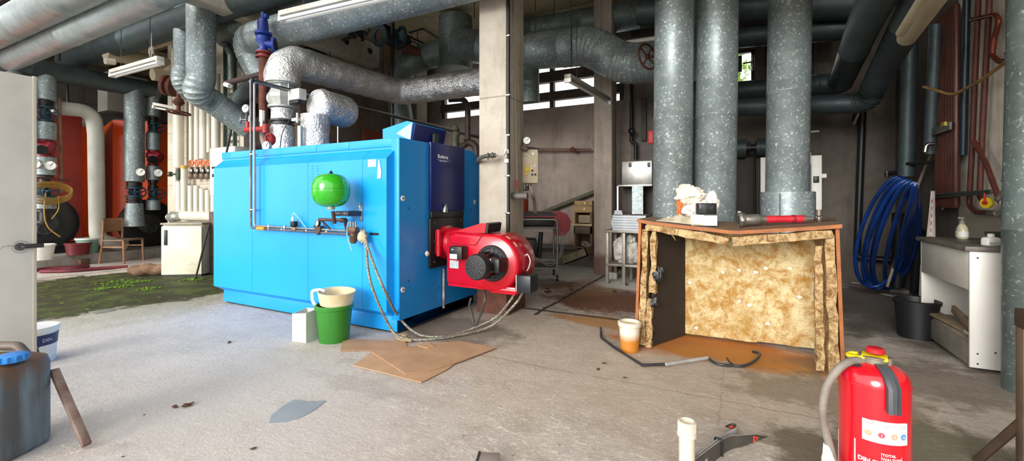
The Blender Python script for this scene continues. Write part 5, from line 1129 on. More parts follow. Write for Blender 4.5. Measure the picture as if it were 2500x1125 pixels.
m = M(); m.grid(24, 6, lambda u, v: (X0-.01+(X1-X0+.02)*u, Y0-.01+(Y1-Y0+.02)*v, H1+sag(X0+(X1-X0)*u)*(1-.55*v))); m.thick(.022)
part(m, 'top_panel', (lambda: pm('#6f5a48', '#8a6446', .6, 0, 6, .2))(), WB)
m = M(); m.grid(24, 1, lambda u, v: (X0-.01+(X1-X0+.02)*u, Y0-.013, H1+.002-.026*v+sag(X0+(X1-X0)*u))); m.thick(.004); part(m, 'front_edge', OB_, WB)
part(M().slab((X0+.052, Y0+.26, .49), .045, .50, .94, .014, 12, 9, 1), 'wool_layer', RW, WB)
part(M().slab((X0+.115, Y0+.05, .70), .04, .06, .50, .016, 14, 7, 2), 'wool_strip', RW, WB)
part(M().slab((X0+.095, Y0+.04, .20), .03, .05, .40, .016, 14, 7, 12), 'wool_strip', RW, WB)
m = M(); m.prism([(X0+.10, Y0+.07), (X0+.115, Y0+.065), (-.425, Y1-.09), (-.44, Y1-.085)], 'z', .012, .95); part(m, 'black_liner', pm('#2a2320', '#352c26', .8, 0, 5), WB, 'dark inner liner board')
part(M().slab((X1-.055, Y0+.26, .49), .05, .48, .96, .014, 12, 9, 3), 'wool_layer', RW, WB)
part(M().slab((X1-.115, Y0+.06, .45), .035, .05, .86, .014, 12, 9, 13), 'wool_strip', RW, WB)
mx = X0+(X1-X0)*.50
def tilt(x0, z0, x1, z1, y, d, h, name, seed):
    L = math.hypot(x1-x0, z1-z0); A = Matrix.Rotation(-math.atan2(z1-z0, x1-x0), 4, 'Y')
    part(M().slab(((x0+x1)/2, y, (z0+z1)/2), L, d, h, .012, 13, 9, seed, A), name, RW, WB)
tilt(X0+.06, H1-.055, mx-.01, H1-.155, Y0+.05, .10, .06, 'torn_top_slab', 4)
tilt(mx+.02, H1-.155, X1-.04, H1-.075, Y0+.05, .10, .055, 'torn_top_slab', 5)
a, b = aY(1668, 820, Y1-.08), aY(1850, 845, Y1-.08); c = aY(2003, 858, Y1-.08)
zb0, zt_ = .12, .93
for x0, x1, s, zb in ((-.43, b.x, 6, .025), (b.x-.006, X1-.075, 7, .035)):
    m = M(); m.slab(((x0+x1)/2, Y1-.06, (zb+zt_)/2), x1-x0, .05, zt_-zb, .010, 6, 12, s); part(m, 'wool_sheet', YW, WB)
for px, py_ in ((1805, 660), (1845, 665), (1928, 655), (1805, 735), (1830, 745), (1952, 725), (1685, 690), (1990, 675), (1875, 790), (1700, 800), (1870, 655), (1765, 665)):
    q = aY(px, py_, Y1-.105); part(M().blobby(q, (.016, .006, .013), .35, 2, px, 2), 'wool_tuft', pm('#efe6cf', None, .8), WB)
for px, py_, dx, dz in ((1602, 675, .03, -.05), (1598, 738, .03, .02), (1610, 668, .045, -.07)):
    q = at(px, py_, 3.55); m = M(); m.blobby(q, (.028, .016, .03+abs(dz)*.4), .25, 1.6, px, 3); part(m, 'torn_foil_scrap', BLACK, WB)
for px, py_ in ((1640, 572), (1680, 582), (1700, 586), (1925, 590)): 
    q = at(px, py_, 3.52); part(M().tube(crv([q, q+V((.02,0,-.03)), q+V((.03,0,-.05))]), lambda t: .006*(1.1-t), 6), 'fibre_strand', RW, WB)
for o in WB.children:
    for v in o.data.vertices:
        wx, wz_ = v.co.x+WB.location.x, v.co.z
        k = max(0, 1-wz_/H1)*.035
        if wx < X0+.14: v.co.x -= k*min(1, (X0+.14-wx)/.08)
        elif wx > X1-.14: v.co.x += k*min(1, (wx-X1+.14)/.08)
# things on the box
def top(px, py_, dz=0): return None
zt0 = lambda x, y: H1+.0+sag(x)*(1-.55*(y-Y0)/(Y1-Y0))
q = aY(1718, 535, 3.80); wz = zt0(q.x, 3.8)
wc = root('white_carton_box', 'small white box on the hood under the black device', 'box', (q.x, 3.80, wz))
m = M(Matrix.Translation((q.x, 3.80, wz+.002)) @ Matrix.Rotation(.12, 4, 'Z')); m.box(-.095, .095, -.06, .07, 0, .082, .008); part(m, 'box_body', pm('#f0efed', None, .4), wc)
m = M(Matrix.Translation((q.x, 3.80, wz+.002)) @ Matrix.Rotation(.12, 4, 'Z')); m.box(-.097, .0, -.063, .073, .06, .086, .004); part(m, 'box_flap', pm('#f4f3f0', None, .4), wc)
bz = wz+.09; m = M(Matrix.Translation((q.x+.02, 3.81, bz)) @ Matrix.Rotation(.30, 4, 'Z')); m.box(-.07, .065, -.045, .06, 0, .09, .006)
bd_ = root('black_device', 'black square device sitting on the small white box', 'device', (q.x+.02, 3.81, bz)); part(m, 'device_case', BLACK, bd_)
m = M(Matrix.Translation((q.x+.02, 3.81, bz)) @ Matrix.Rotation(.30, 4, 'Z')); m.box(-.06, .045, -.048, -.045, .012, .08, .003); part(m, 'device_front', pm('#3a3f42', '#1b1d1f', .15, 0, 30), bd_)
q = aY(1700, 505, 4.05); bgz = zt0(q.x, 4.05)
BGR = root('waste_bag', 'crumpled translucent plastic bag with orange print on top of the hood', 'bag', (q.x, 4.05, bgz))
def crump(c, rad, seed, amp=.22): 
    m = M(); m.blobby(c, rad, amp, 1.7, seed, 5)
    for v in m.b.verts: v.co += noise.noise_vector(v.co*22)*.007
    return m
part(crump((q.x+.02, 4.06, bgz+.11), (.14, .07, .12), 3, .16), 'bag_body', pm('#dcd8d0', '#c3bdb3', .35, 0, 8), BGR)
part(crump((q.x-.05, 4.02, bgz+.23), (.11, .06, .08), 8, .2), 'bag_top', pm('#e8e2d8', '#d6c6ae', .4, 0, 10), BGR)
part(crump((q.x+.11, 4.06, bgz+.14), (.05, .04, .12), 5, .16), 'bag_corner', pm('#e6e4df', None, .35), BGR)
part(crump((q.x-.13, 4.03, bgz+.13), (.03, .04, .09), 6), 'orange_print', pm('#d8814a', '#c46c38', .5, 0, 6), BGR)
a = aY(1605, 530, 3.80); 
m = M(); m.grid(30, 8, lambda u, v: (a.x+.36*u, 3.74+.22*v+.02*math.sin(u*6), zt0(a.x+.36*u, 3.8)+.006+.075*math.sin(PI*v)*min(1, u*2.2)*(.7+.5*noise.noise(V((u*6, v*5, 3))))+.012*noise.noise(V((u*14, v*9, 1)))*(1 if 0 < v < 1 else 0))); m.thick(.004)
solo(m, 'cloth_sack', pm('#d3cbb8', '#b5a988', .85, 0, 10, .4), 'folded pale cloth sack lying on the left end of the hood', 'cloth')
# hose nozzle
na, nb = aY(1803, 537, 3.84), aY(1975, 537, 3.95); zz1 = zt0(na.x, 3.84)
na.z = zz1+.062; nb.z = zt0(nb.x, 3.95)+.035; nu = (nb-na).normalized(); NL = (nb-na).length
NZ = root('fire_hose_nozzle', 'red fire hose nozzle with a grey metal coupling lying on the hood', 'nozzle', na-V((0,0,.06)))
NM = pm('#9d9a92', '#7f7b74', .4, .7, 12)
part(M().lathe([(.04, 0), (.058, .0), (.06, .02), (.052, .03), (.05, .045), (.04, .05), (.042, .06), (.042, .14), (.036, .15), (.030, .16), (.030, .19), (.02, .19)], na, nu, 28), 'coupling', NM, NZ)
part(M().lathe([(.036, -.001), (.036, .004)], na, nu, 24), 'coupling_bore', DKGREY, NZ)
for k in range(3):
    t = 2.1*k+.3; s_ = nu.orthogonal().normalized(); o = na+nu*.015+(Matrix.Rotation(t, 3, nu) @ s_)*.06; part(M().cb(o, .03, .03, .03, .008), 'lug', NM, NZ)
part(M().lathe([(.029, .18), (.027, .30), (.028, NL*.82), (.029, NL*.84), (.028, NL*.92)], na, nu, 24), 'red_sleeve', pm('#c92a36', '#b8222e', .4), NZ)
part(M().lathe([(.030, NL*.76), (.031, NL*.77), (.031, NL*.80), (.030, NL*.81)], na, nu, 24), 'dark_ring', pm('#8e1a24', None, .5), NZ)
part(M().lathe([(.026, NL*.92), (.024, NL*.96), (.016, NL), (.016, NL*1.05), (.010, NL*1.05)], na, nu, 20), 'nozzle_tip', NM, NZ)
# hammer
ha, hb_ = aY(1962, 542, 4.02), aY(2022, 541, 4.10); hz = zt0(hb_.x-.08, 4.05)+.02
hh_ = aY(1992, 530, 4.06); HM = root('hammer', 'small hammer standing on its head at the right end of the hood', 'hammer', (hh_.x, 4.06, hz-.02))
part(M().cyl((hh_.x-.11, 4.02, hz), (hh_.x+.13, 4.10, hz), .011, n=10), 'handle', pm('#3b2f26', None, .6), HM)
part(M().lathe([(.012, -.02), (.020, 0), (.014, .02), (.022, .03), (.022, .075)], (hh_.x+.02, 4.065, hz), (0,0,1), 16), 'head', pm('#8c8172', '#5b5248', .4, .6), HM)
for px, py_, s in ((1818, 541, .01), (1880, 544, .01), (1745, 548, .012)): q = at(px, py_, 3.55); q.z = zt0(q.x, q.y if q.y > Y0 else Y0+.03)+s*.6; q.y = max(q.y, Y0+.03); solo(M().blobby(q, (s*1.4, s, s*.7), .3, 2, px, 2), 'wool_crumb', WHITE, 'tiny white crumb lying on the hood near the nozzle', 'crumb', 'white crumbs on the hood')
# pail and bent trim
q = fl(1537, 856, 0); pl = pail('plastic_pail', 'small white pail half stained orange beside the left leg of the hood', (q.x, q.y, 0), .070, .083, .235, (lambda g: g.fin(g.mix(g.ramp(g.math('ADD', g.sep(g.coord(True))[2], g.math('MULTIPLY', g.noise(20), .04)), .11, .17), lin('#c07a2a'), lin('#ddd6c2')), .4))(N('stained_pail')), handle=(1.2, pm('#d8cfae', None, .5)), inside=(.9, pm('#c9ba92', None, .6)))
# ================= RIGHT SIDE =================
big = V((1.63, 3.93, 0))
bp = solo(M().tube([(big, False), (big+V((0,0,1.02)), True), (big+V((.02,0,2.15)), True), (big+V((.03,0,4.58)), False)], .135, 48), 'corner_pipe', GALV_D, 'large galvanised upright pipe at the far right edge in front of the cabinet', 'pipe', None, 50)
# white base cabinet with counter
cx0, cx1, cy0, cy1, ch = 1.44, 1.93, 4.22, 5.16, .845
CB = root('base_cabinet', 'white open base cabinet under the dark counter at the right wall', 'cabinet', ((cx0+cx1)/2, (cy0+cy1)/2, 0))
CW = pm('#e3e0da', '#d8d4cc', .45, 0, 3); CI = pm('#d5d1c8', '#c4beb2', .5, 0, 3)
part(M().box(cx0, cx1-.2, cy0, cy0+.02, .03, ch, .002), 'side_panel', CW, CB); part(M().box(cx0, cx1, cy1-.02, cy1, .03, ch, .002), 'side_panel', CW, CB)
part(M().box(cx1-.02, cx1, cy0+.02, cy1-.02, .1, ch, .001), 'back_panel', CW, CB); part(M().box(cx0+.02, cx1, cy0+.02, cy1-.02, .19, .21, .001), 'bottom_shelf', pm('#a39a88', '#8a8170', .7, 0, 5), CB)
part(M().box(cx0, cx0+.02, cy0+.02, cy1-.02, .57, ch, .002), 'drawer_front', CI, CB); part(M().box(cx0+.01, cx0+.03, cy0+.02, cy1-.02, .03, .19, .002), 'toe_board', pm('#8d887d', '#77726a', .7), CB)
for x, z in ((cx0+.04, .80), (cx0+.04, .13), (cx0+.04, .06), (cx0+.13, .15)): 
    part(M().lathe([(.006, 0), (.006, .003)], (x, cy0, z), (0,-1,0), 10), 'screw_cap', DKGREY, CB)
m = M(); m.box(cx0-.03, XR, cy0-.02, cy1+.02, ch, ch+.035, .004); solo(m, 'counter_top', pm('#4d4842', '#6d655b', .5, 0, 8), 'dark worn counter board lying on the white cabinet', 'countertop')
for i, (a, b) in enumerate((((cx0+.03, cy1-.05, .24), (cx0+.12, cy0+.06, .22)), ((cx0+.09, cy0+.55, .33), (cx0+.09, cy0+.03, .225)))):
    a, b = V(a), V(b); u = (b-a).normalized(); T = frame(a, u, u.cross(V((0,0,1))).normalized()); L = (b-a).length
    m = M(T); m.box(0, L, -.05, .05, -.01, .01, .003) if i == 0 else m.box(0, L, -.012, .012, -.03, .03, .003); solo(m, 'loose_board', pm('#a08c72', '#86745e', .7, 0, 9), ['flat loose board lying inside the white cabinet', 'narrow batten leaning over the boards inside the white cabinet'][i], 'board')
m = M(); m.box(cx0+.05, cx0+.06, cy0+.05, cy0+.4, .215, .235, .002); solo(m, 'white_strip', WHITE, 'thin white strip among the boards inside the cabinet', 'strip')
# bottles, bowl
q = aX(2365, 590, 1.70); c0 = V((1.66, q.y, ch+.036)); SO2 = root('soap_bottle', 'shouldered liquid soap bottle with grey pump on the counter', 'bottle', c0)
part(M().sup([(0, .055, .03), (.01, .062, .034), (.07, .062, .034), (.095, .052, .03), (.115, .03, .022), (.125, .016, .016)], c0, 32, 2.6, 1.5), 'bottle_body', pm('#d9d3b5', '#cfc7a0', .15, 0, 3), SO2)
part(M().lathe([(.016, .12), (.018, .13), (.018, .145), (.008, .15), (.008, .17)], c0, (0,0,1), 18).cb(c0+V((-.01,-.01,.175)), .04, .018, .014, .004), 'pump', pm('#8f8c84', None, .35), SO2)
T = frame(c0+V((-.0,-.036,.018)), (.95, -.30, 0), (0,0,1)); 
tl = V((1.66, q.y, ch)); 
m = M(); m.sup([(.018, .0635, .0355), (.062, .0635, .0355)], c0, 32, 2.6, 1.5); part(m, 'paper_label', pm('#f2f0ea', None, .5), SO2)
m = M(); m.cb(c0+V((-.037, -.02, .05)), .006, .03, .008); part(m, 'label_print', pm('#d9c23c', None, .5), SO2)
q = aX(2419, 597, 1.60); c0 = V((1.52, q.y-.05, ch+.036)); c0 = at(2419, 598, 3.12); c0.z = ch+.036; PB = root('white_bottle', 'squat white bottle with round cap at the front edge of the counter', 'bottle', c0)
part(M().sup([(0, .045, .028), (.006, .050, .032), (.045, .050, .032), (.058, .042, .026), (.062, .018, .018)], c0, 28, 4, TH), 'bottle_body', pm('#e9e8e2', None, .35), PB); part(M().lathe([(.018, .06), (.019, .064), (.019, .082), (.012, .086)], c0, (0,0,1), 18), 'cap', WHITE, PB)
T = frame(c0+V((CS*-.045+SN*.0331, SN*-.045-CS*.0331, .008)), (CS, SN, 0), (0,0,1)); m = M(T); m.box(0, .06, 0, .02, 0, .0008); part(m, 'paper_label', pm('#bfc3c6', None, .5), PB)
c0 = at(2450, 588, 3.25); c0.z = ch+.036; m = M(); m.lathe([(.05, 0), (.07, .01), (.095, .07), (.10, .085), (.094, .085), (.085, .07), (.06, .015), (.001, .012)], c0, (0,0,1), 32, False); solo(m, 'dark_bowl', pm('#38423c', '#2b332e', .5), 'dark green grey bowl at the right end of the counter', 'bowl')
# tiles
for i in range(3):
    y0 = 5.0-.30*i-.3; m = M(); m.box(XR-.012, XR, y0+.003, y0+.297, ch+.04, ch+.185, .003)
    t_ = solo(m, 'wall_tile', pm('#e9e3d4', '#dfd7c4', .2, 0, 3), ['white wall tile behind the soap bottle', 'white wall tile behind the squat white bottle', 'white wall tile behind the dark bowl'][i], 'tile')
    m = M(); m.blobby((XR-.013, y0+.15, ch+.10), (.002, .05, .02), .4, 2, i, 2); m.box(XR-.0135, XR-.012, y0+.012, y0+.018, ch+.045, ch+.18); part(m, 'flower_print', pm('#b0503c', '#8a7a4a', .5, 0, 40), t_)
# wall pipes at the right
DR = pm('#5f2e22', '#4c251c', .55, 0, 8)
xw = XR-.06
pr = lambda px, py_, x=xw: aX(px, py_, x)
RDR = root('ribbed_radiator', 'tall dark brown ribbed radiator panel on the right wall', 'radiator', aX(2310, 510, XR-.05))
ya, yb_ = aX(2338, 400, XR-.09).y, aX(2288, 400, XR-.09).y; z0_, z1_ = aX(2310, 507, XR-.09).z, aX(2300, 40, XR-.09).z
for k in range(8):
    y = ya+(yb_-ya)*(k+.5)/8; m = M(); m.lathe([(.02, 0), ((yb_-ya)/16*.95, .03), ((yb_-ya)/16*.95, z1_-z0_-.03), (.02, z1_-z0_)], (XR-.09, y, z0_), (0,0,1), 12); part(m, 'rib', pm('#5b3228', '#4a2820', .4, 0, 9), RDR)
m = M(); m.box(XR-.16, XR-.14, ya-.04, yb_+.12, z0_+.75, z0_+.83, .004); part(m, 'cross_bar', pm('#7c7c78', '#5e5e5a', .5, .4), RDR)
m = M(); m.cyl((XR-.09, (ya+yb_)/2+.1, z0_-.02), (XR-.09, (ya+yb_)/2+.1, z0_+.05), .03); part(m, 'drain', BLACK, RDR)
m = M(); m.box(XR-.18, XR-.16, ya+.02, ya+.10, z0_+.80, z0_+.84); part(m, 'brass_clip', pm('#b9a648', None, .5, .3), RDR)
pipe('blue_black_pipe', 'slim blue black pipe right of the ribbed radiator', 'pipe', [pr(2362, -60), pr(2352, 378)], .028, pm('#2b3a44', '#1c262c', .35, .3), n=12)
pipe('copper_brown_pipe', 'left one of the two brown pipes turning right under the yellow disc', 'pipe', [pr(2392, -80), pr(2374, 350), pr(2366, 502), pr(2382, 518), pr(2432, 519)], .021, DR, R=.06, n=12)
pipe('copper_brown_pipe', 'right one of the two brown pipes ending at the yellow disc', 'pipe', [pr(2420, -80), pr(2397, 350), pr(2392, 480), pr(2402, 494)], .021, DR, R=.05, n=12)
pipe('slanted_brown_pipe', 'brown pipe slanting down to the water tap', 'pipe', [pr(2378, 345, XR-.1), pr(2408, 400, XR-.1), pr(2440, 490, XR-.1), pr(2480, 520, XR-.1)], .019, DR, R=.1, n=12)
pipe('copper_branch', 'copper coloured branch pipe with double bend high on the right wall', 'pipe', [pr(2372, 48), pr(2430, 36), pr(2440, 50), pr(2428, 90), pr(2422, 135), pr(2440, 150), pr(2478, 146)], .02, pm('#7c3c28', '#5d2a1e', .35, .5), R=.05, n=12)
for i, dz in enumerate((0, 7)): pipe('grey_wall_pipe', ['upper thin grey pipe crossing the brown pipes on the right wall', 'lower thin grey pipe crossing the brown pipes on the right wall'][i], 'pipe', [pr(2280, 475+dz, XR-.13), pr(2420, 466+dz*.6, XR-.13)], .012, pm('#4a4e46', '#35382f', .5), n=10)
m = M(); q = pr(2413, 495, XR-.12); m.cyl(q, q+V((-.02, -.012, 0)), .045, n=28); YD = root('yellow_disc', 'round yellow valve disc with red lever on the right wall', 'valve', q-V((0,0,.05))); part(m, 'disc', pm('#e3c81c', None, .45), YD)
part(M().tube([q+V((-.025,-.014,0)), q+V((-.028,-.014,.08))], .008, 8).cyl(q+V((-.02,-.012,0)), q+V((-.035,-.02,0)), .016), 'red_lever', pm('#c8222a', None, .5), YD)
q = pr(2458, 470, XR-.16); TP_ = root('water_tap', 'dull metal water tap with cross handle above the counter', 'tap', q)
TM = pm('#a39f94', '#857f72', .35, .7, 12)
part(M().tube(fil([q+V((.14,.03,0)), q+V((.02,0,0)), q+V((-.03,-.02,.005)), q+V((-.07,-.04,-.06))], .03), .017, 14), 'spout', TM, TP_)
part(M().lathe([(.026, 0), (.022, .03), (.012, .05), (.01, .09)], q, (0,0,1), 16), 'bonnet', TM, TP_)
part(M().cyl(q+V((-.035,0,.092)), q+V((.035,0,.092)), .006, n=8).cyl(q+V((0,-.035,.092)), q+V((0,.035,.092)), .006, n=8), 'cross_handle', TM, TP_)
q = pr(2443, 480, XR-.14); m = M(); m.cb(q, .05, .05, .02, .004); m.cyl(q, q-V((0,0,.06)), .013); m.cb(pr(2468, 492, XR-.12), .06, .06, .08, .01); solo(m, 'tap_fitting', TM, 'grey mixing block under the water tap', 'fitting')
m = M(); q = pr(2425, 520, XR-.1); m.cyl(q-V((0,.06,0)), q+V((0,.06,0)), .024); m.cb(pr(2450, 522, XR-.09), .03, .12, .03, .006); solo(m, 'screw_joint', TM, 'grey screw joint at the end of the lower brown pipe', 'joint')
pipe('tan_hose', 'tan rubber hose hanging down from the ceiling and swinging left at the right wall', 'hose', [p for p in crv([at(2474, -40, 3.2), at(2467, 60, 3.2), at(2470, 125, 3.2), at(2455, 150, 3.3), at(2400, 192, 3.6), at(2360, 215, 3.9), at(2325, 230, 4.1), at(2290, 222, 4.3), at(2255, 212, 4.5)], 6)], .014, pm('#9c7a4c', '#7f6038', .6), R=.01, n=12)
# dark pipes left of the radiator
pipe('dark_pipe', 'thick black upright pipe above the blue hose coil', 'pipe', [aX(2225, -40, 1.72), aX(2212, 430, 1.72)], .075, DARKDUCT, n=20)
pipe('dark_pipe', 'dark upright pipe with a silver bend at its foot beside the ribbed radiator', 'pipe', [aX(2285, 60, 1.80), aX(2270, 375, 1.80)], .055, DARKDUCT, n=20)
m = M(); q = aX(2262, 352, 1.72); m.tube(fil([q+V((.06,0,0)), q, q+V((-.01,0,-.08))], .03), .02, 10); solo(m, 'silver_bend', CHROME, 'small bright pipe bend at the foot of the dark upright pipe', 'fitting')
pipe('black_wall_pipe', 'thin black pipe running down the back wall then right near the floor', 'pipe', [aY(2107, 250, 7.85), aY(2092, 628, 7.85), aY(2180, 636, 7.8)], .045, BLACK, R=.06, n=12)
pipe('black_floor_pipe', 'black post standing behind the blue hose coil', 'post', [aX(2247, 560, 1.85), aX(2232, 712, 1.85)], .045, BLACK, n=12)
pipe('black_floor_pipe', 'dark square post further left behind the blue hose coil', 'post', [aX(2195, 520, 1.75), aX(2190, 700, 1.75)], .07, BLACK, n=12)
for px in (2250, 2262): pipe('white_drain_tube', 'thin pale tube standing by the wall beside the black post, %s' % ('left one' if px == 2250 else 'right one'), 'tube', [aX(px, 640, 1.88), aX(px-4, 722, 1.88)], .012, PVCW, n=8)
m = M(); m.tube([aX(2165, 425, 1.6), aX(2215, 418, 1.72)], .03, 8); m.cb(aX(2167, 425, 1.6), .04, .04, .09, .01); m.tube([aX(2210, 400, 1.7), aX(2285, 395, 1.85)], .02, 8); solo(m, 'hose_hook', BLACK, 'black iron hook carrying the blue hose coil', 'hook')
# blue hose coil
BH = pm('#0c3478', '#08224f', .35, 0, 4); m = M()
for k in range(7):
    pts = []; top_ = aX(2192+k*7, 432+3*k, 1.52-.02*k); bl = at(2128+k*9, 700+5*math.sin(k*2.1), 5.45+.04*k)
    hw = [40, 34, 26, 52, 46, 30, 20][k]
    for j in range(37):
        t = 2*PI*j/36; s_ = .5-.5*math.cos(t); c_ = top_.lerp(bl, s_); w_ = math.sin(t)*(hw/1070*5.2)*(.8+.5*s_)
        pts.append(c_+V((CS, SN, 0))*w_+V((-SN, CS, 0))*(.03*k-.1)*math.sin(t))
    m.tube(pts, .021, 12)
solo(m, 'blue_hose_coil', BH, 'long blue garden hose hung in tall loops on the hook at the right', 'hose')
solo(M().tube([at(2166, 700, 5.2), at(2240, 455, 5.1), at(2262, 400, 4.95), at(2278, 372, 4.8)], lambda t: .016, 10), 'wooden_pole', pm('#8d8373', '#6f6557', .7, 0, 8), 'grey wooden pole leaning across the blue hose coil', 'pole')
m = M(); ta = at(2282, 466, 4.55); 
m.grid(8, 24, lambda u, v: at(2278-8*v+(u-.35)*(8+20*v), 466+150*v+18*math.sin(u*3)*v, 4.45)+V((0, .02*math.sin(u*14), 0))); m.thick(.006)
tw = solo(m, 'towel', pm('#d8d2cb', '#c4b8b2', .9, 0, 10, .3), 'pale towel with red stitching hanging beside the ribbed radiator', 'towel')
for k in range(6):
    q = at(2276-k*.8, 490+k*18, 4.43); part(M().cb(q, .006, .003, .03), 'red_stitch', pm('#b34a4a', None, .8), tw)
q = fl(2238, 822, 0); pail('black_bucket', 'black bucket on the floor left of the white cabinet', (q.x, q.y, 0), .13, .155, .33, BLACK)
m = M(); q = fl(2230, 716, 0); m.cb(q+V((0,.1,.02)), .5, .3, .04, .006); solo(m, 'floor_slab', pm('#8d8880', '#77726a', .8), 'low pale slab on the floor beneath the hose coil', 'slab')
for i, (px, py_, w_) in enumerate(((2110, 692, .16), (2132, 700, .12), (2175, 722, .1))):
    q = fl(px, py_, .01); m = M(Matrix.Translation(q) @ Matrix.Rotation(i*1.1, 4, 'Z')); m.box(-w_, w_, -w_*.4, w_*.4, 0, .012, .003); solo(m, 'scrap_sheet', pm('#b9b6b0', '#8f8c86', .5), 'pale scrap sheet on the floor at the foot of the hose coil', 'scrap', 'scrap sheets under the hose coil')
# white window frame leaning behind the right upright pipe
q0, q1 = aY(1900, 383, 6.6), aY(2006, 535, 6.6)
WF = root('window_frame', 'white plastic window frame standing behind the rightmost upright pipe', 'frame', ((q0.x+q1.x)/2, 6.6, 0))
m = M(); zt9 = q0.z; zb9 = .25
for a in ((q1.x-.11, q1.x, zb9, zt9), (q0.x-.2, q0.x-.09, zb9, zt9), (q0.x-.09, q1.x-.11, zt9-.11, zt9), (q0.x-.09, q1.x-.11, zb9, zb9+.1)): m.box(a[0], a[1], 6.58, 6.66, a[2], a[3], .006)
part(m, 'outer_frame', WHITE, WF)
part(M().box(q0.x-.1, q1.x-.11, 6.60, 6.61, zb9+.1, zt9-.11), 'dark_glass', pm('#2a3532', None, .12), WF)
m = M()
for z in (zt9-.28, zt9-.85): m.box(q1.x, q1.x+.05, 6.60, 6.62, z, z+.05)
m.box(q1.x-.16, q1.x-.11, 6.60, 6.62, zt9+.0, zt9+.04); part(m, 'fixing_lug', pm('#c9c9c4', None, .4), WF)
m = M(); m.box(q1.x-.09, q1.x-.03, 6.56, 6.58, zt9-.34, zt9-.26, .004); part(m, 'hinge', BLACK, WF)
m = M(); m.cyl((q1.x-.27, 6.56, zt9-.42), (q1.x-.27, 6.58, zt9-.30), .018); part(m, 'latch_handle', CHROME, WF)
m = M(); m.box(WF.location.x-.5, WF.location.x+.4, 6.5, 6.9, 0, .25, .01); solo(m, 'low_plinth', DKGREY, 'low dark block carrying the white window frame', 'block')
for i, (x0, x1) in enumerate(((1795, 1840), (1845, 1890))):
    a, b = aY(x0, 385, 7.6), aY(x1, 385, 7.6); m = M(); m.box(a.x, b.x, 7.6, 7.88, 0, a.z, .01); solo(m, 'dark_cupboard', pm('#35302b', '#2a2622', .6), ['left one of the two dark metal cupboards behind the upright pipes', 'right one of the two dark metal cupboards behind the upright pipes'][i], 'cupboard')
solo(M().tube([aY(1975, 322, 7.6), aY(2000, 320, 7.6)], .012, 8), 'white_bracket', WHITE, 'small white bracket on the dark back wall', 'bracket')
# ================= FOREGROUND =================
# dark table at the right edge
tc = V((1.03, 2.62, 0)); DW = pm('#4a3a2e', '#3b2e25', .45, 0, 7)
TBL = root('dark_table', 'dark brown wooden table cut off by the right edge of the view', 'table', (1.35, 2.2, 0))
part(M().box(1.03, 1.75, 1.75, 2.62, .675, .75, .004), 'table_top', DW, TBL)
for x, y in ((1.032, 2.555), (1.66, 2.54), (1.05, 1.78), (1.66, 1.78)): part(M().box(x, x+.06, y, y+.06, 0, .675, .004), 'leg', pm('#6b5a4c', '#54463a', .45, 0, 6), TBL)
part(M().tube([(1.07, 2.55, .36), fl(2386, 1124, .012)], .018, 8), 'slanted_bar', DW, TBL)  # dark bar slanting from the leg down to the floor
# fire extinguisher
ED = 1.5
EC = at(2133, 870, ED); EC.z = 0; ER = .098
FX = root('fire_extinguisher', 'large red fire extinguisher with grey hose in the right foreground', 'fire extinguisher', EC)
tocam = V((-EC.x, -EC.y, 0)).normalized(); rgt = V((tocam.y*-1, tocam.x, 0)); 
if rgt.dot(V((CS, SN, 0))) < 0: rgt = -rgt
def EP(a, z, r=ER): return EC+tocam*math.cos(a)*r+rgt*math.sin(a)*r+V((0,0,z))
zf = lambda y: HC-(y-HY)/FO*(ED-.075)
ERED = pm('#d40f22', '#c80c1e', .22, 0, 3, coat=.6)
sh = zf(948)
part(M().lathe([(.085, 0), (.093, .008), (ER, .03), (ER, sh), (ER*.97, sh+.018), (ER*.88, sh+.036), (ER*.70, sh+.049), (ER*.52, sh+.057), (.040, sh+.062)], EC, (0,0,1), 64), 'cylinder', ERED, FX)
part(M().torus(EC+V((0,0,sh-.002)), (0,0,1), ER, .0014, 64, 6), 'weld_seam', ERED, FX)
nz = sh+.055
part(M().lathe([(.036, 0), (.041, .004), (.041, .022), (.043, .024), (.043, .028), (.03, .029)], EC+V((0,0,nz)), (0,0,1), 32), 'neck_collar', pm('#a39d8c', '#8d8778', .35, .6), FX)
part(M().cyl(EC+rgt*.040+V((0,0,nz+.004)), EC+rgt*.040+V((0,0,nz+.027)), .011), 'neck_lug', pm('#8d8778', None, .35, .6), FX)
ys0 = nz+.029
T = frame(EC+V((0,0,ys0)), -rgt, -tocam); m = M(T)
m.tube(fil([(-.035, -.026, .006), (.040, -.028, .010), (.068, -.022, .013), (.072, 0, .014), (.064, .020, .013), (-.03, .024, .006)], .01), .006, 10); m.box(-.038, .034, -.031, .030, 0, .010, .003); part(m, 'yellow_ring', pm('#f2d60c', '#e6c80a', .4), FX)
part(M().lathe([(.023, .007), (.027, .010), (.027, .020), (.022, .025), (.0, .026)], EC+rgt*.004+V((0,0,ys0)), (0,0,1), 32, False), 'red_button', pm('#c21f2c', '#b01a26', .4), FX)
part(M().lathe([(.014, 0), (.016, .003), (.010, .005)], EP(-.75, sh+.050, .066), (0, 0, 1), 20), 'filler_cap', DKGREY, FX)
pts = [at(px, py_, ED) for px, py_ in ((2110, 881), (2085, 880), (2055, 893), (2022, 935), (2009, 990), (2013, 1040), (2026, 1090), (2036, 1130), (2040, 1170))]
part(M().tube(crv(pts), .0128, 16), 'hose', pm('#8d857a', '#6f685f', .6, 0, 12), FX, 'grey rubber hose')
hb = at(2025, 1170, ED); 
part(M().lathe([(.010, -.14), (.016, -.12), (.020, .07), (.016, .085), (.012, .12)], hb, (-.05,0,1), 16), 'nozzle_horn', pm('#e8e0da', None, .4), FX)
m = M(); a0 = .46
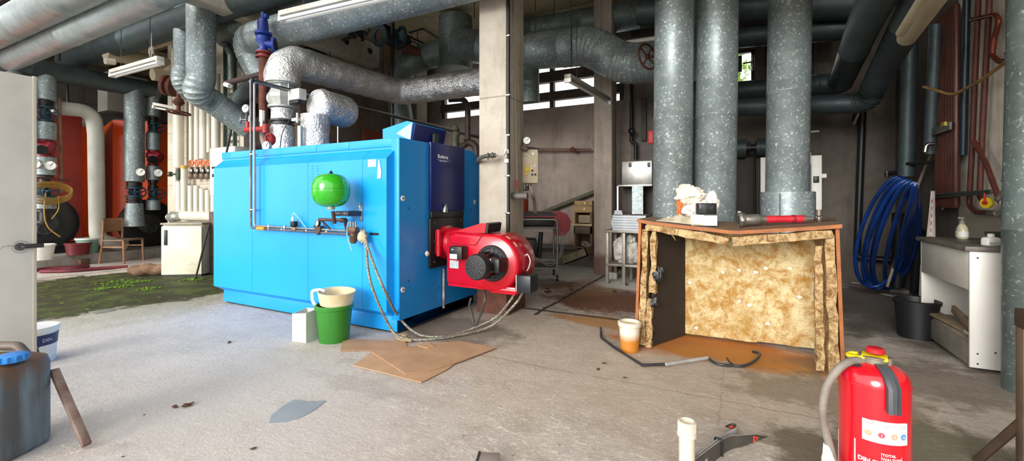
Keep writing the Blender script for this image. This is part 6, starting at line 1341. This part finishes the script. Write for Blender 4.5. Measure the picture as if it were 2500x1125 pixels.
hp_ = [(0, sh+.066, .038), (0, sh+.060, .062), (0, sh+.042, .090), (0, sh+.012, .112), (0, sh-.068, .113)]
rs = []
for s0, z, r in hp_:
    c_ = EC+(tocam*math.cos(a0)+rgt*math.sin(a0))*r+V((0,0,z)); tg = (-tocam*math.sin(a0)+rgt*math.cos(a0)); nr = (tocam*math.cos(a0)+rgt*math.sin(a0))
    w_ = .018; rs.append([c_-tg*w_-nr*.007, c_-tg*w_+nr*.006, c_-tg*w_*.4+nr*.009, c_-tg*w_*.3+nr*.003, c_+tg*w_*.4+nr*.003, c_+tg*w_*.5+nr*.009, c_+tg*w_+nr*.006, c_+tg*w_-nr*.007])
m.rings(rs); part(m, 'carry_handle', pm('#4c5056', '#3d4045', .5), FX)
part(M().cyl(EP(a0, sh-.05, .09), EP(a0, sh-.05, .111), .010), 'handle_mount', DKGREY, FX)
def patch(al, ar, z0, z1, off=.0012): 
    m = M(); m.grid(14, 2, lambda u, v: EP(al+(ar-al)*u, z0+(z1-z0)*v, ER+off)); m.thick(.0006); return m
l0, l1 = -.30, .98; lz0, lz1 = zf(1078), zf(1026)
LB = part(patch(l0, l1, lz0, lz1), 'test_label', pm('#f3f2f0', None, .45), FX)
def wrapf(a, z): return lambda co: EP(a+co.x/ER, z+co.y, ER+.0026+co.z)
lt = pm('#6d6d70', None, .5); 
text('Hansen', .0085, None, pm('#b03a3a', None, .5), LB, 'lettering', .0002, wrapf(l0+.05, lz1-.012))
text('geprüft Feuerlöscher', .0055, None, lt, LB, 'lettering', .0002, wrapf(l0+.42, lz1-.011)); text('von Hansen', .0055, None, lt, LB, 'lettering', .0002, wrapf(l0+.42, lz1-.017))
for k in range(3): part(patch(l0+.95, l0+1.24, lz1-.0085-.0035*k, lz1-.0073-.0035*k, .0022), 'print_line', pm('#a9a9ac', None, .5), LB)
part(patch(l0+.28, l1-.10, lz1-.0002, lz1+.003, .0022), 'print_line', pm('#e6b8bd', None, .5), LB)
for k, (t, c) in enumerate(((.16, '#ee9a72'), (.50, '#cf2240'), (.84, '#ee9a72'), (1.13, '#3d86c6'))):
    a_ = l0+t; z_ = (lz0+lz1)/2-.008; r_ = .0098 if k != 1 else .009
    m = M(); n_ = 28; ring = [EP(a_+r_*math.cos(2*PI*j/n_)/ER, z_+r_*math.sin(2*PI*j/n_), ER+.0025) for j in range(n_)]; vs = [m.b.verts.new(p) for p in ring]; m.b.faces.new(vs); m.thick(.0005)
    st = part(m, 'round_sticker', pm(c, None, .5), LB)
    m = M(); 
    for rr in (r_*.75,): 
        pts = [EP(a_+rr*math.cos(2*PI*j/24)/ER, z_+rr*math.sin(2*PI*j/24), ER+.0032) for j in range(25)]; m.tube(pts, .0003, 4)
    m.cb(EP(a_, z_, ER+.003), .003, .003, .006); part(m, 'sticker_print', pm('#f0dcd6', None, .5), st)
    part(patch(a_-.07, a_+.07, z_+.0135, z_+.0145, .0022), 'print_line', pm('#a9a9ac', None, .5), LB)
WH = pm('#ece8e6', None, .4)
text('TOTAL', .0115, None, WH, FX, 'lettering', .0003, wrapf(.21, zf(1107)), bold=.0003); text('WALTHER', .0115, None, WH, FX, 'lettering', .0003, wrapf(.21, zf(1117)), bold=.0003)
part(patch(.19, .20, zf(1119), zf(1100), .002), 'frame_line', WH, FX); part(patch(.76, .77, zf(1119), zf(1106), .002), 'frame_line', WH, FX)
text('DIN FEUERLÖSCHER', .0185, None, WH, FX, 'lettering', .0003, wrapf(-.42, zf(1131)), bold=.0007)
part(patch(-.52, -.485, zf(1250), zf(1085), .002), 'white_stripe', WH, FX)
part(patch(-1.28, -1.23, zf(1250), zf(1090), .002), 'white_stripe', pm('#e8b8b8', None, .4), FX)
# standing pipe stub with cap
pc = at(1677, 1040, 1.9); pc.z = 0; PS = root('drain_stub', 'cream plastic pipe stub with ribbed screw cap in the foreground', 'pipe', pc); ph = HC-(1040-HY)/FO*1.9
PVM = pm('#d9d1c0', '#c9bfac', .4, 0, 7)
part(M().tube([(pc.x, pc.y, 0), (pc.x, pc.y, ph-.02)], .033, 32), 'pipe_body', PVM, PS)
m = M(); m.lathe([(.033, ph-.045), (.040, ph-.04), (.041, ph-.03), (.036, ph-.025), (.036, ph+.022), (.030, ph+.024), (.028, ph+.008), (.001, ph+.006)], (pc.x, pc.y, 0), (0,0,1), 36, False); cap_ = part(m, 'screw_cap', PVM, PS)
for k in range(28):
    a = 2*PI*k/28; m = M(); m.cyl((pc.x+.0365*math.cos(a), pc.y+.0365*math.sin(a), ph-.022), (pc.x+.0365*math.cos(a), pc.y+.0365*math.sin(a), ph+.02), .0018, n=6)
    if k == 0: mm = M()
    for_ = mm.cyl((pc.x+.0365*math.cos(a), pc.y+.0365*math.sin(a), ph-.022), (pc.x+.0365*math.cos(a), pc.y+.0365*math.sin(a), ph+.02), .0018, n=6)
    m.b.free()
mm.torus((pc.x, pc.y, ph-.0), (0,0,1), .0355, .0012, 36, 6); part(mm, 'cap_ribs', PVM, cap_)
part(M().box(pc.x-.027, pc.x+.027, pc.y-.002, pc.y+.002, ph+.006, ph+.014, .001), 'cap_bar', pm('#c9c0ad', None, .5), cap_)
# pair of skis lying on edge
SKD = pm('#3a3833', '#4a4741', .4, 0, 5); SKB = pm('#c3c2c2', '#a9a8a8', .35, 0, 5)
def ski(label, pts, hts, zc, off, matname):
    pts = [V(p) for p in pts]
    P_ = crv(pts, 6); n_ = len(P_); ip = lambda a, i: (lambda k: a[k]*(1-(i-6*k)/6)+a[k+1]*((i-6*k)/6))(min(i//6, len(a)-2)); hs = [ip(hts, i) for i in range(n_)]; zs = [ip(zc, i) for i in range(n_)]
    R_ = root('ski', label, 'ski', P_[0])
    def strip(o0, o1, sc=1):
        rs = []
        for i, p in enumerate(P_):
            t = (P_[min(i+1, n_-1)]-P_[max(i-1, 0)]); t.z = 0; t.normalize(); nr = V((t.y, -t.x, 0)); h = hs[i]*.5*sc
            c_ = V((p.x, p.y, zs[i])); rs.append([c_+nr*o0-V((0,0,h)), c_+nr*o1-V((0,0,h)), c_+nr*o1+V((0,0,h)), c_+nr*o0+V((0,0,h))])
        m = M(); m.rings(rs); return m
    part(strip(0, .004), 'ski_core', SKB, R_, 'pale base and side wall'); part(strip(.004, .0065, .97) if matname == 'a' else strip(-.0025, 0, .97), 'top_sheet', SKD, R_, 'dark top sheet')
    return R_, P_
f1 = [fl(1560, 1270), fl(1741, 1125), fl(1778, 1098), fl(1808, 1092), fl(1844, 1085), fl(1872, 1079)]
s1, P1 = ski('dark topped ski lying on its edge with its tip pointing right, in the foreground', f1, [.074, .074, .066, .056, .034, .002], [.037, .037, .034, .034, .036, .030], 0, 'a')
f2 = [fl(1556, 1262), fl(1737, 1119), fl(1775, 1088), fl(1797, 1074), fl(1796, 1062), fl(1784, 1056), fl(1769, 1057)]
s2, P2 = ski('second ski lying behind the first with its tip curled back to the left', f2, [.074, .074, .066, .058, .046, .032, .002], [.037, .037, .034, .036, .036, .034, .036], 0, 'b')
# swap side of top sheet for the rear ski: dark face looks away from the first ski's base
m = M(); c_ = fl(1757, 1111, .0); u = (fl(1778, 1098)-fl(1741, 1125)).normalized(); nn = V((u.y, -u.x, 0))
T = frame(c_+V((0,0,.037)), u, V((0,0,1))); m = M(T); m.tube(fil([(0, -.036, .012), (0, .04, .012), (0, .04, -.022), (0, -.036, -.022), (0, -.037, .012)], .008), .005, 8); solo(m, 'rubber_strap', BLACK, 'black rubber strap holding the two skis together', 'strap')
def skimark(px, py_, d, s, nrm_u, parent, flip=1):
    q = at(px, py_, d); T = frame(q, nrm_u, V((0,0,1))); m = M(T); m.rings([[(-s, -s*.9, 0), (-s, s*.9, 0), (s, 0, 0)], [(-s, -s*.9, .001*flip), (-s, s*.9, .001*flip), (s, 0, .001*flip)]]); mk_ = part(m, 'tip_emblem', pm('#e0452c', None, .5), parent)
    m = M(T); m.rings([[(-s*.5, -s*.35, .001*flip), (-s*.5, s*.35, .001*flip), (s*.25, 0, .001*flip)], [(-s*.5, -s*.35, .002*flip), (-s*.5, s*.35, .002*flip), (s*.25, 0, .002*flip)]]); part(m, 'emblem_core', SKD, mk_)
e0, e1 = fl(1836, 1087), fl(1852, 1083); ue = (e1-e0).normalized(); ne = V((ue.y, -ue.x, 0)); c_ = fl(1842, 1085.5)+ne*.0075+V((0,0,.035)); 
T = frame(c_, ue, V((0,0,1))); s = .017
m = M(T); m.rings([[(-s, -s, 0), (-s, s, 0), (s*1.2, 0, 0)], [(-s, -s, .001), (-s, s, .001), (s*1.2, 0, .001)]]); em = part(m, 'tip_emblem', pm('#e0452c', None, .5), s1)
m = M(T); m.rings([[(-s*.5, -s*.4, .001), (-s*.5, s*.4, .001), (s*.4, 0, .001)], [(-s*.5, -s*.4, .002), (-s*.5, s*.4, .002), (s*.4, 0, .002)]]); part(m, 'emblem_core', SKD, em)
e0, e1 = fl(1796, 1060), fl(1772, 1057); ue = (e1-e0).normalized(); ne = V((ue.y, -ue.x, 0)); 
if ne.dot(V((-e0.x, -e0.y, 0))) < 0: ne = -ne
c_ = fl(1783, 1056.5)+ne*.008+V((0,0,.035)); T = frame(c_, -ue, V((0,0,1))); s = .010
m = M(T); m.rings([[(s, -s, 0), (s, s, 0), (-s*1.2, 0, 0)], [(s, -s, .001), (s, s, .001), (-s*1.2, 0, .001)]]); part(m, 'tip_emblem', pm('#e0452c', None, .5), s2)
e0, e1 = fl(1700, 1158), fl(1741, 1125); ue = (e1-e0).normalized(); ne = V((ue.y, -ue.x, 0)); c_ = fl(1712, 1148.5)+ne*.0072+V((0,0,.012))
text('HI', .045, frame(c_, ue, V((0,0,1))), pm('#c9c9ce', None, .4), s1, 'lettering', .0006)
# small metal bracket at the bottom edge
q = fl(1195, 1140, 0); T = Matrix.Translation(q) @ Matrix.Rotation(TH-.1, 4, 'Z'); m = M(T); m.box(-.045, .045, -.05, .03, 0, .05, .002); MB_ = root('metal_channel', 'small pale metal channel piece at the bottom edge of the view', 'bracket', q); part(m, 'channel_body', pm('#b7aea6', '#9d958d', .4, .5), MB_)
m = M(T); m.box(-.055, -.045, -.05, .03, 0, .053, .001); part(m, 'channel_side', DKGREY, MB_)
# jerry can
jc = W(-2.455, 2.08, 0); TJ = TH
JM = (lambda g: g.fin(g.mix(g.ramp(g.math('ADD', g.sep(g.coord(True))[2], g.math('MULTIPLY', g.noise(7, 5, .6, g.scale(g.coord(), (3, 3, .5))), .22)), .44, .56), g.ramp(g.noise(2.5, 5, .6, g.scale(g.coord(), (4, 4, .5))), .40, .62, lin('#6f8494'), lin('#4d5258')), lin('#6b5140')), .42))(N('dirty_blue_plastic'))
JC = root('jerry_can', 'large dirty blue grey plastic canister with blue cap in the left foreground', 'canister', jc)
part(M().sup([(0, .14, .13), (.02, .155, .15), (.40, .155, .15), (.432, .147, .14), (.450, .115, .105), (.456, .07, .06)], jc, 56, 4.2, TJ), 'can_body', JM, JC)
cc = at(30, 872, 2.04); cc.z = .455
m = M(); m.lathe([(.05, 0), (.052, .004), (.05, .03), (.04, .034)], cc, (0,0,1), 32); JCp = part(m, 'screw_cap', pm('#2a86d8', '#1f74c2', .35), JC)
m = M()
for k in range(12): a = 2*PI*k/12; m.cb(cc+V((.051*math.cos(a), .051*math.sin(a), .016)), .012, .012, .026, .003)
part(m, 'cap_grips', pm('#2a86d8', '#1f74c2', .35), JCp)
m = M(); h0 = W(-2.56, 2.20, .437); m.tube(fil([h0+V((-.12*CS, -.12*SN, -.02)), h0+V((-.08*CS,-.08*SN,.035)), h0+V((.08*CS,.08*SN,.035)), h0+V((.13*CS,.13*SN,-.02))], .04), .022, 14); part(m, 'grip_handle', pm('#564a42', '#6b5d52', .5), JC)
# plank beside it
a = W((132-CX)/FO*2.24, 2.24, HC-(903-HY)/FO*2.24); b = fl(212, 1086, .022); u = (b-a).normalized(); s_ = u.cross(V((0,0,1))).normalized(); T = frame(a, u, s_); L = (b-a).length
m = M(T); m.box(0, L, -.017, .017, -.014, .014, .003); 
solo(m, 'wooden_batten', pm('#8f8077', '#6a5048', .75, 0, 9, .3), 'weathered square batten leaning on the blue grey canister', 'batten')
# paint bucket behind the can
q = W((78-CX)/FO*3.27, 3.27, 0); PBK = pail('paint_bucket', 'white paint bucket with lid and dark blue band behind the canister', (q.x, q.y, 0), .125, .14, .26, pm('#eceae6', None, .4))
part(M().lathe([(.143, .235), (.148, .24), (.148, .262), (.135, .262), (.13, .252), (.001, .252)], (q.x, q.y, 0), (0,0,1), 44, False), 'lid', pm('#e4e4e4', '#d6d8da', .4), PBK)
part(M().lathe([(.1345, .13), (.1405, .21)], (q.x, q.y, 0), (0,0,1), 44, False), 'blue_band', pm('#26366b', '#1f2d5c', .4), PBK)
aw = math.atan2(-q.y, -q.x); wr = lambda co: V((q.x+.142*math.cos(aw+.30+co.x/.14), q.y+.142*math.sin(aw+.30+co.x/.14), .155+co.y+0))
text('DIN', .034, None, WH, PBK, 'lettering', .0004, lambda co: V((q.x+(.1405)*math.cos(aw+.38+co.x/.14), q.y+(.1405)*math.sin(aw+.38+co.x/.14), .157+co.y)), bold=.001)
part(M().tube(crv([W((78-CX)/FO*3.27+.135, 3.2, .14), W((78-CX)/FO*3.27+.17, 3.15, .135), W((78-CX)/FO*3.27+.20, 3.12, .115), W((78-CX)/FO*3.27+.09, 3.08, .10)]), .004, 8), 'wire_handle', DKGREY, PBK)
part(M().cyl(W((78-CX)/FO*3.27+.175, 3.14, .130), W((78-CX)/FO*3.27+.21, 3.11, .112), .012), 'handle_grip', DKGREY, PBK)
# green bucket with basin, white canister
q = fl(797, 836, 0); gb = q+V((0, .13, 0)); GBU = pail('green_bucket', 'green plastic bucket standing by the blue boiler with a basin on top', (q.x, q.y+.08, 0), .122, .150, .31, pm('#35832a', '#2e7624', .35, 0, 3))
gc = V((q.x, q.y+.08, .345)); BSN = root('cream_basin', 'stained cream basin with a curved handle resting in the green bucket', 'basin', gc)
CRM = pm('#e6dcc0', '#cdbb8e', .4, 0, 6)
m = M(); m.lathe([(.10, -.05), (.132, -.03), (.150, .06), (.156, .080), (.147, .080), (.14, .05), (.125, -.015), (.001, -.02)], gc+V((.02*CS,.02*SN,0)), (.06, -.02, 1), 44, False); part(m, 'bowl', CRM, BSN)
hc = gc+V((-.13*CS, -.13*SN, 0)); m = M(); m.tube(crv([hc+V((CS*.05,SN*.05,.075)), hc+V((0,0,.088)), hc+V((-CS*.055,-SN*.055,.075)), hc+V((-CS*.06,-SN*.06,.04)), hc+V((-CS*.03,-SN*.03-.03,.0)), hc+V((CS*.02,SN*.02-.06,-.035))]), .013, 12); part(m, 'handle', pm('#ece7dc', None, .35), BSN)
q = fl(733, 833, 0); T = Matrix.Translation(q+V((0,.05,0))) @ Matrix.Rotation(.15, 4, 'Z'); WC = root('white_canister', 'cut open white plastic canister left of the green bucket', 'canister', q)
m = M(T); m.rings([[(-.075,-.07,0),(.075,-.07,0),(.075,.07,0),(-.075,.07,0)], [(-.075,-.07,.235),(.075,-.07,.252),(.075,.07,.26),(-.045,.07,.258)], [(-.069,-.064,.235),(.069,-.064,.252),(.069,.064,.26),(-.045,.064,.258)], [(-.069,-.064,.01),(.069,-.064,.01),(.069,.064,.01),(-.069,.064,.01)]]); part(m, 'canister_body', pm('#cbcac8', '#c1bfbb', .35, 0, 4), WC)
m = M(T); m.prism([(.0-.012, .205), (.012, .205), (0, .222)], 'y', -.0715, -.070); m.box(-.05, .05, -.0712, -.070, .182, .186); m.box(-.05, .05, -.0712, -.070, .192, .195); part(m, 'label_print', pm('#b9bcc0', None, .5), WC)
# cardboard sheets
CBM = pm('#c49f7c', '#b58f6c', .85, 0, 4, .1); CBM2 = pm('#bd9775', '#a98463', .85, 0, 4)
def sheet(label, pts, mat, z=.004, name='cardboard_sheet'):
    pts = [fl(*p) for p in pts]; m = M(); m.prism([(p.x, p.y) for p in pts], 'z', z, z+.005)
    return solo(m, name, mat, label, 'cardboard')
sheet('left cardboard sheet lying at the foot of the blue boiler', [(830, 859), (838, 828), (990, 836), (994, 850), (930, 856)], CBM2)
sheet('larger cardboard sheet under the other one on the floor before the boiler', [(862, 894), (905, 864), (1000, 872), (1080, 880), (1150, 860), (1090, 905), (1028, 936), (950, 916)], CBM, .004)
sheet('upper cardboard sheet laid over the larger one on the floor', [(905, 862), (1000, 850), (1120, 836), (1211, 853), (1120, 888), (1045, 910), (990, 918), (940, 884)], CBM2, .011)
sheet('small torn cardboard scrap on top of the cardboard sheets', [(1020, 850), (1040, 840), (1062, 852), (1045, 856)], CBM, .018, 'cardboard_scrap')
pch = [(657, 1035), (662, 1015), (690, 992), (718, 976), (755, 980), (795, 979), (770, 1000), (735, 1020), (700, 1031)]
pt_ = [fl(*p) for p in pch]; m = M(); m.prism([(p.x, p.y) for p in pt_], 'z', .0, .003); solo(m, 'floor_patch', pm('#8d9399', '#9aa0a5', .6, 0, 4), 'smooth blue grey patch of filler on the floor in the foreground', 'patch')
# floor drain near the moss
m = M(); q = fl(250, 760, 0); m.box(q.x-.09, q.x+.09, q.y-.09, q.y+.09, 0, .006, .002); solo(m, 'floor_plate', pm('#8b8f82', '#75796c', .6), 'small square metal plate in the floor at the moss edge', 'plate')
# black trim strip on the floor
TRM = pm('#2c2d2e', '#3f4041', .4, .2)
tp = [fl(1467, 812), fl(1468, 824, .02), fl(1500, 848, .02), fl(1568, 891, .02), fl(1628, 889, .02)]
solo(M().tube([tp[0]+V((0,0,.05))]+tp, .011, 8), 'bent_trim', TRM, 'bent black metal strip on the floor left of the hood opening', 'strip')
solo(M().tube([fl(1626, 889, .028), fl(1728, 873, .028)], .012, 8), 'pale_trim', pm('#c9cac8', '#a9aaa8', .4, .3), 'pale grey strip lying between the two black strips on the floor', 'strip')
solo(M().tube(crv([fl(1728, 873, .02), fl(1742, 884, .02), fl(1762, 890, .02), fl(1790, 892, .02), fl(1815, 893, .02), fl(1840, 882, .03), fl(1855, 864, .04), fl(1838, 858, .03)]), .011, 8), 'curled_trim', TRM, 'curled black strip on the floor before the hood', 'strip')
solo(M().tube(crv([fl(1775, 874, .03), fl(1782, 884, .02), fl(1795, 892, .02)]), .006, 6), 'thin_trim', TRM, 'short thin black strip poking up by the curled strip', 'strip')
# leaves and debris
deb = [(428, 995, 14), (458, 992, 20), (1335, 706, 9), (1338, 715, 16), (1395, 709, 10), (1475, 888, 9), (1460, 903, 10), (1525, 923, 8), (618, 1097, 12), (560, 837, 10), (300, 1115, 6), (1530, 697, 10), (352, 1013, 5), (1500, 713, 12)]
base = None
for i, (px, py_, w_) in enumerate(deb):
    q = fl(px, py_, .0)
    if base is None:
        m = M(); m.blobby((q.x, q.y, .008), (.02, .012, .008), .45, 1.8, 3, 3); base = solo(m, 'dead_leaf', pm('#4c382c', '#6b4a36', .85, 0, 30), 'curled brown dead leaf on the concrete floor', 'leaf', 'dead leaves and crumbs on the floor'); o = base
    else:
        o = base.copy(); COL.objects.link(o)
    s = w_*(HC*FO/(py_-HY))/FO/.04; o.location = (q.x, q.y, 0.0); o.scale = (s, s, s*.8); o.rotation_euler = (0, 0, i*1.3)
# moss clumps
MS = pm('#4a6418', '#6f9426', .9, 0, 40)
mb = None
for i, (px, py_, w_) in enumerate(((285, 690, 40), (300, 700, 20), (250, 705, 16), (345, 688, 18), (365, 705, 20), (470, 683, 22))):
    q = fl(px, py_, 0); d = HC*FO/(py_-HY)
    m = M()
    for k in range(30):
        a = random.random()*6.28; rr = random.random()**.6; x, y = rr*math.cos(a)*w_*d/FO, rr*math.sin(a)*w_*d/FO*1.2
        h = .012+.03*random.random()*(1-rr); an = random.random()*3.14
        c_ = V((q.x+x, q.y+y, 0)); e_ = V((math.cos(an), math.sin(an), 0))*.018
        vs = [m.b.verts.new(c_-e_), m.b.verts.new(c_+e_), m.b.verts.new(c_+e_*.3+V((0,0,h)))]; m.b.faces.new(vs)
        m.blobby(c_+V((0,0,h*.4)), (.02, .02, h*.6), .2, 2, k, 1)
    o = solo(m, 'moss_clump', MS, 'raised bright green tuft growing in the mossy strip', 'moss', 'green tufts on the mossy strip'); o['kind'] = 'stuff'
# ================= LIGHT + CAMERA =================
w = bpy.data.worlds.new('sky'); SC.world = w; w.use_nodes = True
w.node_tree.nodes['Background'].inputs[0].default_value = (1.0, .99, .98, 1); w.node_tree.nodes['Background'].inputs[1].default_value = 1.6
sun = bpy.data.lights.new('sun', 'SUN'); sun.energy = 2.2; sun.angle = math.radians(28); sun.color = (1, .97, .93)
so = bpy.data.objects.new('sun', sun); COL.objects.link(so)
so.rotation_euler = V((.10, 1, -.26)).to_track_quat('-Z', 'Y').to_euler(); so.location = (0, -6, 6)
cam = bpy.data.cameras.new('camera'); cam.sensor_width = 36; cam.lens = FO/2500*36; cam.shift_y = -(562.5-HY)/2500; cam.clip_start = .02; cam.clip_end = 200
co = bpy.data.objects.new('camera', cam); COL.objects.link(co); co.location = (0, 0, HC); co.rotation_euler = (PI/2, 0, TH); SC.camera = co
SC.view_settings.view_transform = 'Standard'; SC.view_settings.look = 'None'; SC.view_settings.exposure = 0.62; SC.view_settings.gamma = 1
